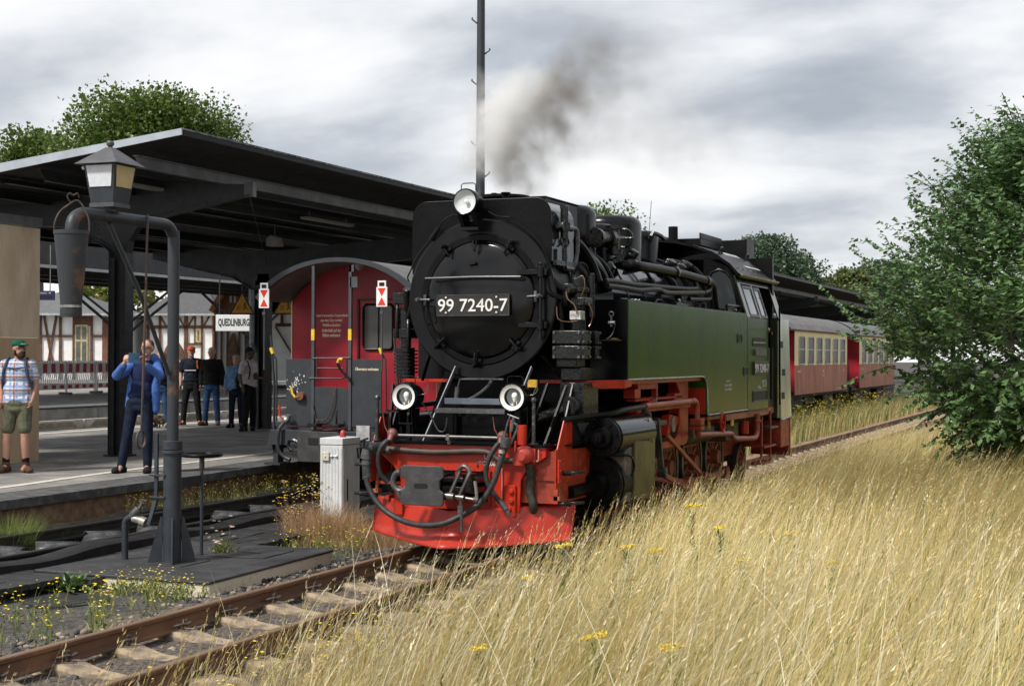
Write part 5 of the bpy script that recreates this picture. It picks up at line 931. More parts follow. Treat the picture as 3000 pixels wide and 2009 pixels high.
# lantern on the arm
lan = empty('lantern', (-2.455, -2.26, 3.26), R(3), 'square lantern with white and yellow panes on the crane arm', 'lantern')
def fru(b, w0, w1, z0, z1): 
    b.add([(-w0, -w0, z0), (w0, -w0, z0), (w0, w0, z0), (-w0, w0, z0), (-w1, -w1, z1), (w1, -w1, z1), (w1, w1, z1), (-w1, w1, z1)], [(0, 3, 2, 1), (4, 5, 6, 7), (0, 1, 5, 4), (1, 2, 6, 5), (2, 3, 7, 6), (3, 0, 4, 7)])
b = MB(); fru(b, .118, .165, .0, .355); b.build('lantern_body', CRANE, lan, .003)
b = MB(); fru(b, .128, .128, -.025, .012); b.cyl((0, 0, -.06), (0, 0, -.025), .05, n=12); b.build('lantern_foot', STEELG, lan)
b = MB(); fru(b, .225, .03, .357, .52); b.lathe([(.02, 0), (.02, .3), (.032, .4), (.036, .7), (.025, .95), (0, 1)], (0, 0, .51), (0, 0, .585), 12, caps=False); b.build('lantern_hood', mat('lantern hood', (.075, .075, .082), .5, var=.15), lan)
def pane(side, m):
    w0, w1 = .112, .137; y0, y1 = .118+(.165-.118)*.44+.003, .165+.003; z0, z1 = .155, .345
    P = [(-w0, -y0, z0), (w0, -y0, z0), (w1, -y1+.004, z1), (-w1, -y1+.004, z1)]; b = MB(); b.add(P, [(0, 1, 2, 3)]); o = b.build('pane', m, lan, rot=(0, 0, side)); sm = o.modifiers.new('t', 'SOLIDIFY'); sm.thickness = .006; sm.offset = 1
WP = mat('white pane', (.66, .69, .74), .45, var=.06, vscale=20); YP = mat('yellow pane', (.52, .40, .19), .4, var=.06, vscale=9)
pane(0, WP); pane(R(90), YP); pane(R(180), WP); pane(R(-90), YP)
b = MB(); b.sphere((-.19, -.13, .33), .018); b.build('white_knob', WHITE, lan)
# valve with handwheel, standpipe hydrant
val = empty('valve_column', (-2.47, -.80, -.08), 0, 'slim iron valve spindle with black handwheel beside the crane post', 'valve')
b = MB(); b.cyl((0, 0, 0), (0, 0, .98), .017, n=10); b.cyl((0, 0, 0), (0, 0, .012), .06, n=14); b.cyl((0, 0, .86), (0, 0, .97), .026, n=10); b.build('spindle', CRANE, val)
b = MB(); b.tube([(.19*math.cos(a), .19*math.sin(a), 1.0) for a in np.linspace(0, 2*math.pi, 33)], .02, 8, caps=False)
for a in (0, 1.57): b.beam((-.18*math.cos(a), -.18*math.sin(a), .995), (.18*math.cos(a), .18*math.sin(a), .995), .03, .016)
b.cyl((0, 0, .97), (0, 0, 1.02), .035, n=10); b.build('handwheel', BLACKM, val)
b = MB(); b.bb((-.02, -.50, .70), (.0, .02, .80)); b.build('bracket_arm', CRANE, val, .003)
hyd = empty('standpipe', (-3.0, -1.315, -.08), 0, 'short bent standpipe with hose coupling at the left of the slab', 'standpipe')
b = MB(); b.tube([(0, 0, 0), (0, 0, .31), (.005, 0, .36), (.03, 0, .395), (.08, .0, .42)], .032, 12, 2); b.cyl((0, 0, .31), (0, 0, .325), .036, n=12); b.build('pipe', CRANE, hyd)
b = MB(); b.lathe([(.03, 0), (.045, .3), (.04, .8), (.03, 1)], (.07, 0, .41), (.17, 0, .50), 12); b.cyl((.17, 0, .50), (.20, .01, .56), .02, n=8); b.tube([(.21+.03*math.cos(a), 0, .57+.02*math.sin(a)) for a in np.linspace(0, 6.28, 12)], .006, 5); b.build('valve_head', IRON, hyd)
b = MB(); b.cyl((.10, 0, .40), (.22, .0, .375), .04, n=12); b.cyl((.19, 0, .38), (.25, .0, .365), .05, .047, 12); b.build('hose_coupling', mat('pale alloy', (.30, .29, .26), .45, metal=.5, var=.3, vscale=15), hyd)
b = MB(); b.cyl((0, 0, -.03), (0, 0, .012), .36, n=36)
for i in range(9): b.bb((-.25, -.24+.06*i-.012, .012), (.25, -.24+.06*i+.012, .017))
o = b.build('manhole_cover', PANEL, None, loc=(-2.45, -2.82, -.215)); tag(o, 'round black ribbed manhole cover in the cinders before the slab', 'manhole cover')
# pale cable cabinet with red cap
cab = empty('cable_cabinet', (-2.58, 2.16, -.22), 0, 'pale ribbed concrete cabinet with red dome cap left of the locomotive', 'cabinet')
CABM = mat('weathered pale cabinet', (.66, .68, .69), .75, c2=(.52, .53, .54), vscale=3.5, bump=.15, stretch=(1, 1, .4))
b = MB(); b.bb((-.155, -.21, 0), (.145, .21, 1.08)); b.build('cabinet_body', CABM, cab, .006); b = MB(); b.bb((-.16, -.215, 1.085), (.15, .215, 1.165)); b.build('cabinet_lid', CABM, cab, .006)
for k in range(8): b = MB(); b.bb((.145, -.19+.05*k, .08), (.152, -.165+.05*k, 1.04)); b.build('rib', CABM, cab)
for k in range(7): b = MB(); b.bb((-.14+.042*k, -.214, .05), (-.118+.042*k, -.21, 1.05)); b.build('rib', CABM, cab)
b = MB(); b.bb((.146, -.10, .42), (.154, -.085, .68)); b.build('vent_slit', MATS['hold dark'], cab)
b = MB(); b.lathe([(.038, 0), (.038, .5), (.03, .8), (.012, 1)], (.02, .02, 1.165), (.02, .02, 1.25), 16); b.build('red_cap', mat('red dome', (.45, .035, .04), .4), cab)
b = MB(); b.bb((-.12, -.24, .90), (-.02, -.214, 1.0)); b.cyl((-.07, -.25, .95), (-.07, -.24, .95), .014, n=8); b.build('lock_box', mat('cream lock', (.5, .48, .40), .6), cab, .004); b = MB(); b.sphere((.005, -.225, .955), .016); b.sphere((.07, -.225, .955), .016); b.tube([(.0, -.225, .955), (.07, -.225, .955)], .004, 5); b.build('lock_chain', WHITE, cab)
# tall mast with climbing hooks
mast = empty('lamp_mast', (-2.30, 5.55, -.22), 0, 'tall dark mast with climbing hooks rising behind the locomotive', 'mast')
b = MB(); b.lathe([(.075, 0), (.062, .45), (.045, 1)], (0, 0, 0), (0, 0, 10.5), 16); b.build('pole', mat('mast steel', (.022, .026, .034), .5, c2=(.07, .075, .085), vscale=6, lo=.25, hi=.4, stretch=(1, 1, .5)), mast)
for k in range(22):
    s = 1 if k % 2 else -1; z = .8+.43*k; a = R(23) if s > 0 else R(23+180); r = .06
    c_, s_ = math.cos(a), math.sin(a); b = MB(); b.tube([(c_*r*.8, s_*r*.8, z-.05), (c_*(r+.05), s_*(r+.05), z), (c_*(r+.065), s_*(r+.065), z+.012), (c_*(r+.06), s_*(r+.06), z+.035)], .011, 5); b.build('climbing_hook', CRANE, mast)

# ================= carriages =================
CRED = mat('carriage red', (.30, .010, .022), .42, var=.12, vscale=4, bump=.05)
CREDL = mat('faded side red', (.42, .175, .105), .55, c2=(.28, .09, .065), vscale=3, bump=.05, stretch=(1, 2.5, .35))
CREAM = mat('carriage cream', (.80, .68, .40), .5, var=.06, vscale=3)
CROOF = mat('carriage roof grey', (.13, .125, .12), .6, var=.15, vscale=3)
CGREY = mat('balcony grey', (.028, .033, .040), .5, var=.15, vscale=6)
UNDER = mat('under frame black', (.016, .016, .016), .7, var=.4, vscale=6)
def roofprof(off=0, n=17, hw=1.33, ze=2.75, zt=3.30):
    P = []
    for i in range(n):
        u = -1+2*i/(n-1); P.append((u*hw*(1 if not off else (hw+off)/hw), ze+(zt-ze)*(1-abs(u)**2.15)**.8+off))
    return P
def carriage(Ystart, length, label, end_detail=False, windows=True, body0=.8):
    c = empty('passenger_carriage', (-4.4, Ystart, 0), 0, label, 'carriage', 'carriages of the waiting train')
    Lb = length-body0
    b = MB(); pr = roofprof(); b.prism(pr+[(x*.97, z-.045) for x, z in pr[::-1]], 'y', 0, length, smooth=False); rf = b.build('roof', CROOF, c)
    b = MB(); p1, p0 = roofprof(.012), roofprof(-.05)
    b.prism(p1+p0[::-1], 'y', -.03, .03); b.build('roof_edge', CGREY, rf)
    wallp = [(-1.21, .85), (1.21, .85), (1.21, 2.74)]+[(x*.9, z-.03) for x, z in roofprof()[::-1]]+[(-1.21, 2.74)]
    b = MB(); b.prism(wallp, 'y', body0, Lb); b.build('body', CRED, c)
    for s in (-1, 1):
        b = MB(); b.bb((s*1.212, body0-.01, .77), (s*1.225, Lb+.01, 1.66)); b.build('lower_side', CREDL, c); b = MB(); b.bb((s*1.212, body0-.01, 1.662), (s*1.225, Lb+.01, 2.735)); sd_ = b.build('upper_side', CREAM, c)
        n = 6; pitch = (Lb-body0-.5)/n
        for k in range(n):
            y = body0+.55+pitch*k
            b = MB(); b.prism([(y, 1.74), (y+.07, 1.69), (y+.83, 1.69), (y+.90, 1.74), (y+.90, 2.50), (y+.83, 2.54), (y+.07, 2.54), (y, 2.50)], 'x', s*1.22, s*1.229); w_ = b.build('window', mat('coach glass', (.035, .038, .035), .3, var=.3, vscale=2, spec=.12), sd_)
            b = MB(); b.tube([(s*1.229, yy, zz_) for yy, zz_ in ((y, 1.74), (y+.07, 1.69), (y+.83, 1.69), (y+.90, 1.74), (y+.90, 2.50), (y+.83, 2.54), (y+.07, 2.54), (y, 2.50), (y, 1.74))], .022, 5); b.bb((s*1.225, y, 2.14), (s*1.24, y+.9, 2.17)); b.build('frame', mat('window alloy', (.38, .40, .38), .35, metal=.6), w_)
        if s > 0:
            for yy, zz_, w_, h_ in ((body0+.4, 1.45, .5, .06), (body0+4.3, 1.42, .35, .09), (body0+4.3, 1.30, .35, .05), (body0+8.0, 1.45, .3, .05)): b = MB(); b.bb((s*1.226, yy, zz_), (s*1.2275, yy+w_, zz_+h_)); b.build('side_lettering', mat('faded lettering', (.52, .36, .2), .6), c)
    b = MB(); b.bb((-1.1, .1, .68), (1.1, length-.1, .84)); b.bb((-.9, 2, .3), (.9, 3.8, .7)); b.bb((-.9, length-3.8, .3), (.9, length-2, .7))
    for y in (2.2, 3.6, length-3.6, length-2.2):
        for s in (-1, 1): b.cyl((s*.56, y, .37), (s*.45, y, .37), .36, n=20)
    b.bb((-.8, 4.6, .4), (.8, 6.2, .7)); b.build('underframe', UNDER, c)
    for yy in (0, length):
        d = 1 if yy == 0 else -1; g = []
        b = MB(); b.bb((-1.05, yy+.02*d, .80), (1.05, yy+.75*d, .88)); b.build('balcony_floor', CGREY, c)
        for x0, x1, nm in ((-.82, -.38, 'gate_panel'), (.26, .74, 'gate_panel')):
            b = MB(); b.bb((x0, yy+.0*d, .90), (x1, yy+.02*d, 1.86)); b.build(nm, CGREY, c, .003)
        for x in (-.365, .24):
            b = MB(); b.bb((x-.022, yy-.02*d, .85), (x+.022, yy+.025*d, 3.2)); o = b.build('balcony_post', mat('post grey', (.055, .06, .07), .45), c)
            if yy == 0: b = MB(); b.bb((x-.026, -.024, 2.13), (x+.026, -.0, 2.29)); b.build('yellow_band', YELLOW, o)
        b = MB()
        for x in (-1.02, 1.0): b.tube([(x, yy, .6), (x, yy, 1.5), (x-.06, yy, 2.2)], .02, 6)
        b.build('grab_rail', CGREY, c)
    return c
ca = carriage(5.2, 11.6, 'dark red carriage end with balcony and white lettering beside the locomotive')
carriage(18.0, 11.0, 'second carriage of the train, hidden mostly behind the locomotive cab', body0=1.08)
carriage(29.5, 11.0, 'cream and red carriage standing right behind the locomotive bunker', body0=1.08)
carriage(41.0, 11.0, 'last cream and red carriage, partly behind the green tree', body0=1.08)
# end details of the first carriage
T5 = lambda n, t_, w_, x, y, z, p=ca, h=.052, m=LETTER: text_fit(n, t_, w_, h, (x, y, z), FRONT, m, p, .002, .018)
CL = mat('cream lettering', (.80, .70, .52), .5, var=.1)
for k, (t_, w_) in enumerate((('Keine brennenden Gegenstände', .56), ('aus dem Zug werfen!', .37), ('Waldbrandgefahr!', .31), ('Aufenthalt auf der', .33), ('Bühne verboten!', .30))): T5('lettering', t_, w_, -.53, .796, 2.505-.072*k, m=CL)
T5('lettering', 'Übergang verboten', .37, .51, -.004, 1.72, h=.062, m=CL)
b = MB(); b.bb((-.085, .77, .88), (-.055, .8, 2.75)); b.bb((-.085, .77, 2.73), (1.2, .8, 2.755)); b.build('door_edge', mat('dark red edge', (.07, .006, .01), .5), ca)
b = MB(); b.prism([(x*.245+.265+.0, z*.33+2.335) for x, z in ((-1, -.85), (-.85, -1), (.85, -1), (1, -.85), (1, .85), (.85, 1), (-.85, 1), (-1, .85))], 'y', .785, .795); w_ = b.build('end_window', mat('end glass', (.06, .058, .055), .12, var=.2, vscale=2), ca)
b = MB(); b.tube([(x*.245+.265, .785, z*.33+2.335) for x, z in ((-1, -.85), (-.85, -1), (.85, -1), (1, -.85), (1, .85), (.85, 1), (-.85, 1), (-1, .85), (-1, -.85))], .02, 6); b.bb((.26, .78, 2.0), (.285, .79, 2.66)); b.build('frame', BLACKM, w_)
b = MB(); b.bb((.24, -.02, 2.88), (.36, .01, 3.03)); b.bb((.22, -.02, 3.1), (.30, .02, 3.2)); b.build('junction_box', STEELG, ca); b = MB(); b.lathe([(.09, 0), (.07, .5), (.03, 1)], (.16, .4, 3.24), (.16, .4, 3.15), 14); b.build('balcony_lamp', mat('lamp dome', (.35, .3, .26), .4), ca)
b = MB(); b.tube([(-.365, -.02, 1.87), (.26, -.02, 1.88)], .014, 6); b.tube([(-.29, -.02, 1.86), (-.29, -.02, 1.60)], .012, 6); b.tube([(-.29, -.02, 1.73), (.14, -.02, 1.73)], .012, 6); b.tube([(-.42, -.02, 1.585), (.12, -.02, 1.585), (.17, -.02, 1.61), (.19, -.02, 1.66), (.19, -.02, 1.87)], .014, 6); b.build('safety_bar', CGREY, ca)
b = MB(); b.tube([(.06, -.04, 1.81), (.08, -.04, 1.855), (.14, -.04, 1.86)], .022, 8, 3); o = b.build('yellow_grip', YELLOW, ca); b = MB(); b.tube([(.06, -.04, 1.81), (.09, -.04, 1.73), (.18, -.04, 1.64), (.27, -.04, 1.56)], .018, 8, 2); b.build('lever', BLACKM, ca)
for x, y_ in ((-.99, 0), (.80, 0)):
    b = MB(); b.tube([(x+.03, -.03, .95), (x+.03, -.03, 1.5), (x+.02, -.03, 1.85), (x-.04, -.03, 1.94), (x-.07, -.03, 2.03)], .016, 6); hh = b.build('grab_handle', CGREY, ca); b = MB(); b.tube([(x-.035, -.035, 1.935), (x-.07, -.035, 2.02)], .026, 8); b.build('yellow_grip', YELLOW, hh)
b = MB(); b.cyl((-.55, -.01, 1.33), (-.55, -.07, 1.33), .06, n=16); b.cyl((-.63, -.05, 1.30), (-.55, -.05, 1.32), .03, n=8); o = b.build('valve_boss', mat('rust brown', (.16, .06, .03), .6), ca); b = MB(); b.tube([(-.63, -.06, 1.31), (-.68, -.06, 1.37), (-.69, -.06, 1.46)], .018, 6); b.build('yellow_lever', YELLOW, o)
b = MB()
for k in range(40):
    a = random.uniform(0, 6.28); r = abs(random.gauss(0, .09)); b.box((-.66+r*math.cos(a)*1.3, -.0035, 1.50+r*math.sin(a)), (random.uniform(.006, .02), .002, random.uniform(.006, .03)))
o = b.build('chipped_paint', WHITED, ca); o['kind'] = 'stuff'
b = MB(); b.prism([(-.36, .92), (.22, .92), (.22, 1.40), (.14, 1.46), (-.36, 1.46)], 'y', -.008, .012); b.build('drop_plate', CGREY, ca, .003)
b = MB(); b.tube([(-.35, -.03, 1.2), (-.30, -.05, 1.02), (-.2, -.05, .98), (-.08, -.05, 1.05), (.0, -.05, 1.3), (.02, -.03, 1.46)], .009, 5, 4); b.build('chain', mat('rusty chain', (.09, .055, .035), .6, var=.5, vscale=60), ca)
b = MB(); b.bb((-1.0, -.14, .62), (.95, -.02, .84)); b.prism([(-1.1, .55), (-.98, .55), (-.98, .84), (-1.02, .84)], 'y', -.1, .3); b.build('buffer_beam', CGREY, ca, .006)
b = MB(); b.prism([(-.33, .42), (.30, .42), (.30, .52), (.34, .56), (.34, .80), (.30, .85), (-.30, .85), (-.34, .80), (-.34, .56)], 'y', -.48, -.44); cp2 = b.build('coupler_plate', mat('dark coupler', (.045, .045, .047), .5, var=.3), ca, .006); b = MB(); b.bb((-.16, -.485, .66), (.0, -.478, .76)); b.build('slot', MATS['hold dark'], cp2); b = MB(); b.cyl((0, -.44, .65), (0, -.1, .65), .08, n=12); b.cyl((.25, -.4, .72), (.42, -.2, .72), .07, n=12); b.tube([(-.35, -.42, .68), (-.42, -.42, .72), (-.5, -.42, .70), (-.52, -.42, .63), (-.46, -.42, .57)], .025, 6, 2); b.build('hook', GREASE, cp2)
b = MB(); b.tube([(-.76, -.12, .96), (-.80, -.2, .86), (-.82, -.22, .70), (-.80, -.22, .55), (-.72, -.2, .46), (-.62, -.2, .42)], .028, 8, 4); bh = b.build('brake_hose', RUBBER, ca); b = MB(); b.sphere((-.75, -.1, .98), .06); b.cyl((-.75, -.1, .95), (-.70, -.1, 1.06), .035, n=8); b.build('hose_cock', STEEL, bh); b = MB(); b.tube([(-.83, -.08, 1.0), (-.88, -.08, 1.05), (-.88, -.08, 1.2)], .016, 6); b.build('red_handle', RED, bh)
b = MB(); b.bb((-1.0, -.05, .36), (-.92, .1, .62)); b.bb((-1.12, -.1, .33), (-.86, .2, .36)); b.bb((.86, -.05, .36), (.94, .1, .62)); b.build('foot_step', CGREY, ca)
b = MB()
for x in (-.26, .10): b.bb((x-.08, -.22, .90), (x+.08, -.05, .945)); b.cyl((x, -.14, .93), (x, -.14, 1.15 if x > 0 else 1.1), .015, n=6)
b.bb((-.2, -.3, .855), (.18, -.02, .87)); b.build('jumper_socket', GREASE, ca, .006)
b = MB(); b.bb((.43, -.16, .72), (.64, -.13, .93)); b.build('white_plate', mat('weathered white plate', (.45, .46, .46), .6, c2=(.3, .3, .3), vscale=12), ca)
# red and white tail boards
WB = mat('board white', (.80, .80, .80), .4, var=.03); RB = mat('board red', (.70, .035, .02), .4, var=.05)
for i, x in enumerate((-5.555, -3.62)):
    t = empty('tail_board', (x, 5.13, 2.60), 0, ('white tail board with two red triangles at the left of the red carriage', 'white tail board with red triangles behind the smokebox edge')[i], 'sign', 'tail boards on the carriage end')
    b = MB(); b.prism([(-.085, 0), (.085, 0), (.085, .27), (.06, .285), (-.06, .285), (-.085, .27)], 'y', -.006, .006); b.build('board', WB, t)
    b = MB(); b.prism([(-.065, .30), (-.065, .365), (.065, .365), (.065, .285), (.043, .285), (.043, .34), (-.043, .34), (-.043, .285), (-.065, .285)], 'y', -.006, .006); b.build('handle', WB, t)
    b = MB(); b.prism([(-.065, .26), (.065, .26), (0, .145)], 'y', -.008, -.006); b.build('red_triangle', RB, t); b = MB(); b.prism([(-.065, .018), (.065, .018), (0, .133)], 'y', -.008, -.006); b.build('red_triangle', RB, t)
    b = MB(); b.bb((-.025, -.01, -.1), (.025, .01, -.06)); b.cyl((0, .01, -.1), (0, .01, .0), .01, n=6); b.cyl((0, .01, -.9), (0, .01, -.1), .012, n=6); b.build('holder', STEELG, t)

# ================= beyond the platform =================
def thing_at(name, px, D, z, label, cat, group=None): return empty(name, at(px, D, z), TH, label, cat, group)
def px2(px0, D, px, py): return ((px-px0)/4250*D, zat(px, py, D))     # local x, world z
# far canopy
far_c = empty('far_canopy', (-22.5, 20, .58), 0, 'low dark canopy with pale edge and crossed struts on the far platform', 'canopy')
b = MB(); b.prism([(2.5, 3.62), (2.5, 3.70), (-6.5, 3.95), (-6.5, 3.87)], 'y', -24, 55); b.build('roof', ROOFU, far_c)
b = MB(); b.bb((2.36, -24, 3.70), (2.48, 55, 4.42)); b.build('valance', CSTEEL, far_c)
b = MB(); b.bb((2.5, -24, 3.60), (2.54, 55, 3.68)); b.build('eave_gutter', mat('pale gutter', (.42, .42, .42), .5, var=.1), far_c)
for x, zp in ((1.3, 3.5), (-.8, 3.55), (-3.0, 3.6)): b = MB(); b.bb((x-.06, -24, zp), (x+.06, 55, zp+.14)); b.build('purlin', CSTEEL, far_c)
for j, y in enumerate((-10.3, -3.3, 3.7, 10.7, 17.7, 24.7)):
    b = MB(); b.bb((-.09, y-.09, 0), (.09, y+.09, 3.5)); b.build('column', CSTEEL, far_c)
    for d in (-1, 1): b = MB(); b.beam((0, y, 1.9), (0, y+d*3.0, 3.45), .06, .07); b.build('strut', CSTEEL, far_c); b = MB(); b.beam((0, y, 2.2), (d*2.0, y, 3.5), .05, .06); b.build('strut', CSTEEL, far_c)
# signs
sg = empty('station_sign', (0, 0, 0), 0, 'white station name board reading QUEDLINBURG', 'sign'); sg.location = at(685, 39, zat(685, 946, 39)); sg.rotation_euler = (0, 0, TH)
wS, hS = 106*39/4250/2, 48*39/4250/2
b = MB(); b.prism([(-wS, -hS), (wS, -hS), (wS, hS), (-wS, hS)], 'y', -.02, .02); b.build('board', mat('sign white', (.80, .81, .82), .5, var=.03), sg, .01)
text_fit('lettering', 'QUEDLINBURG', wS*1.72, hS*1.08, (-.0, -.023, 0), FRONT, mat('sign black', (.008, .009, .01), .5, var=0), sg, .001, .03)
for x in (-.4, .4): b = MB(); b.cyl((x, .06, hS*.5), (x, .06, 4.25-sg.location.z), .02, n=6); b.build('hanger', CSTEEL, sg)
ORG = mat('orange sign', (.55, .26, .015), .5, var=.06)
for i, (px, py, D, wpx) in enumerate(((709, 890, 30.4, 74), (836, 895, 30.4, 74))):
    t = thing_at('warning_sign', px, D, zat(px, 921, D), ('orange warning triangle hanging left of the drainpipe column', 'orange warning triangle hanging between column and red carriage')[i], 'sign', 'triangular warning signs')
    h = 68*D/4250; w2 = wpx*D/4250/2
    b = MB(); b.prism([(-w2, 0), (w2, 0), (0, h)], 'y', -.012, .012); b.build('board', mat('sign border', (.01, .01, .01), .5, var=0), t)
    b = MB(); b.prism([(-w2*.82, h*.06), (w2*.82, h*.06), (0, h*.88)], 'y', -.016, -.0125); b.build('orange_face', ORG, t)
    b = MB(); b.tube([(w2*.1, -.018, h*.2), (w2*.28, -.018, h*.32), (w2*.18, -.018, h*.42)], .012, 5); b.tube([(w2*.28, -.018, h*.32), (w2*.42, -.018, h*.22)], .01, 5); b.tube([(w2*.05, -.018, h*.36), (w2*.35, -.018, h*.44)], .008, 5); b.sphere((w2*.22, -.018, h*.48), .02); b.build('pictogram', MATS['sign border'], t)
    b = MB(); b.bb((-w2*.42, -.018, h*.18), (-w2*.1, -.0165, h*.4)); b.build('text_block', mat('sign reddish', (.42, .12, .01), .5), t)
    b = MB(); b.cyl((0, .015, h*.9), (0, .015, 3.75-t.location.z), .01, n=5); b.build('hanger', CSTEEL, t)
t = thing_at('platform_display', 133, 33, zat(133, 866, 33), 'dark blue platform display hanging at the left', 'display')
b = MB(); b.bb((-.42, -.05, -.1), (.2, .05, .11)); b.build('case', mat('display blue', (.012, .016, .09), .4), t, .005); b = MB(); b.bb((-.3, -.054, -.07), (.16, -.051, .0)); b.build('screen', MATS['hold dark'], t)
me_ = text_fit('lettering', 'Gleis 4', .3, .035, (-.02, -.055, .06), FRONT, LETTER, t, .0005); b = MB(); b.bb((-.28, -.056, -.05), (-.2, -.0545, -.03)); b.build('red_digits', RED, t); b = MB(); b.cyl((.1, 0, .1), (.1, 0, 4.4-t.location.z), .012, n=5); b.build('hanger', STEEL, t)
# red-white barrier fence on the far platform
FW = mat('barrier white', (.85, .85, .84), .5, var=.06); FR = mat('barrier red', (.52, .03, .05), .5, var=.15)
def barrier_mesh():
    b = MB(); b.bb((-.02, 0, .62), (.02, 1.96, .98)); b.bb((-.02, 0, .10), (.02, 1.96, .28)); b.bb((-.02, 0, .0), (.02, .07, 1.0)); b.bb((-.02, 1.89, .0), (.02, 1.96, 1.0))
    for k in range(15): b.prism([(.09+.12*k, .29), (.13+.12*k, .29), (.22+.12*k, .61), (.18+.12*k, .61)], 'x', -.012, .012)
    for k in range(13): b.bb((-.018, .1+.14*k, .98), (.018, .15+.14*k, 1.05))
    r_ = MB()
    for k in range(4): r_.bb((.021, .12+.47*k, .66), (.024, .36+.47*k, .95)); r_.bb((.021, .12+.47*k, .13), (.024, .36+.47*k, .25))
    f = MB(); f.bb((-.2, -.1, 0), (.2, .1, .08)); return b.mesh('barrier'), r_.mesh('red_field'), f.mesh('rubber_foot')
bm1, bm2, bm3 = barrier_mesh(); bm1.materials.append(FW); bm2.materials.append(FR); bm3.materials.append(mat('foot rubber', (.10, .09, .085), .8))
pa, pbv = at(95, 46.5, .58), at(840, 67, .58); dv = (pbv-pa); nb = int(dv.length/2.0); rot = math.atan2(-dv.x, dv.y)
bt = empty('barrier_fence', pa, rot, 'row of red and white construction barriers on the far platform', 'fence')
for k in range(nb):
    o = link('barrier', bm1, bt, loc=(0, 2.0*k, .08), rot=(0, random.uniform(-.03, .03), random.uniform(-.04, .04))); link('red_field', bm2, o); link('rubber_foot', bm3, o, loc=(0, 0, -.08))
# half-timbered station buildings
PLAS = mat('white infill plaster', (.86, .86, .85), .85, var=.06, vscale=3)
TIMB = mat('brown timber', (.12, .055, .03), .75, var=.25, vscale=6)
SLATE = mat('grey slate roof', (.085, .086, .09), .75, var=.22, vscale=14, bump=.3, bscale=30)
SLATE2 = mat('pale grey roof', (.12, .125, .13), .7, var=.12, vscale=5)
WIN = mat('curtained pane', (.10, .12, .11), .2, var=.3, vscale=6)
WFR = mat('cream window frame', (.50, .40, .2), .6)
def facade(root, px0, D, rects=(), bars=(), thick=.06):
    for (x0, y0, x1, y1, nm, m) in rects:
        a, c = px2(px0, D, x0, y0), px2(px0, D, x1, y1); b = MB(); b.bb((a[0], -thick, min(a[1], c[1])), (c[0], .05, max(a[1], c[1]))); b.v = [(x, y, z-root.location.z) for x, y, z in b.v]; b.build(nm, m, root)
    for (x0, y0, x1, y1, w_) in bars:
        a, c = px2(px0, D, x0, y0), px2(px0, D, x1, y1); b = MB(); b.beam((a[0], -.04, a[1]-root.location.z), (c[0], -.04, c[1]-root.location.z), .08, w_*D/4250, (1, 0, 0) if abs(a[0]-c[0]) < abs(a[1]-c[1]) else (0, 0, 1))
        b.build('timber', TIMB, root)
g2 = lambda x, y: (80+x*.319, 750+y*.319)
def G2(*v): return [q for i in range(0, len(v), 2) for q in g2(v[i], v[i+1])]
g3 = lambda x, y: (400+x*.3507, 750+y*.3507)
def G3(*v): return [q for i in range(0, len(v), 2) for q in g3(v[i], v[i+1])]
D1 = 60; P1 = 200; b1 = thing_at('half_timbered_house', P1, D1, .58, 'half-timbered white house with pale grey roof behind the barriers at left', 'building')
def wallbox(root, px0, D, x0, y0, x1, y1, depth, m, nm='wall'):
    a, c = px2(px0, D, x0, y0), px2(px0, D, x1, y1); b = MB(); b.bb((a[0], 0, c[1]-root.location.z), (c[0], depth, a[1]-root.location.z)); return b.build(nm, m, root)
wallbox(b1, P1, D1, -60, 922, 316, 1112, 7, PLAS)
facade(b1, P1, D1, bars=[(*G2(x0, y0, x1, y1), w_) for x0, y0, x1, y1, w_ in ((120, 545, 120, 1130, 8), (305, 545, 305, 1130, 7), (430, 545, 430, 1130, 7), (592, 545, 592, 1130, 6), (130, 735, 425, 735, 7), (600, 735, 690, 735, 7), (130, 972, 425, 972, 7), (600, 970, 690, 970, 6), (155, 545, 250, 1080, 6), (268, 545, 180, 1080, 6), (-200, 735, 110, 735, 7), (-200, 972, 110, 972, 7), (0, 545, 0, 1130, 7))])
facade(b1, P1, D1, rects=[(*G2(435, 550, 590, 640), 'lintel_panel', TIMB), (*G2(690, 560, 740, 1130), 'brick_end', mat('brown brick', (.17, .075, .045), .85, var=.2, vscale=12))], thick=.05)
a, c = px2(P1, D1, *g2(443, 630)), px2(P1, D1, *g2(560, 1000)); z0 = b1.location.z
b = MB(); b.bb((a[0], -.09, c[1]-z0), (c[0], .02, a[1]-z0)); wn = b.build('window', WFR, b1)
for i in range(2):
    for j, (f0, f1) in enumerate(((.06, .58), (.64, .95))): wd = c[0]-a[0]; ht = a[1]-c[1]; b = MB(); b.bb((a[0]+wd*(.10+.46*i), -.1, c[1]-z0+ht*f0), (a[0]+wd*(.42+.46*i), -.085, c[1]-z0+ht*f1)); b.build('pane', WIN, wn)
def hip(root, px0, D, x0, x1, ye, yr, rin, depth, m, over=.5):
    a, c = px2(px0, D, x0, ye), px2(px0, D, x1, ye); zr = zat(px0, yr, D)-root.location.z; ze = a[1]-root.location.z; b = MB()
    P = [(a[0]-over, -over, ze), (c[0]+over, -over, ze), (c[0]+over, depth+over, ze), (a[0]-over, depth+over, ze), (a[0]+rin, depth/2, zr), (c[0]-rin, depth/2, zr)]
    b.add(P, [(0, 1, 5, 4), (1, 2, 5), (2, 3, 4, 5), (3, 0, 4), (0, 3, 2, 1)]); r_ = b.build('roof', m, root)
    b = MB(); b.bb((a[0]-over, -over-.06, ze-.04), (c[0]+over, -over, ze+.05)); b.build('gutter', mat('light gutter', (.42, .43, .44), .45, metal=.3), r_); return r_
hip(b1, P1, D1, -70, 312, 921, 842, 2.5, 7, SLATE2)
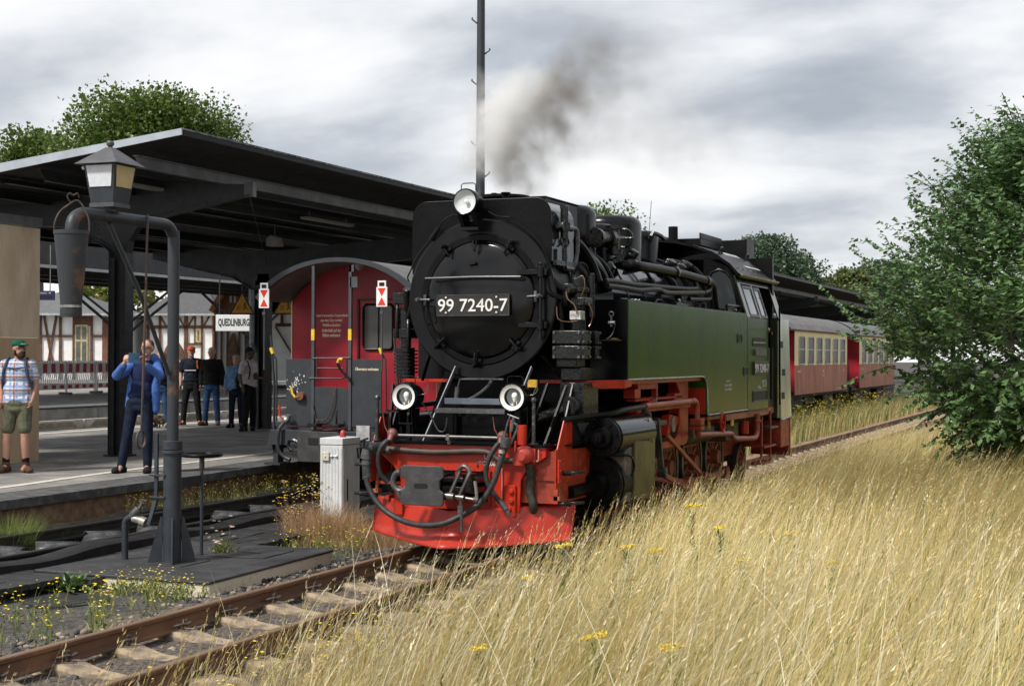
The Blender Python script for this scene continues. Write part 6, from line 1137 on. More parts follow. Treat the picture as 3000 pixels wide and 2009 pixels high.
D2 = 64; P2 = 530; b2 = thing_at('half_timbered_house', P2, D2, .58, 'half-timbered hall with dark slate hipped roof behind the group of visitors', 'building')
wallbox(b2, P2, D2, 432, 922, 628, 1105, 8, PLAS)
facade(b2, P2, D2, bars=[(*G3(x0, y0, x1, y1), w_) for x0, y0, x1, y1, w_ in ((100, 495, 100, 1040, 7), (197, 495, 197, 1040, 7), (300, 495, 300, 690, 6), (415, 495, 415, 1040, 11), (490, 495, 490, 740, 5), (548, 495, 548, 1040, 6), (645, 495, 645, 1040, 7), (80, 592, 650, 592, 9), (415, 735, 555, 735, 6), (200, 500, 250, 590, 4), (300, 590, 350, 500, 4), (350, 500, 400, 590, 4), (430, 590, 480, 500, 4), (560, 590, 610, 500, 4))])
def arch(root, px0, D, x0, x1, ytop, ybot, m, m2, nm='doorway'):
    a, c = px2(px0, D, x0, ybot), px2(px0, D, x1, ytop); z0 = root.location.z; w_ = (c[0]-a[0])/2; cxm = (a[0]+c[0])/2; h = c[1]-a[1]; base = a[1]-z0
    P = [(cxm-w_, base), (cxm+w_, base), (cxm+w_, base+h*.55), (cxm+w_*.8, base+h*.75), (cxm+w_*.4, base+h*.92), (cxm, base+h), (cxm-w_*.4, base+h*.92), (cxm-w_*.8, base+h*.75), (cxm-w_, base+h*.55)]
    b = MB(); b.prism(P, 'y', -.09, .02); d = b.build(nm, m, root); Q = [(cxm+(x-cxm)*.72, base+(z-base)*.86) for x, z in P]
    b = MB(); b.prism(Q, 'y', -.1, -.088); pn = b.build('door_panel', m2, d)
    for k in range(1, 4): b = MB(); xx = cxm-w_*.7+w_*.35*k; b.bb((xx-.02, -.108, base), (xx+.02, -.1, base+h*.62)); b.build('glazing_bar', m, d)
    for k in range(1, 5): b = MB(); b.bb((cxm-w_*.7, -.107, base+h*.14*k-.02), (cxm+w_*.7, -.1, base+h*.14*k+.02)); b.build('glazing_bar', m, d)
DOORB = mat('varnished door', (.16, .07, .035), .6, var=.2); PANEB = mat('dull door glass', (.13, .10, .08), .4, var=.2)
arch(b2, P2, D2, *[g3(228, 0)[0], g3(402, 0)[0], g3(0, 690)[1], 1100], DOORB, PANEB)
a, c = px2(P2, D2, *g3(497, 605)), px2(P2, D2, *g3(540, 720)); z0 = b2.location.z
b = MB(); b.bb((a[0], -.08, c[1]-z0), (c[0], .02, a[1]-z0)); wn = b.build('window', WFR, b2); b = MB(); b.bb((a[0]+.08, -.09, c[1]-z0+.08), (c[0]-.08, -.07, a[1]-z0-.08)); b.build('pane', WIN, wn)
hip(b2, P2, D2, 428, 632, 922, 800, 1.6, 8, SLATE, .4)
D3 = 58; P3 = 685; b3 = thing_at('gabled_house', P3, D3, .58, 'white boarded house with brown gable behind the station name board', 'building')
wallbox(b3, P3, D3, 630, 920, 890, 1115, 8, PLAS)
facade(b3, P3, D3, bars=[(*G3(x0, y0, x1, y1), w_) for x0, y0, x1, y1, w_ in ((660, 495, 660, 1040, 6), (710, 495, 710, 1040, 5), (760, 495, 760, 1040, 5), (860, 495, 860, 1040, 5), (912, 495, 912, 1040, 5), (965, 495, 965, 1040, 7), (1215, 440, 1215, 585, 8), (1160, 575, 1390, 575, 9), (1160, 590, 1390, 960, 4))])
arch(b3, P3, D3, g3(765, 0)[0], g3(850, 0)[0], g3(0, 640)[1], 1100, DOORB, PANEB)
z0 = b3.location.z; GA = [px2(P3, D3, *g3(x, y)) for x, y in ((645, 488), (790, 235), (880, 235), (990, 440), (990, 488))]
b = MB(); b.prism([(x, z-z0) for x, z in GA], 'y', -.1, 7.9); gb = b.build('gable', mat('gable boards', (.30, .155, .085), .75, c2=(.22, .11, .06), vscale=6, stretch=(6, 1, .4)), b3)
b = MB()
for p, q in ((0, 1), (2, 3)): b.beam((GA[p][0], -.35, GA[p][1]-z0+.1), (GA[q][0], -.35, GA[q][1]-z0+.1), .6, .18, (0, 0, 1))
b.build('verge_tiles', mat('orange brown tile', (.50, .20, .10), .7, var=.15), gb)
for x in (780, 815): a, c = px2(P3, D3, *g3(x, 312)), px2(P3, D3, *g3(x+18, 390)); b = MB(); b.bb((a[0], -.12, c[1]-z0), (c[0], -.09, a[1]-z0)); b.build('small_window', FW, gb)
b = MB(); zt_ = zat(700, 800, D3)-z0; a = px2(P3, D3, 640, 921); c = px2(P3, D3, 880, 921); b.add([(a[0], .0, a[1]-z0), (a[0], 8, a[1]-z0), (c[0], 8, a[1]-z0), (c[0], 0, a[1]-z0), ((a[0]+c[0])/2-1, 0.1, zt_), ((a[0]+c[0])/2-1, 8, zt_)], [(0, 1, 5, 4), (3, 4, 5, 2), (1, 2, 5)]); b.build('roof', SLATE, b3)
# ================= people =================
BLOBS = []
def blob(parts, name, m, parent, voxel=.011, it=4):
    b = MB()
    for p in parts:
        if p[0] == 'c':
            _, a, c, r0, r1 = p; b.cyl(a, c, r0, r1, 12); b.sphere(a, r0*1.0, 12, 8); b.sphere(c, r1*1.0, 12, 8)
        elif p[0] == 'e': b.sphere(p[1], 1, 14, 10, p[2])
        elif p[0] == 'b': b.box(p[1], p[2], p[3] if len(p) > 3 else None)
    me = b.mesh(name); o = bpy.data.objects.new(name, me); col.objects.link(o)
    r = o.modifiers.new('r', 'REMESH'); r.mode = 'VOXEL'; r.voxel_size = voxel; r.use_smooth_shade = True
    if it: s = o.modifiers.new('s', 'SMOOTH'); s.factor = .5; s.iterations = it
    BLOBS.append((o, name, m, parent))
def finish_blobs():
    dg = bpy.context.evaluated_depsgraph_get(); dg.update()
    for o, name, m, parent in BLOBS:
        me = bpy.data.meshes.new_from_object(o.evaluated_get(dg)); me.materials.clear(); me.materials.append(m); me.name = name; link(name, me, parent)
    for o, *_ in BLOBS: bpy.data.objects.remove(o)
SKIN = mat('skin', (.50, .27, .19), .5, var=.1, vscale=12); SKIND = mat('dark skin', (.075, .038, .025), .45, var=.1)
def lerp(a, b, t): return tuple(a[i]+(b[i]-a[i])*t for i in range(3))
def hand(at_, fdir, side, curl=.5):
    """palm and five fingers; fdir: finger direction, side: thumb direction"""
    f = Vector(fdir).normalized(); s = Vector(side); s = (s-f*s.dot(f)).normalized(); n = f.cross(s); a = Vector(at_); P = []
    pc = a+f*.045; P.append(('e', tuple(pc), (.030, .030, .036)));
    for k, (o_, ln) in enumerate(((-.030, .055), (-.010, .068), (.010, .072), (.030, .062))):
        b0 = a+f*.075+s*o_; b1 = b0+(f*math.cos(curl*.7)+n*math.sin(curl*.7))*ln*.55; b2 = b1+(f*math.cos(curl*1.6)+n*math.sin(curl*1.6))*ln*.5
        P += [('c', tuple(pc+s*o_*.8), tuple(b0), .0125, .0105), ('c', tuple(b0), tuple(b1), .0105, .0095), ('c', tuple(b1), tuple(b2), .0095, .008)]
    t0 = a+f*.03+s*.028; t1 = t0+(s*.8+f*.6+n*.2).normalized()*.035; t2 = t1+(f*.9+s*.3+n*.3).normalized()*.03
    P += [('c', tuple(t0), tuple(t1), .013, .0115), ('c', tuple(t1), tuple(t2), .0115, .009)]
    return P
def person(label, loc, rz, J, O, vx=.011, group=None):
    """J joints in metres, x to the viewer's right, y away from the viewer; O outfit"""
    p = empty('person', loc, rz, label, 'person', group); sk = O.get('skin', SKIN); g = J['girth'] if 'girth' in J else 1.
    hd, nk = J['head'], J['neck']; sl, sr = J['sh']; el, er = J['el']; wl, wr = J['wr']; hl, hr = J['hip']; kl, kr = J['kn']; al, ar = J['an']
    ch = lerp(sl, sr, .5); pv = lerp(hl, hr, .5); fx, fy = J.get('face', (0, -1)); hs = J.get('hs', 1.)
    F = Vector((fx, fy, 0)).normalized(); S = Vector((-F.y, F.x, 0))
    H = Vector(hd)
    body = [('e', tuple(H+Vector((0, 0, .025))), (.078*hs, .092*hs, .098*hs)), ('e', tuple(H+F*.02+Vector((0, 0, -.045))), (.062*hs, .07*hs, .075*hs)), ('c', nk, tuple(H-Vector((0, 0, .05))), .056, .052), ('c', nk, ch, .06, .09),
            ('e', tuple(H+F*.10*hs+Vector((0, 0, -.012))), (.014, .016, .020)), ('e', tuple(H+F*.092*hs+Vector((0, 0, .01))), (.010, .012, .022)), ('e', tuple(H+F*.075*hs+Vector((0, 0, -.088))), (.028, .025, .022)), ('e', tuple(H+S*.08*hs), (.013, .02, .03)), ('e', tuple(H-S*.08*hs), (.013, .02, .03)),
            ('e', lerp(ch, pv, .25), (.17*g, .105*g, .20)), ('e', lerp(ch, pv, .7), (.155*g, .10*g, .18)), ('e', pv, (.165*g, .11*g, .12)), ('c', sl, sr, .065, .065)]
    for s_, e_, w_ in ((sl, el, wl), (sr, er, wr)): body += [('c', s_, e_, .054, .043), ('c', e_, w_, .042, .028)]
    for h_, k_, a_ in ((hl, kl, al), (hr, kr, ar)):
        body += [('c', h_, k_, .082, .056), ('c', k_, lerp(k_, a_, .35), .054, .057), ('c', lerp(k_, a_, .35), a_, .057, .036), ('c', a_, (a_[0], a_[1]-.12, a_[2]-.045), .036, .03)]
    for w_, e_, hdv, side in ((wl, el, J.get('hdl'), J.get('thl', (0, -1, 0))), (wr, er, J.get('hdr'), J.get('thr', (0, -1, 0)))):
        d = hdv if hdv else tuple(Vector(w_)-Vector(e_)); body += hand(w_, d, side, J.get('curl', .5))
    blob(body, 'body', sk, p, vx*.8, 3)
    # eyes, brows, mouth
    b = MB()
    for s_ in (-1, 1): b.sphere(tuple(H+F*.084*hs+S*s_*.032*hs+Vector((0, 0, .018))), .0085, 8, 6)
    b.build('eyes', mat('eye dark', (.02, .015, .012), .3, var=0), p); b = MB(); b.box(tuple(H+F*.088*hs+Vector((0, 0, -.05))), (.035 if abs(F.y) > .5 else .02, .02, .006)); b.build('mouth', mat('lips', (.25, .09, .075), .5, var=0), p)
    if O.get('top'):
        m, sleeve, hem, puff = O['top']; T = []
        T += [('e', lerp(ch, pv, .22), (.185*g*puff, .125*g*puff, .21)), ('e', lerp(ch, pv, .62), (.175*g*puff, .122*g*puff, .20)), ('c', sl, sr, .078, .078), ('c', nk, ch, .062, .09)]
        hz = lerp(ch, pv, hem); T += [('e', (hz[0], hz[1], hz[2]+.03), (.178*g*puff, .12*g*puff, .07)), ('c', (hz[0]-.09*g, hz[1], hz[2]+.02), (hz[0]+.09*g, hz[1], hz[2]+.02), .10*g*puff, .10*g*puff)]
        for s_, e_, w_ in ((sl, el, wl), (sr, er, wr)):
            if sleeve <= 1: T.append(('c', s_, lerp(s_, e_, sleeve), .072*puff, .062*puff))
            else: T += [('c', s_, e_, .07*puff, .058*puff), ('c', e_, lerp(e_, w_, sleeve-1), .057*puff, .046*puff)]
        blob(T, O.get('topname', 'shirt'), m, p, vx)
    if O.get('legs'):
        m, ln, loose = O['legs']; T = [('e', (pv[0], pv[1], pv[2]+.02), (.172*g, .12*g, .10)), ('e', (pv[0], pv[1], pv[2]-.06), (.165*g, .115*g, .09))]
        for h_, k_, a_ in ((hl, kl, al), (hr, kr, ar)):
            if ln <= 1: T.append(('c', h_, lerp(h_, k_, ln), .095*loose, .085*loose))
            else: T += [('c', h_, k_, .092*loose, .068*loose), ('c', k_, lerp(k_, a_, ln-1), .068*loose, .058*loose)]
        blob(T, 'shorts' if ln <= 1 else 'trousers', m, p, vx)
    if O.get('shoes'):
        for a_, d in ((al, J.get('toel', (0, -1))), (ar, J.get('toer', (0, -1)))):
            d = Vector((*d, 0)).normalized(); A = Vector(a_); z = A.z
            b0 = A+Vector((0, 0, -z+.04)); blob([('c', tuple(b0-d*.05), tuple(b0+d*.13), .054, .050), ('e', tuple(b0+d*.16+Vector((0, 0, -.005))), (.052, .058, .042)), ('c', tuple(b0+Vector((0, 0, .03))), (a_[0], a_[1], max(z, .1)+.02), .056, .055), ('b', tuple(b0+d*.05+Vector((0, 0, -.03))), (.085, .27, .02), (0, 0, math.atan2(-d.x, d.y)))], 'shoe', O['shoes'], p, .009, 2)
    if O.get('hair'):
        m, style = O['hair']; T = [('e', tuple(H+Vector((0, 0, .05))-F*.018), (.086*hs, .095*hs, .085*hs)), ('e', tuple(H-F*.045+Vector((0, 0, .0))), (.078*hs, .065*hs, .085*hs))]
        if style == 'long': T += [('e', tuple(H-F*.04+Vector((0, 0, -.08))), (.095, .06, .11)), ('e', tuple(H+S*.07-F*.01+Vector((0, 0, -.05))), (.03, .045, .09)), ('e', tuple(H-S*.07-F*.01+Vector((0, 0, -.05))), (.03, .045, .09))]
        if style == 'bob': T += [('e', tuple(H-F*.03+Vector((0, 0, -.03))), (.096, .07, .09)), ('e', tuple(H+Vector((0, 0, .07))), (.095, .1, .06))]
        if style == 'short': T = [('e', tuple(H+Vector((0, 0, .062))-F*.022), (.085*hs, .09*hs, .07*hs)), ('e', tuple(H-F*.045+Vector((0, 0, .015))), (.083*hs, .062*hs, .075*hs))]
        blob(T, 'hair', m, p, .009, 2)
    if O.get('cap'):
        m = O['cap']; blob([('e', tuple(H+Vector((0, 0, .065))-F*.01), (.094*hs, .105*hs, .068*hs)), ('e', tuple(H+F*.12+Vector((0, 0, .052))), (.075, .075, .012))] if O.get('brim', 1) else [('e', tuple(H+Vector((0, 0, .06))-F*.015), (.092*hs, .1*hs, .08*hs))], 'cap', m, p, .009, 2)
    if O.get('beard'): blob([('e', tuple(H+F*.055+Vector((0, 0, -.085))), (.062, .055, .055)), ('e', tuple(H+F*.09+Vector((0, 0, -.045))), (.035, .02, .012)), ('e', tuple(H+S*.06+F*.02+Vector((0, 0, -.05))), (.022, .035, .05)), ('e', tuple(H-S*.06+F*.02+Vector((0, 0, -.05))), (.022, .035, .05))], 'beard', O['beard'], p, .008, 2)
    if O.get('glasses'):
        b = MB()
        for s_ in (-1, 1):
            c0 = H+F*.098*hs+S*s_*.034+Vector((0, 0, .016)); b.tube([tuple(c0+S*.024*math.cos(a)+Vector((0, 0, .018*math.sin(a)))) for a in np.linspace(0, 6.28, 12)], .003, 4); b.tube([tuple(c0+S*s_*.024), tuple(H+S*s_*.082)], .003, 4)
        b.build('glasses', BLACKM, p)
    return p
def cloth(name, c, var=.2, vs=9, c2=None): return mat(name, c, .85, var=var, vscale=vs, c2=c2, bump=.7, bscale=11, spec=.2)
JEANS = cloth('dark jeans', (.012, .019, .042), c2=(.007, .011, .024)); JEANS2 = cloth('blue jeans', (.035, .085, .19), c2=(.02, .05, .12)); BLKC = cloth('black cloth', (.010, .010, .011)); NAVY = cloth('navy knit', (.014, .022, .070))
BLUEJ = cloth('bright blue jacket', (.07, .15, .44), .12, 5); SHB = cloth('brown shoe', (.11, .06, .035)); SHK = cloth('black shoe', (.014, .015, .018))
def plaid():
    m = bpy.data.materials.new('plaid shirt'); m.use_nodes = True; t = m.node_tree; b = t.nodes['Principled BSDF']; b.inputs['Roughness'].default_value = .85
    tc = t.nodes.new('ShaderNodeTexCoord'); s = t.nodes.new('ShaderNodeSeparateXYZ'); t.links.new(tc.outputs['Object'], s.inputs[0])
    def band(o, f_, ph, a, b_):
        x = t.nodes.new('ShaderNodeMath'); x.operation = 'MULTIPLY_ADD'; t.links.new(o, x.inputs[0]); x.inputs[1].default_value = f_; x.inputs[2].default_value = ph
        y = t.nodes.new('ShaderNodeMath'); y.operation = 'SINE'; t.links.new(x.outputs[0], y.inputs[0]); r = t.nodes.new('ShaderNodeMapRange'); r.inputs[1].default_value = a; r.inputs[2].default_value = b_; t.links.new(y.outputs[0], r.inputs[0]); return r.outputs[0]
    def mix(f_, a, c):
        n = t.nodes.new('ShaderNodeMix'); n.data_type = 'RGBA'; t.links.new(f_, n.inputs[0])
        if isinstance(a, tuple): n.inputs[6].default_value = (*a, 1)
        else: t.links.new(a, n.inputs[6])
        n.inputs[7].default_value = (*c, 1); return n.outputs[2]
    c = mix(band(s.outputs[0], 70, 0, .2, .7), (.62, .66, .74), (.20, .30, .58)); c = mix(band(s.outputs[2], 70, 1, .35, .8), c, (.30, .42, .68)); c = mix(band(s.outputs[0], 35, 2, .86, .97), c, (.30, .14, .10)); c = mix(band(s.outputs[2], 35, 0, .88, .97), c, (.34, .18, .14)); c = mix(band(s.outputs[2], 70, 3, .9, .98), c, (.75, .75, .78))
    t.links.new(c, b.inputs['Base Color']); return m
PLAID = plaid()
# --- photographer in the blue jacket ---
ph = dict(head=(.18, -.03, 1.695), neck=(.16, .0, 1.53), sh=((-.02, .02, 1.455), (.29, .02, 1.455)), el=((-.19, -.16, 1.33), (.385, -.16, 1.33)), wr=((-.045, -.36, 1.50), (.225, -.36, 1.49)), hip=((-.02, 0, .95), (.17, 0, .95)), kn=((-.09, -.03, .50), (.19, -.03, .50)), an=((-.175, .0, .09), (.185, 0, .09)), hdl=(.35, -.2, .9), hdr=(-.35, -.2, .9), thl=(.6, -.2, -.3), thr=(-.6, -.2, -.3), face=(-.12, -1), curl=.9, toel=(-.3, -1), toer=(.15, -1))
pp_ = person('man in a bright blue jacket holding up a phone to photograph', at(395, 19.87, .302), TH, ph, dict(top=(NAVY, .6, .82, 1.0), topname='sweater', legs=(JEANS, 1.98, 1.06), shoes=SHK, hair=(cloth('brown grey hair', (.10, .065, .045)), 'short'), glasses=True), .0105)
J_ = [('c', (-.03, .02, 1.46), (-.20, -.16, 1.33), .078, .07), ('c', (-.20, -.16, 1.33), (-.07, -.32, 1.46), .066, .052), ('c', (.29, .02, 1.46), (.385, -.16, 1.33), .075, .065), ('c', (.385, -.16, 1.33), (.245, -.32, 1.46), .062, .05),
      ('c', (-.005, .03, 1.44), (-.04, .0, 1.1), .065, .07), ('c', (-.04, 0, 1.1), (-.075, .0, .90), .07, .055), ('c', (.285, .03, 1.44), (.285, .0, 1.1), .065, .068), ('c', (.285, 0, 1.1), (.295, .0, .86), .065, .055), ('e', (.13, .09, 1.25), (.19, .07, .26)), ('e', (.13, .09, 1.0), (.21, .075, .2)), ('c', (.02, .07, 1.52), (.30, .07, 1.52), .055, .055), ('e', (.26, .03, 1.57), (.06, .07, .06))]
blob(J_, 'jacket', BLUEJ, pp_, .0105)
b = MB(); b.box((.105, -.425, 1.565), (.155, .012, .135), (R(8), R(3), 0)); b.build('phone_case', cloth('blue phone case', (.035, .085, .16)), pp_)
# --- man with green cap and plaid shirt ---
cp = dict(head=(.02, -.03, 1.685), neck=(0, .0, 1.53), sh=((-.175, 0, 1.47), (.175, 0, 1.47)), el=((-.245, .05, 1.20), (.235, .05, 1.20)), wr=((-.215, -.04, .985), (.205, -.04, .985)), hip=((-.095, 0, .93), (.095, 0, .93)), kn=((-.14, -.02, .50), (.10, -.02, .50)), an=((-.16, .0, .09), (.11, 0, .09)), hdl=(.2, -.1, -1), hdr=(-.2, -.1, -1), face=(.75, -.75), toel=(-.1, -1), toer=(.6, -.8), girth=1.12, curl=.8)
c1 = person('man with green cap, beard, plaid shirt and shorts before the plywood hoarding', at(54, 19.87, .302), TH, cp, dict(top=(PLAID, .62, .93, 1.05), legs=(cloth('olive shorts', (.125, .13, .085)), .76, 1.1), shoes=SHB, beard=cloth('brown beard', (.055, .03, .02)), cap=cloth('green cap', (.008, .085, .05)), glasses=True), .0105)
b = MB()
for x, z in ((-.16, .125), (.11, .125)): b.cyl((x, 0, .1), (x, 0, .2), .05, .048, 14)
b.build('socks', BLKC, c1)
b = MB()
for s in (-1, 1): b.tube([(s*.12, .1, 1.50), (s*.125, -.02, 1.56), (s*.135, -.10, 1.48), (s*.165, -.125, 1.35), (s*.20, -.03, 1.15)], .02, 6, 3)
b.tube([(-.13, -.135, 1.43), (0, -.155, 1.42), (.13, -.135, 1.43)], .01, 5); b.build('backpack_straps', cloth('strap blue grey', (.05, .07, .11)), c1)
blob([('e', (0, .20, 1.28), (.15, .09, .22)), ('e', (0, .17, 1.1), (.14, .09, .12))], 'backpack', cloth('pack navy', (.03, .04, .07)), c1, .014)
b = MB(); b.box((.095, -.085, 1.752), (.06, .01, .022), (0, 0, R(45))); b.build('cap_badge', WHITED, c1)
# --- the group further back ---
def stand(h, face=(0, -1), spread=.1, arms=(.0, .0), turn=0, shw=.18, lean=0):
    s = h/1.78; c_, s_ = math.cos(turn), math.sin(turn)
    q = lambda x, y, z: ((x*c_-y*s_)*s+lean*z, (x*s_+y*c_)*s, z*s)
    return dict(head=q(.0, -.03, 1.665), neck=q(0, 0, 1.51), sh=(q(-shw, 0, 1.44), q(shw, 0, 1.44)), el=(q(-shw-.07, .04, 1.16), q(shw+.07, .04, 1.16)), wr=(q(-shw-.06, -.05, .92), q(shw+.06, -.05, .92)), hip=(q(-.09, 0, .92), q(.09, 0, .92)), kn=(q(-.09-spread*.4, -.03, .49), q(.09+spread*.4, -.03, .49)), an=(q(-.09-spread*.7, 0, .09), q(.09+spread*.7, 0, .09)), face=face, hs=s, toel=(-.25, -1), toer=(.25, -1))
B5 = lambda cx_, D: at(cx_/2221*850, D, .302)
j = stand(1.68, (.1, -1)); j['el'] = (j['el'][0], (.17, -.12, 1.12)); j['wr'] = (j['wr'][0], (.03, -.2, 1.36)); j['hdr'] = (-.2, 0, 1)
person('blond woman in black jacket and jeans with a hand at her mouth', B5(1232, 32.5), TH, j, dict(top=(BLKC, 1.9, .85, 1.0), topname='jacket', legs=(JEANS2, 1.95, 1.0), shoes=cloth('teal shoe', (.03, .09, .1)), hair=(cloth('blond hair', (.42, .27, .13)), 'long')), .014)
j = stand(1.80, (.2, -1), .14); o = person('man with orange cap, dark shirt and black trousers carrying a rucksack', B5(1468, 33.5), TH, j, dict(top=(cloth('dark navy tee', (.012, .016, .028)), .7, .85, 1.08), legs=(BLKC, 1.95, 1.12), shoes=cloth('red brown shoe', (.16, .045, .03)), cap=cloth('orange cap', (.55, .10, .03)), hair=(cloth('grey hair', (.25, .22, .2)), 'short')), .014)
b = MB(); b.box((0, -.137, 1.26), (.26, .012, .022)); b.build('chest_stripe', WHITED, o); b = MB(); b.tube([(.14, .05, 1.52), (.15, -.10, 1.46), (.17, -.12, 1.3)], .022, 6, 2); b.build('rucksack_strap', cloth('orange strap', (.5, .13, .03)), o); blob([('e', (.04, .22, 1.3), (.17, .1, .25)), ('e', (.16, .16, 1.45), (.08, .06, .06))], 'rucksack', cloth('dark rucksack', (.03, .035, .035)), o, .016)
j = stand(1.78, (-.15, -1), .08); person('white-haired man in black pullover and blue jeans', B5(1622, 33.4), TH, j, dict(top=(BLKC, 1.9, .95, 1.12), topname='pullover', legs=(JEANS2, 1.96, 1.08), shoes=SHB, hair=(cloth('white hair', (.5, .46, .43)), 'short')), .014)
j = stand(1.60, (-.2, -1), .05); o = person('grey-haired woman in light blue quilted jacket with dark bag', B5(1812, 32.3), TH, j, dict(top=(cloth('pale blue quilted', (.12, .22, .38), .3, 20), 1.9, .9, 1.12), topname='jacket', legs=(JEANS, 1.95, 1.0), shoes=SHK, hair=(cloth('grey bob', (.33, .29, .24)), 'bob')), .014)
blob([('e', (.12, -.12, 1.05), (.13, .07, .19)), ('e', (.10, -.13, .92), (.1, .06, .08))], 'shoulder_bag', BLKC, o, .016)
j = stand(1.76, (.9, -.3), .06, turn=R(60)); j['el'] = (j['el'][0], (.16, -.10, 1.14)); j['wr'] = (j['wr'][0], (.40, -.12, 1.12)); j['hdr'] = (1, 0, 0)
o = person('man with white t-shirt and black knit cap beside the drainpipe', B5(1905, 30.9), TH, j, dict(skin=SKIND, top=(cloth('greyish white tee', (.50, .46, .46)), .62, .88, 1.05), legs=(BLKC, 1.97, 1.14), shoes=SHK, cap=BLKC, brim=0), .014)
b = MB(); b.tube([(-.02, -.12, 1.50), (.06, -.15, 1.3), (.02, -.14, 1.1)], .014, 5, 2); b.build('bag_strap', BLKC, o)
# driver at the cab doorway
j = stand(1.70, (.9, -.4), .02, turn=R(60)); j['sh'] = ((-.1, .1, 1.38), (.08, -.08, 1.38)); j['el'] = (j['el'][0], (.19, -.06, 1.18)); j['wr'] = (j['wr'][0], (.23, .12, 1.14))
person('engine driver leaning at the cab opening, forearm on the sill', (.95, 7.98, 1.172), 0, j, dict(top=(cloth('dark work jacket', (.015, .018, .025)), .7, .9, 1.05), topname='jacket', legs=(BLKC, 1.95, 1.0), shoes=SHK, hair=(cloth('dark hair', (.03, .02, .015)), 'short')), .014)
# small brown dog
FUR = cloth('brindle fur', (.085, .055, .032), .4, 25, c2=(.035, .025, .018)); dog = empty('dog', at(1195/2221*850, 32.0, .302), TH, 'small brown dog sniffing the platform by the blond woman', 'dog')
D_ = [('c', (-.12, .02, .22), (.06, -.02, .21), .075, .085), ('c', (.06, -.02, .21), (.15, -.08, .17), .065, .05), ('e', (.18, -.11, .12), (.05, .05, .045)), ('c', (.18, -.11, .115), (.20, -.155, .07), .035, .022), ('e', (.14, -.10, .15), (.02, .03, .045)), ('e', (.21, -.07, .15), (.02, .03, .045)), ('c', (-.19, .03, .26), (-.24, .04, .33), .018, .010), ('c', (-.14, .02, .24), (-.19, .03, .26), .03, .018)]
for x, y in ((.05, -.06), (.08, .02)): D_ += [('c', (x, y, .18), (x+.01, y, .09), .032, .02), ('c', (x+.01, y, .09), (x, y, .02), .02, .017), ('e', (x, y-.015, .015), (.02, .028, .015))]
for x, y in ((-.15, -.03), (-.12, .06)): D_ += [('c', (x, y, .20), (x+.03, y, .13), .045, .028), ('c', (x+.03, y, .13), (x-.02, y, .075), .026, .018), ('c', (x-.02, y, .075), (x-.005, y, .02), .018, .016), ('e', (x, y-.015, .015), (.02, .028, .015))]
blob(D_, 'body', FUR, dog, .008, 3)
b = MB(); b.sphere((.205, -.168, .07), .012, 8, 6); b.build('nose', BLKC, dog)
b = MB(); b.tube([(.06, -.05, .28), (-.02, 0, .6), (.0, .2, .95)], .006, 5, 3); o = b.build('dog_leash', cloth('red leash', (.3, .03, .03)), None, loc=dog.location, rot=(0, 0, TH)); tag(o, 'thin red leash running up from the small brown dog', 'leash')
finish_blobs()
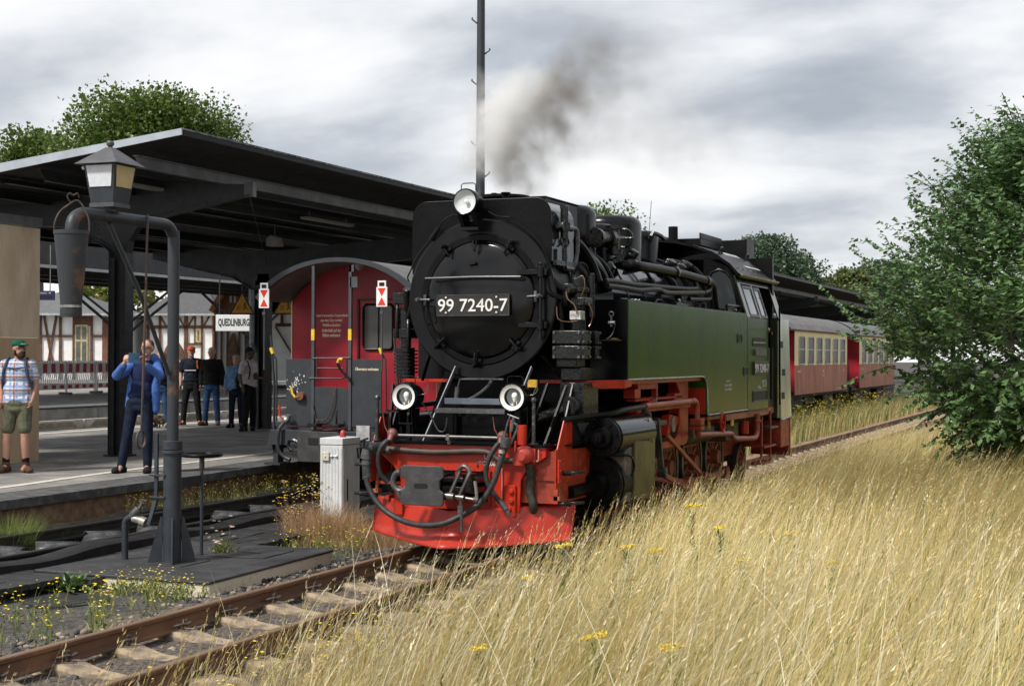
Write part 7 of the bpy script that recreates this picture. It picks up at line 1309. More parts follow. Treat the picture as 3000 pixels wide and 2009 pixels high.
# ================= plants =================
STEM = tint_mat('grass stem', .7, .3, .2); LEAF = tint_mat('leaf', .36, .28, .5); FLOW = tint_mat('petal', .6, .1, .2)
WIND = np.array([.92, .39, 0.])
def in_view(x, y, m=120):
    dx, dy = x-6.0, y+12.9; D = -dx*math.sin(TH)+dy*math.cos(TH); lx = dx*math.cos(TH)+dy*math.sin(TH)
    px = 1500+4250*lx/np.maximum(D, .1); return (D > 3.3) & (px > -m) & (px < 3000+m), D
def blades(x, y, z, h, lean, wd, tint, seg=3, az=None, curve=1.8, heads=None, spread=.35):
    n = len(x); a = rng.normal(0, spread, n); d = np.stack([WIND[0]*np.cos(a)-WIND[1]*np.sin(a), WIND[0]*np.sin(a)+WIND[1]*np.cos(a), np.zeros(n)], 1)
    if az is not None: d = np.stack([np.cos(az), np.sin(az), np.zeros(n)], 1)
    base = np.stack([x, y, z], 1); ts = np.linspace(0, 1, seg+1)
    f = rng.uniform(0, math.pi, n); wv = np.stack([np.cos(f), np.sin(f), np.zeros(n)], 1)*.35+np.array([math.cos(TH), math.sin(TH), 0])[None]*.9
    wv /= np.linalg.norm(wv, axis=1)[:, None]
    V = np.empty((n, 2*seg+1, 3)); P = []
    for k, t in enumerate(ts):
        p = base+d*(lean*h*t**curve)[:, None]; p[:, 2] += h*np.sqrt(np.maximum(0, 1-(lean*.75)**2*t**2))*t
        P.append(p); w_ = wd*(1-.75*t)
        if k < seg: V[:, 2*k] = p-wv*w_[:, None]/2; V[:, 2*k+1] = p+wv*w_[:, None]/2
        else: V[:, 2*seg] = p
    o = (np.arange(n)*(2*seg+1))[:, None]; Q = [o+np.array([2*k, 2*k+1, 2*k+3, 2*k+2])[None] for k in range(seg-1)]; T = o+np.array([2*seg-2, 2*seg-1, 2*seg])[None]
    C = np.repeat(tint, 2*seg+1, 0); V = V.reshape(-1, 3); Q = np.concatenate(Q) if Q else np.zeros((0, 4), int)
    tris = [T]; Vs = [V]; Cs = [C]; off = len(V)
    if heads is not None:
        hi = np.where(heads)[0]; m = len(hi); top = P[-1][hi]; dirv = P[-1][hi]-P[-2][hi]; dirv /= np.linalg.norm(dirv, axis=1)[:, None]; hl = rng.uniform(.07, .15, m)
        for j in range(6):
            t = j/5; c = top-dirv*(hl*(1-t))[:, None]+rng.normal(0, .004, (m, 3)); sz = (.0195*(1-.5*t))*rng.uniform(.8, 1.3, m)
            side = np.stack([np.cos(TH+rng.normal(0, .6, m)), np.sin(TH+rng.normal(0, .6, m)), np.zeros(m)], 1)*(1 if j % 2 else -1)
            tip = c+dirv*(sz*1.7)[:, None]+side*(sz*.26)[:, None]; l = c-side*(sz*.10)[:, None]; r = c+side*(sz*.24)[:, None]+dirv*(sz*.45)[:, None]; l2 = c+dirv*(sz*.8)[:, None]
            vv = np.stack([l, r, tip, l2], 1).reshape(-1, 3); oo = (np.arange(m)*4)[:, None]+off
            tris.append(oo+np.array([0, 1, 2])[None]); tris.append(oo+np.array([0, 2, 3])[None]); Vs.append(vv); Cs.append(np.repeat(np.minimum(1, tint[hi]*rng.uniform(.8, 1.05, (m, 1))*np.array([1., .97, .95])), 4, 0)); off += len(vv)
    return np.concatenate(Vs), Q, np.concatenate(tris), np.concatenate(Cs)
def merge(name, L_, m, label, cat, smooth=False, parent=None):
    V, Q, T, C = [], [], [], []; o = 0
    for v, q, t, c in L_:
        V.append(v); C.append(c)
        if q is not None and len(q): Q.append(q+o)
        if t is not None and len(t): T.append(t+o)
        o += len(v)
    me = numpy_mesh(name, np.concatenate(V), np.concatenate(Q) if Q else None, np.concatenate(T) if T else None, np.concatenate(C), m, smooth)
    ob = link(name, me, parent)
    return tag(ob, label, cat, kind='stuff') if label else ob
DRY = np.array([[.74, .60, .27], [.84, .72, .42], [.66, .52, .22], [.78, .62, .32], [.70, .50, .25], [.88, .78, .52], [.66, .59, .24], [.52, .50, .18]])
GRN = np.array([[.16, .20, .055], [.24, .26, .08], [.11, .155, .045], [.33, .32, .12]])
def pal(P, n, j=.16): return np.clip(P[rng.integers(0, len(P), n)]*rng.uniform(1-j, 1+j, (n, 1)), 0, 1)
L_ = []
def field(n, dmin, dmax, h0, h1, w0, w1, headp, green=.1, ymax=70, xlo=1.2, xhi=22, seg=3, lean=(.18, .62), thin=True):
    D = dmin+(dmax-dmin)*rng.uniform(0, 1, n)**.85; n = int(n*1.3); D = dmin+(dmax-dmin)*rng.uniform(0, 1, n)**.85; px = rng.uniform(-200, 4050, n); lx = (px-1500)/4250*D
    x = 6+lx*math.cos(TH)-D*math.sin(TH); y = -12.9+lx*math.sin(TH)+D*math.cos(TH)
    patch = .5+.5*np.sin(x*1.1+2.1*np.sin(y*.5))*np.sin(y*.9+1.3*np.sin(x*.8))
    k = (x > xlo) & (x < xhi) & (y < ymax)
    if thin: k &= rng.uniform(0, 1, n) < np.clip((x-np.where(y < -1, 1.6, 1.2))/1.2, 0, 1)**1.5*(.45+.55*np.clip(patch*1.6, 0, 1))
    x, y, D, patch = x[k], y[k], D[k], patch[k]; m = len(x)
    hv = rng.uniform(h0, h1, m)*(.85+.25*patch); hv *= np.clip(.62+.38*(x-1.2)/1.3, .62, 1)
    t = pal(DRY, m)*(.90+.22*(.5+.5*np.sin(x*.9+1.7*np.sin(y*.6)+.8))[:, None]); t = np.clip(t, 0, .95); g = rng.uniform(0, 1, m) < green*(.3+2.2*(1-patch)**2); t[g] = pal(GRN, int(g.sum()))
    p2 = .5+.5*np.sin(x*1.9+y*.8+1.4*np.sin(y*1.3))*np.sin(y*1.5-x*.6); ln = rng.uniform(*lean, m)*(.55+.75*p2); AZ = math.atan2(.39, .92)+rng.normal(0, .3, m)+.55*np.sin(x*.8+.5*y); wd = rng.uniform(w0, w1, m)*np.clip(D/9, .75, 3.2)
    L_.append(blades(x, y, gz(x, y)-.02, hv, ln, wd, t, seg, az=AZ, heads=rng.uniform(0, 1, m) < headp))
field(15000, 3.6, 9.5, .45, .95, .0034, .0062, .26, .06, lean=(.2, .8)); field(15000, 3.6, 9.5, .12, .40, .005, .010, 0, .55, lean=(.1, .9))
field(30000, 9, 19, .45, .88, .0034, .006, .34, .06, lean=(.2, .75)); field(18000, 9, 19, .12, .38, .005, .010, 0, .5, lean=(.1, .9))
field(26000, 19, 48, .5, .85, .004, .0065, .2, .10); field(9000, 48, 90, .5, .8, .006, .01, 0, .15, ymax=120)
n = 4500; x = 1.3+1.2*rng.uniform(0, 1, n)**.7; y = rng.uniform(-.8, 16, n); L_.append(blades(x, y, gz(x, y)-.02, rng.uniform(.40, .84, n), rng.uniform(.1, .6, n), rng.uniform(.004, .007, n), pal(DRY, n), 3, heads=rng.uniform(0, 1, n) < .5))
n = 700; D_r = rng.uniform(4.2, 9, n); px_ = rng.uniform(700, 3050, n); lx = (px_-1500)/4250*D_r; x = 6+lx*math.cos(TH)-D_r*math.sin(TH); y = -12.9+lx*math.sin(TH)+D_r*math.cos(TH); k = x > 1.9; x, y = x[k], y[k]; n = len(x)
L_.append(blades(x, y, gz(x, y), rng.uniform(.75, 1.05, n), rng.uniform(.2, 1.0, n), rng.uniform(.004, .0065, n), pal(np.array([[.82, .74, .52], [.85, .78, .58]]), n), 6, heads=rng.uniform(0, 1, n) < .6, spread=.8))
# thin fringe of taller stalks by the rail
n = 420; x = rng.uniform(1.1, 2.3, n); y = rng.uniform(-8.5, 1.2, n)
L_.append(blades(x, y, gz(x, y)-.02, rng.uniform(.38, .80, n), rng.uniform(.1, .5, n), rng.uniform(.003, .005, n), pal(DRY, n), 3, heads=rng.uniform(0, 1, n) < .6))
# far side, between the tracks beyond the locomotive and along the loco's right
n = 9000; x = rng.uniform(-3.1, -1.35, n); y = rng.uniform(9, 55, n)
t = pal(DRY, n); g = rng.uniform(0, 1, n) < .6; t[g] = pal(GRN, int(g.sum())); L_.append(blades(x, y, gz(x, y), rng.uniform(.25, .8, n), rng.uniform(.05, .4, n), rng.uniform(.008, .016, n), t, 2))
merge('dry_grass', L_, STEM, 'tall dry yellow grass bending in the wind over the right foreground', 'grass')
# clumps of grass
def clump(cx_, cy, r, n, h, P, w=(.003, .006), rad=.5, z=None, heads=0):
    a = rng.uniform(0, 6.28, n); q = r*np.sqrt(rng.uniform(0, 1, n)); x = cx_+q*np.cos(a); y = cy+q*np.sin(a)
    az = np.where(rng.uniform(0, 1, n) < .6, a, rng.uniform(0, 6.28, n)); return blades(x, y, np.full(n, z) if z is not None else gz(x, y)-.01, rng.uniform(h*.5, h, n), rng.uniform(.15, .95, n)*rad*1.6, rng.uniform(*w, n), pal(P, n), 3, az=az, heads=(rng.uniform(0, 1, n) < heads) if heads else None)
TAN = np.array([[.52, .36, .20], [.60, .43, .25], [.42, .28, .15], [.56, .34, .2]])
for (cx_, cy, r, n, h, P, lab) in ((-2.45, 1.55, .40, 1300, .52, TAN, 'dry tan grass tuft at the foot of the pale cabinet'), (-1.85, 1.65, .42, 1100, .36, TAN, 'low dry tan grass tuft between the cabinet and the red snow plough')):
    o = merge('grass_tuft', [clump(cx_, cy, r, n, h, P, heads=.1), clump(cx_+.1, cy-.15, r*1.2, n//2, h*.4, TAN)], STEM, lab, 'grass'); o['kind'] = 'thing'; o['group'] = 'dry tufts beside the cabinet'
GB = np.array([[.16, .24, .05], [.24, .30, .08], [.32, .34, .12], [.12, .18, .04]])
o = merge('grass_tuft', [clump(-5.15, -.55, .28, 700, .50, GB), clump(-5.2, -1.1, .3, 500, .4, GB), clump(-5.15, .05, .2, 300, .3, GB)], STEM, 'green grass tuft against the platform wall at the left edge', 'grass'); o['kind'] = 'thing'
# wildflowers: thin branching stems, small leaves and yellow heads
YEL = np.array([[.78, .60, .03], [.82, .68, .06], [.70, .50, .02]]); WHT = np.array([[.75, .72, .66], [.7, .62, .5]])
def weeds(xs_, ys_, h0, h1, heads, green=GRN, col_=YEL, hs=.014, leaves=6, z=None):
    """xs_, ys_ plant positions; returns stems, leaves, flower heads"""
    S, F = [], []
    n = len(xs_); zz_ = gz(xs_, ys_)-.01 if z is None else np.full(n, z)
    rep = 3; X = np.repeat(xs_, rep); Y = np.repeat(ys_, rep); Z = np.repeat(zz_, rep); H = rng.uniform(h0, h1, n*rep); az = rng.uniform(0, 6.28, n*rep); ln = rng.uniform(.05, .45, n*rep)
    S.append(blades(X, Y, Z, H, ln, np.full(n*rep, .0045), pal(green, n*rep), 3, az=az))
    k = leaves; LX = np.repeat(xs_, k)+rng.normal(0, .035, n*k); LY = np.repeat(ys_, k)+rng.normal(0, .035, n*k); LZ = np.repeat(zz_, k)+rng.uniform(0, .6, n*k)*np.repeat(np.full(n, (h0+h1)/2), k)
    S.append(blades(LX, LY, LZ, rng.uniform(.03, .09, n*k), rng.uniform(.6, 1.2, n*k), rng.uniform(.008, .018, n*k), pal(green, n*k), 2, az=rng.uniform(0, 6.28, n*k)))
    d = np.stack([np.cos(az), np.sin(az)], 1); tip = np.stack([X+d[:, 0]*ln*H, Y+d[:, 1]*ln*H, Z+H*np.sqrt(1-(ln*.75)**2)], 1)
    m = len(tip)*heads; c = np.repeat(tip, heads, 0)+np.concatenate([rng.normal(0, .028, (m, 2)), rng.normal(-.008, .018, (m, 1))], 1)
    s = rng.uniform(.6, 1.25, m)*hs; V = []
    for q in range(6): a = q*math.pi/3; V.append(c+np.stack([np.cos(a)*s, np.sin(a)*s, rng.uniform(-.2, .25, m)*s], 1))
    V.append(c+np.stack([0*s, 0*s, .45*s], 1)); V = np.stack(V, 1).reshape(-1, 3); o_ = (np.arange(m)*7)[:, None]
    T = np.concatenate([o_+np.array([q, (q+1) % 6, 6])[None] for q in range(6)]); F.append((V, None, T, np.repeat(pal(col_, m, .1), 7, 0)))
    return S, F
S, F = [], []
def scatter(n, xr, yr, **k):
    a, b_ = weeds(rng.uniform(*xr, n), rng.uniform(*yr, n), **k); S.extend(a); F.extend(b_)
scatter(48, (-1.75, -.95), (-7.2, -3.2), h0=.15, h1=.48, heads=1, hs=.013); scatter(30, (-2.3, -1.3), (-4.6, -2.6), h0=.12, h1=.36, heads=1, hs=.012); scatter(34, (-2.3, -1.45), (-2.5, -2.2), h0=.10, h1=.26, heads=1, hs=.010, leaves=12)
scatter(45, (-2.5, -1.6), (.4, 1.6), h0=.10, h1=.28, heads=1, hs=.010); scatter(260, (-5.38, -5.02), (1.6, 6.5), h0=.15, h1=.48, heads=1, hs=.006, leaves=18); scatter(120, (-5.4, -5.1), (-1.5, 1.6), h0=.08, h1=.25, heads=1, hs=.006, leaves=10, green=np.concatenate([GRN, TAN]))
scatter(420, (-3.1, -1.5), (9, 40), h0=.4, h1=1.0, heads=2, hs=.017, leaves=10); scatter(6, (-2.44, -2.3), (-.62, -.5), h0=.22, h1=.5, heads=1, hs=.022, col_=np.array([[.58, .44, .34], [.52, .38, .3]]), leaves=40)
scatter(60, (1.0, 2.2), (-6.5, -1.5), h0=.15, h1=.4, heads=2, hs=.011, green=np.array([[.30, .12, .05], [.22, .2, .06], [.36, .15, .06]])); scatter(26, (-2.9, -2.62), (1.2, 2.2), h0=.3, h1=.75, heads=3, hs=.012, green=np.array([[.20, .08, .06], [.16, .1, .06]]), col_=np.array([[.5, .4, .3], [.75, .55, .05]]))
merge('wildflower_stems', S, STEM, 'thin green stems and leaves of low roadside wildflowers', 'wildflowers'); merge('wildflower_heads', F, FLOW, 'many small yellow flower heads of the roadside wildflowers', 'flowers')
# straw litter by the platform wall
n = 900; x = rng.uniform(-5.3, -4.95, n); y = rng.uniform(-.6, 2.2, n); merge('straw_litter', [blades(x, y, gz(x, y), rng.uniform(.05, .16, n), rng.uniform(.9, 1.25, n), rng.uniform(.004, .008, n), pal(TAN, n), 2, az=rng.uniform(0, 6.28, n))], STEM, 'brown straw litter along the foot of the platform wall', 'litter')
# broad-leaved dock plant in front of the slab
def leafy(name, loc, n, h, c, label, w=.06):
    V, T, C = [], [], []; o_ = 0
    for k in range(n):
        a = random.uniform(0, 6.28); el = random.uniform(.3, 1.2); ln = h*random.uniform(.6, 1.1); d = Vector((math.cos(a)*math.cos(el), math.sin(a)*math.cos(el), math.sin(el))); s = Vector((-math.sin(a), math.cos(a), 0)); b0 = Vector(loc)+Vector((random.gauss(0, .05), random.gauss(0, .05), 0)); up = s.cross(d)
        P = [b0, b0+d*ln*.4-s*w*.5+up*.01, b0+d*ln*.4+s*w*.5+up*.01, b0+d*ln*.78-s*w*.35-Vector((0, 0, .02)), b0+d*ln*.78+s*w*.35-Vector((0, 0, .02)), b0+d*ln-Vector((0, 0, .05)), b0+d*ln*.45-up*.008]
        V += [tuple(p) for p in P]; T += [(o_, o_+6, o_+1), (o_, o_+2, o_+6), (o_+1, o_+6, o_+3), (o_+2, o_+4, o_+6), (o_+3, o_+6, o_+5), (o_+6, o_+4, o_+5)]; o_ += 7; cc_ = np.array(c)*random.uniform(.75, 1.25); C += [cc_]*7
    me = numpy_mesh(name, np.array(V), tris=np.array(T), tint=np.array(C), mat_=LEAF); return tag(link(name, me), label, 'plant')
leafy('dock_plant', (-2.72, -2.42, -.21), 46, .26, (.09, .16, .05), 'broad leaved green dock plant before the slab edge')
# tansies standing in the grass
TG = np.array([[.10, .17, .05], [.14, .20, .06], [.08, .13, .05]])
def tansy(px, py, D, label, hs=.055, lean=.2):
    top = at(px, D, zat(px, py, D)); g0 = float(gz(top.x, top.y)); h = top.z-g0
    p = empty('tansy', (top.x, top.y, g0), 0, label, 'flower', 'tansies in the dry grass'); L1 = []
    L1.append(blades(np.zeros(2), np.zeros(2), np.zeros(2), np.array([h, h*.9]), np.array([.02, .1]), np.array([.009, .006]), pal(TG, 2), 4, az=np.array([TH, TH+1.])))
    n = 70; zz_ = rng.uniform(.15, .88, n)*h; L1.append(blades(rng.normal(0, .012, n), rng.normal(0, .012, n), zz_, rng.uniform(.05, .13, n), rng.uniform(.7, 1.25, n), rng.uniform(.006, .012, n), pal(TG, n), 2, az=rng.uniform(0, 6.28, n)))
    merge('stem_and_leaves', L1, STEM, None, None, parent=p)
    m = 42; a = rng.uniform(0, 6.28, m); r = hs*np.sqrt(rng.uniform(0, 1, m)); c = np.stack([r*np.cos(a), r*np.sin(a), h+.12*r*np.cos(a)+rng.normal(0, .006, m)], 1); s = rng.uniform(.007, .011, m); V = []
    for q in range(6): t_ = q*math.pi/3; V.append(c+np.stack([np.cos(t_)*s, np.sin(t_)*s, 0*s], 1))
    V.append(c+np.stack([0*s, 0*s, .8*s], 1)); V.append(c-np.stack([0*s, 0*s, .9*s], 1)); V = np.stack(V, 1).reshape(-1, 3); o_ = (np.arange(m)*8)[:, None]
    T = np.concatenate([o_+np.array([q, (q+1) % 6, 6])[None] for q in range(6)]+[o_+np.array([(q+1) % 6, q, 7])[None] for q in range(6)]); merge('flower_head', [(V, None, T, np.repeat(pal(np.array([[.72, .50, .02], [.80, .62, .04]]), m, .12), 8, 0))], FLOW, None, None, parent=p)
for px, py, D, hs, lab in ((1412, 1895, 7.0, .055, 'yellow tansy head low in the centre foreground grass'), (1750, 1860, 6.6, .07, 'large yellow tansy left of centre right foreground'), (1980, 1892, 6.4, .07, 'large yellow tansy nearest the bottom middle right'), (1655, 1595, 10.6, .075, 'yellow tansy beside the right end of the snow plough'), (1840, 1600, 10.8, .06, 'yellow tansy in grass below the cylinders'), (1925, 1610, 10.4, .05, 'small yellow tansy right of the cylinder tansy'), (2030, 1480, 12.0, .08, 'yellow brown tansy in the grass below the green tank'), (2320, 1560, 11.0, .06, 'right-hand yellow tansy in the open dry grass'), (2110, 1545, 11.2, .05, 'small tansy in the grass between the middle ones'), (1550, 1690, 9.4, .05, 'small yellow tansy in the grass before the rail'), (2435, 1645, 9.5, .05, 'lone yellow tansy in the right field'), (2180, 1640, 9.8, .05, 'dim yellow tansy in the middle of the field')): tansy(px, py, D, lab, hs)
# ---------------- trees ----------------
BARK = mat('bark', (.09, .07, .05), .9, var=.35, vscale=12, bump=.6, bscale=25)
def leaf_cloud(c, d, nrm, s, tint, wr=.62):
    """pointed leaves: c centres, d directions, nrm side vectors, s lengths"""
    n = len(c); up = np.cross(d, nrm); V = np.stack([c, c+d*(s*.42)[:, None]-nrm*(s*wr/2)[:, None]+up*(s*.10)[:, None], c+d*(s*.42)[:, None]+nrm*(s*wr/2)[:, None]+up*(s*.10)[:, None], c+d*s[:, None]-up*(s*.12)[:, None], c+d*(s*.5)[:, None]], 1).reshape(-1, 3)
    o_ = (np.arange(n)*5)[:, None]; T = np.concatenate([o_+np.array(q)[None] for q in ((0, 4, 1), (0, 2, 4), (1, 4, 3), (2, 3, 4))]); return V, None, T, np.repeat(tint, 5, 0)
def unit(v): return v/np.maximum(np.linalg.norm(v, axis=1)[:, None], 1e-6)
# near tree on the right
tr = empty('leafy_tree', (5.15, 4.5, .22), 0, 'large dark green leafy tree at the right edge', 'tree')
b = MB(); ctr = Vector((0, 0, 0)); limbs = []
b.tube([(0, 0, -.1), (.03, .02, .5), (-.02, .03, 1.2), (.02, 0, 2.0), (0, .02, 3.0), (.05, 0, 3.7)], .09, 10, 3, rr=list(np.linspace(.11, .02, 16)))
for k in range(34):
    a = k*2.4+random.uniform(-.3, .3); z = .3+3.1*(k/34); ln = (1.75-.28*z)*random.uniform(.75, 1.1); p0 = Vector((0, 0, z)); p2 = Vector((math.cos(a)*ln, math.sin(a)*ln, z+ln*random.uniform(.25, .7))); p1 = p0.lerp(p2, .5)+Vector((0, 0, .12)); b.tube([p0, p1, p2], .03, 6, 3, rr=list(np.linspace(.035, .008, 7))); limbs.append((p0, p1, p2))
b.build('trunk', BARK, tr)
C, Dv, Nn, Sz = [], [], [], []; tw = MB()
def env(z): return float(np.interp(z, [.6, .95, 1.4, 1.85, 2.4, 2.9, 3.4, 3.8, 4.1], [.45, .85, 1.5, 2.1, 2.08, 1.55, 1.0, .55, .15]))
for k in range(2500):
    z = .62+3.45*random.random()**1.05; a = random.uniform(0, 6.28); r = env(z)*math.sqrt(random.uniform(.2, 1))*random.uniform(.8, 1.0)
    p = Vector((math.cos(a)*r, math.sin(a)*r, z)); out = Vector((math.cos(a), math.sin(a), 0)); up = random.uniform(.5, 1.5) if z > 1.7 else random.uniform(-.45, .7)
    d = (out*random.uniform(.3, .9)+Vector((random.gauss(0, .25), random.gauss(0, .25), up))).normalized(); ln = random.uniform(.35, .75)*(1.25 if r > .8*env(z) and random.random() < .25 else 1); q = [p]
    for s in range(5): q.append(q[-1]+d*ln/5); d = (d+Vector((0, 0, -.09))).normalized()
    if k % 3 == 0: tw.tube(q, .005, 4)
    m = int(ln/.027)
    for i in range(m):
        t_ = (i+.5)/m*5; j_ = min(int(t_), 4); c = q[j_].lerp(q[j_+1], t_-j_); dd = (q[j_+1]-q[j_]).normalized(); sd_ = dd.cross(Vector((0, 0, 1))).normalized()*(1 if i % 2 else -1)
        ld = (dd*.35+sd_*.8+Vector((random.gauss(0, .35), random.gauss(0, .35), -.55+random.gauss(0, .25)))).normalized(); C.append(c); Dv.append(ld); Nn.append(ld.cross(Vector((random.gauss(0, .4), random.gauss(0, .4), 1))).normalized()); Sz.append(random.uniform(.085, .125)*(1-.3*i/m))
tw.build('twigs', BARK, tr)['kind'] = 'stuff'
lt_ = pal(np.array([[.105, .19, .06], [.14, .24, .085], [.08, .155, .05], [.17, .27, .115], [.12, .205, .10]]), len(C), .2)
cr = merge('crown', [leaf_cloud(np.array([c[:] for c in C]), np.array([c[:] for c in Dv]), np.array([c[:] for c in Nn]), np.array(Sz), lt_)], LEAF, None, None, parent=tr); cr['kind'] = 'stuff'
def far_tree(px, D, ytop, hw, label, cols, z0=0., n=5200, ls=.42, ybot=None, lobes=9):
    base = at(px, D, z0); H = zat(px, ytop, D)-z0; w_ = hw/4250*D; t = empty('broadleaf_tree', base, 0, label, 'tree', 'trees beyond the station'); rr_ = random.Random(int(px*7+D))
    b = MB(); b.tube([(0, 0, -.3), (.1, 0, H*.3), (-.1, .1, H*.6), (0, 0, H*.85)], .3, 8, 3, rr=list(np.linspace(.024*H, .008*H, 10)))
    cl_ = []
    hb = H*.32 if ybot is None else zat(px, ybot, D)-z0
    for k in range(lobes*2):
        a = rr_.uniform(0, 6.28); u = rr_.random(); zc = hb+(H-hb)*(.12+.72*u); wz = math.sqrt(max(.05, 1-((zc-hb)/(H-hb)*1.55-.62)**2)); q = w_*wz*math.sqrt(rr_.random())*.8; rad = (H-hb)*rr_.uniform(.14, .24)+.1*w_; c = (q*math.cos(a), q*math.sin(a), min(zc, H-rad*.8)); cl_.append((c, rad)); b.tube([(0, 0, c[2]*.6), (c[0]*.5, c[1]*.5, c[2]*.85), c], .1, 5, 2, rr=list(np.linspace(.012*H, .004*H, 5)))
    b.build('trunk', BARK, t); cl_.append(((0, 0, H-.16*(H-hb)), .16*(H-hb)))
    n_each = n//len(cl_); CC, DD = [], []
    for c, rad in cl_:
        v = unit(rng.normal(0, 1, (n_each, 3))); q = rad*(rng.uniform(0, 1, n_each)**.33)*rng.uniform(.8, 1.12, n_each); CC.append(np.array(c)+v*q[:, None]*np.array([1.15, 1.15, .85])); DD.append(v)
    CC = np.concatenate(CC); DD = unit(np.concatenate(DD)*.5+rng.normal(0, .7, (len(CC), 3))+np.array([0, 0, -.3])); NN = unit(np.cross(DD, rng.normal(0, 1, (len(CC), 3))+np.array([0, 0, 1.5]))); c_ = pal(np.array(cols), len(CC), .25)
    o = merge('crown', [leaf_cloud(CC, DD, NN, rng.uniform(.6, 1.2, len(CC))*ls, c_, .8)], LEAF, None, None, parent=t); o['kind'] = 'stuff'
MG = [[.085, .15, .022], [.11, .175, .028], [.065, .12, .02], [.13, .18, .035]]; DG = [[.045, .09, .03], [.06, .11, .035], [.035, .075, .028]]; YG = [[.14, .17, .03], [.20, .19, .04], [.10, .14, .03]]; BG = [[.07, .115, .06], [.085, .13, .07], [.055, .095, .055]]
far_tree(430, 82, 262, 290, 'broad yellow green maple rising behind the canopy roof', MG, n=40000, ls=.24, ybot=640, lobes=22); far_tree(110, 84, 375, 120, 'smaller maple crown showing at the far left over the canopy', MG, n=12000, ls=.25, ybot=640)
far_tree(345, 76, 790, 130, 'yellowing tree between the two half-timbered houses', YG, n=5000, ls=.3, ybot=1060); far_tree(1750, 78, 586, 110, 'yellow green treetop above the locomotive domes', MG, n=12000, ls=.2); far_tree(1560, 90, 640, 140, 'dim tree hidden behind the locomotive boiler', MG, n=2500, ls=.4)
far_tree(2255, 105, 678, 100, 'hazy green tree standing right behind the cab roof', BG, n=14000, ls=.24, ybot=900); far_tree(2350, 112, 735, 70, 'loose hazy tree just right of the tree behind the cab', BG, n=8000, ls=.24, ybot=900); far_tree(2470, 125, 785, 90, 'low yellowish tree above the far canopy edge', [[.12, .15, .05], [.15, .17, .06]], n=4500, ls=.4, ybot=900); far_tree(2600, 130, 758, 110, 'hazy grey green tree behind the left edge of the near tree', BG, n=4500, ls=.42, ybot=900)
far_tree(2790, 120, 800, 130, 'tree wholly screened by the near leafy tree, seen through gaps', BG, n=3000, ls=.5, ybot=1000); far_tree(2960, 110, 820, 130, 'tree behind the right side of the near leafy tree', DG, n=3000, ls=.5, ybot=1000); far_tree(2560, 160, 900, 120, 'low far wood above the end of the train', BG, n=3500, ls=.6, ybot=1040); far_tree(2690, 150, 920, 90, 'low far tree by the end of the train', BG, n=2500, ls=.5, ybot=1040)
# wooded edge along the field, out of frame to the right (mirrored in the tank paint)
CC = []
for k in range(64):
    cy = -14+k*1.5; cx_, h = rng.uniform(13, 16)+max(0, 8-cy)*.35, rng.uniform(2.6, 4.6); n = 240; v = unit(rng.normal(0, 1, (n, 3))); CC.append(np.array([cx_, cy, .4+h*.5])+v*(rng.uniform(.3, 1, n)**.5)[:, None]*np.array([1.6, 1.5, h*.52]))
CC = np.concatenate(CC); k = ~in_view(CC[:, 0], CC[:, 1], 60)[0]; CC = CC[k]; DD = unit(rng.normal(0, 1, (len(CC), 3))); NN = unit(np.cross(DD, rng.normal(0, 1, (len(CC), 3))))
merge('wood_edge', [leaf_cloud(CC, DD, NN, rng.uniform(.4, .8, len(CC)), pal(np.array(DG+MG), len(CC), .2), .8)], LEAF, 'dense green wood along the far edge of the grass field', 'wood')

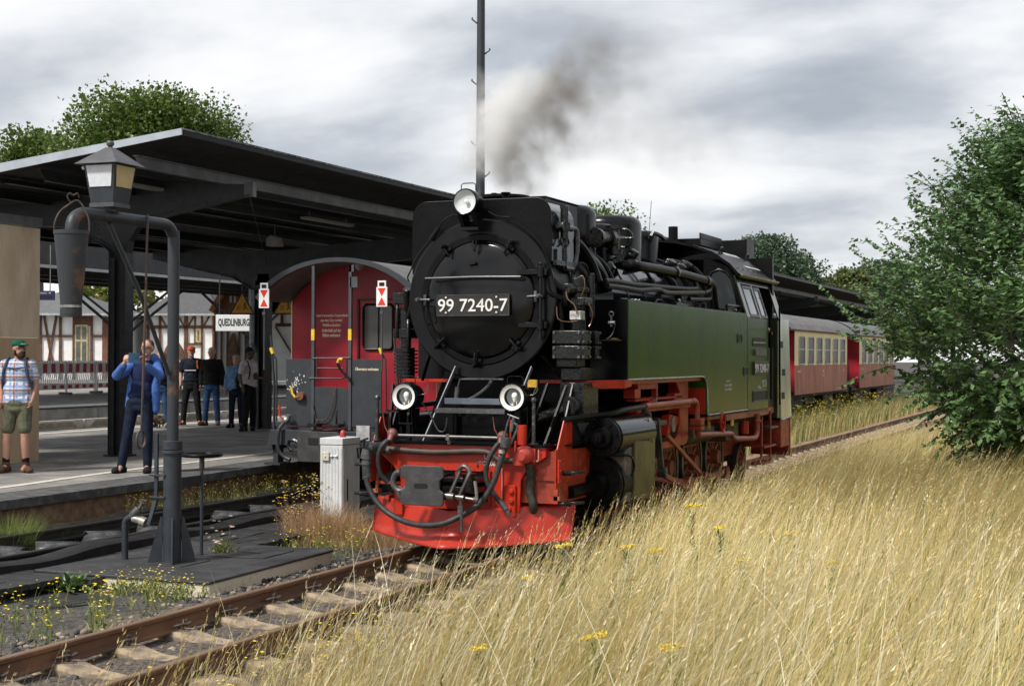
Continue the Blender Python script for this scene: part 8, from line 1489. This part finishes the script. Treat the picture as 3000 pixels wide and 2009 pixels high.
# ================= smoke from the chimney =================
def smoke():
    o0 = Vector((.1, 1.05, 3.55)); U = Vector((math.cos(TH), math.sin(TH), 0))
    m = bpy.data.materials.new('coal smoke'); m.use_nodes = True; t = m.node_tree; t.nodes.clear(); out = t.nodes.new('ShaderNodeOutputMaterial')
    pv = t.nodes.new('ShaderNodeVolumePrincipled'); g = t.nodes.new('ShaderNodeNewGeometry')
    def no(scale, det, dist=0):
        n = t.nodes.new('ShaderNodeTexNoise'); n.inputs['Scale'].default_value = scale; n.inputs['Detail'].default_value = det; n.inputs['Distortion'].default_value = dist; t.links.new(g.outputs['Position'], n.inputs['Vector']); return n
    wn = no(2.2, 6); off = t.nodes.new('ShaderNodeVectorMath'); off.operation = 'MULTIPLY_ADD'; t.links.new(wn.outputs['Color'], off.inputs[0]); off.inputs[1].default_value = (.85, .85, .85); off.inputs[2].default_value = (-.425, -.425, -.425)
    pos = t.nodes.new('ShaderNodeVectorMath'); pos.operation = 'ADD'; t.links.new(g.outputs['Position'], pos.inputs[0]); t.links.new(off.outputs[0], pos.inputs[1])
    def M_(op, a, b=None, cl=False):
        n = t.nodes.new('ShaderNodeMath'); n.operation = op; n.use_clamp = cl
        for i, v in enumerate((a, b)):
            if v is None: continue
            if isinstance(v, (int, float)): n.inputs[i].default_value = v
            else: t.links.new(v, n.inputs[i])
        return n.outputs[0]
    def puff(u, w_, r, amp, v=0):
        c = o0+U*u+Vector((0, 0, w_))+Vector((-U.y, U.x, 0))*v; d = t.nodes.new('ShaderNodeVectorMath'); d.operation = 'DISTANCE'; t.links.new(pos.outputs[0], d.inputs[0]); d.inputs[1].default_value = c
        x = M_('SUBTRACT', 1., M_('DIVIDE', d.outputs['Value'], r), True); return M_('MULTIPLY', M_('MULTIPLY', x, x), amp)
    def add(L2):
        s = L2[0]
        for q in L2[1:]: s = M_('ADD', s, q)
        return s
    dark = add([puff(.02, .08, .36, 7), puff(.06, .40, .50, 5.5), puff(.2, .6, .36, 2.5), puff(.34, .8, .45, 3.5), puff(.5, 1.0, .60, 6.5), puff(.62, 1.3, .55, 4.5), puff(.9, 1.45, .65, 2.6), puff(.0, -.05, .3, 8), puff(1.3, 1.1, .8, .7), puff(1.5, .6, .8, .9), puff(2.1, .6, .8, .6), puff(-.25, .42, .3, 1.2), puff(1.5, 1.55, .55, .8)])
    white = add([puff(-.10, .75, .52, 20), puff(-.04, 1.02, .50, 18), puff(-.20, .5, .42, 12), puff(.15, .85, .35, 4), puff(.2, 1.2, .4, 3), puff(.45, .5, .5, 1.6), puff(.85, .8, .55, 1.6)])
    det = M_('ADD', .12, M_('MULTIPLY', M_('SUBTRACT', no(4.2, 6, .3).outputs[0], .36, True), 3.3))
    t.links.new(M_('MULTIPLY', add([dark, white]), det), pv.inputs['Density'])
    mix = t.nodes.new('ShaderNodeMix'); mix.data_type = 'RGBA'; t.links.new(M_('DIVIDE', white, M_('ADD', M_('ADD', white, dark), .001)), mix.inputs[0]); mix.inputs[6].default_value = (.40, .375, .345, 1); mix.inputs[7].default_value = (.97, .97, .97, 1); t.links.new(mix.outputs[2], pv.inputs['Color']); pv.inputs['Anisotropy'].default_value = .2
    t.links.new(pv.outputs[0], out.inputs['Volume'])
    b = MB(); c = o0+U*.95+Vector((0, 0, 1.0)); b.sphere((0, 0, 0), 1, 24, 14, (2.3, 1.0, 1.25)); o = b.build('smoke', m, None, loc=c, rot=(0, 0, TH)); tag(o, 'grey and white smoke plume drifting from the locomotive chimney', 'smoke', kind='stuff')
smoke()
# ================= last: joined small pieces become parts of their own =================
def split_islands(o, new):
    me = o.data; bm = bmesh.new(); bm.from_mesh(me); seen = set(); groups = []
    bm.verts.ensure_lookup_table()
    for v in bm.verts:
        if v.index in seen: continue
        st = [v]; seen.add(v.index); g = set()
        while st:
            q = st.pop(); g.add(q.index)
            for e_ in q.link_edges:
                w_ = e_.other_vert(q)
                if w_.index not in seen: seen.add(w_.index); st.append(w_)
        groups.append(g)
    if len(groups) > 1:
        co = [v.co[:] for v in bm.verts]; fs = [([v.index for v in f.verts], f.material_index, f.smooth) for f in bm.faces]
        for g in groups:
            ids = sorted(g); mp_ = {a: i for i, a in enumerate(ids)}; b = MB(); b.v = [co[i] for i in ids]
            for f, mi, sm_ in fs:
                if f[0] in g: b.f.append([mp_[i] for i in f]); b.m.append(mi); b.sm.append(sm_)
            n = b.build(new, list(me.materials), o.parent)
            n.location = o.location; n.rotation_euler = o.rotation_euler
            for md in o.modifiers:
                if md.type == 'BEVEL': q = n.modifiers.new('edge', 'BEVEL'); q.width = md.width; q.segments = md.segments; q.limit_method = 'ANGLE'; q.angle_limit = md.angle_limit
        bpy.data.objects.remove(o)
    bm.free()
SPLIT = {'red_field': 'red_field', 'filler_lid': 'filler_lid', 'cross_bar': 'cross_bar', 'copper_lines': 'copper_line', 'pump_pipes': 'pump_pipe', 'cable': 'cable', 'foot_step': 'foot_step', 'yellow_tag': 'yellow_tag', 'plough_frame': 'plough_frame', 'lifting_eye': 'lifting_eye', 'socks': 'sock', 'eyes': 'eye', 'backpack_straps': 'backpack_strap', 'grab_rail': 'grab_rail', 'roof_vent': 'roof_vent', 'safety_valve': 'safety_valve', 'flange': 'flange', 'pipe_flange': 'pipe_flange', 'jumper_socket': 'jumper_socket', 'lock_chain': 'lock_chain', 'verge_tiles': 'verge_board', 'stop_bar': 'stop_bar', 'tie_rod': 'tie_rod', 'guide_rail': 'guide_rail', 'door_handle': 'door_handle'}
for o in list(bpy.data.objects):
    k = o.name.split('.')[0]
    if o.type == 'MESH' and k in SPLIT: split_islands(o, SPLIT[k])
for o in bpy.data.objects:
    if o.type == 'MESH' and o.parent and o.name.split('.')[0] in ('bolts', 'rivets', 'plate_rivets', 'chequer_studs', 'washout_plugs', 'ribbed_lagging', 'text_block', 'lettering'): o['kind'] = 'stuff'
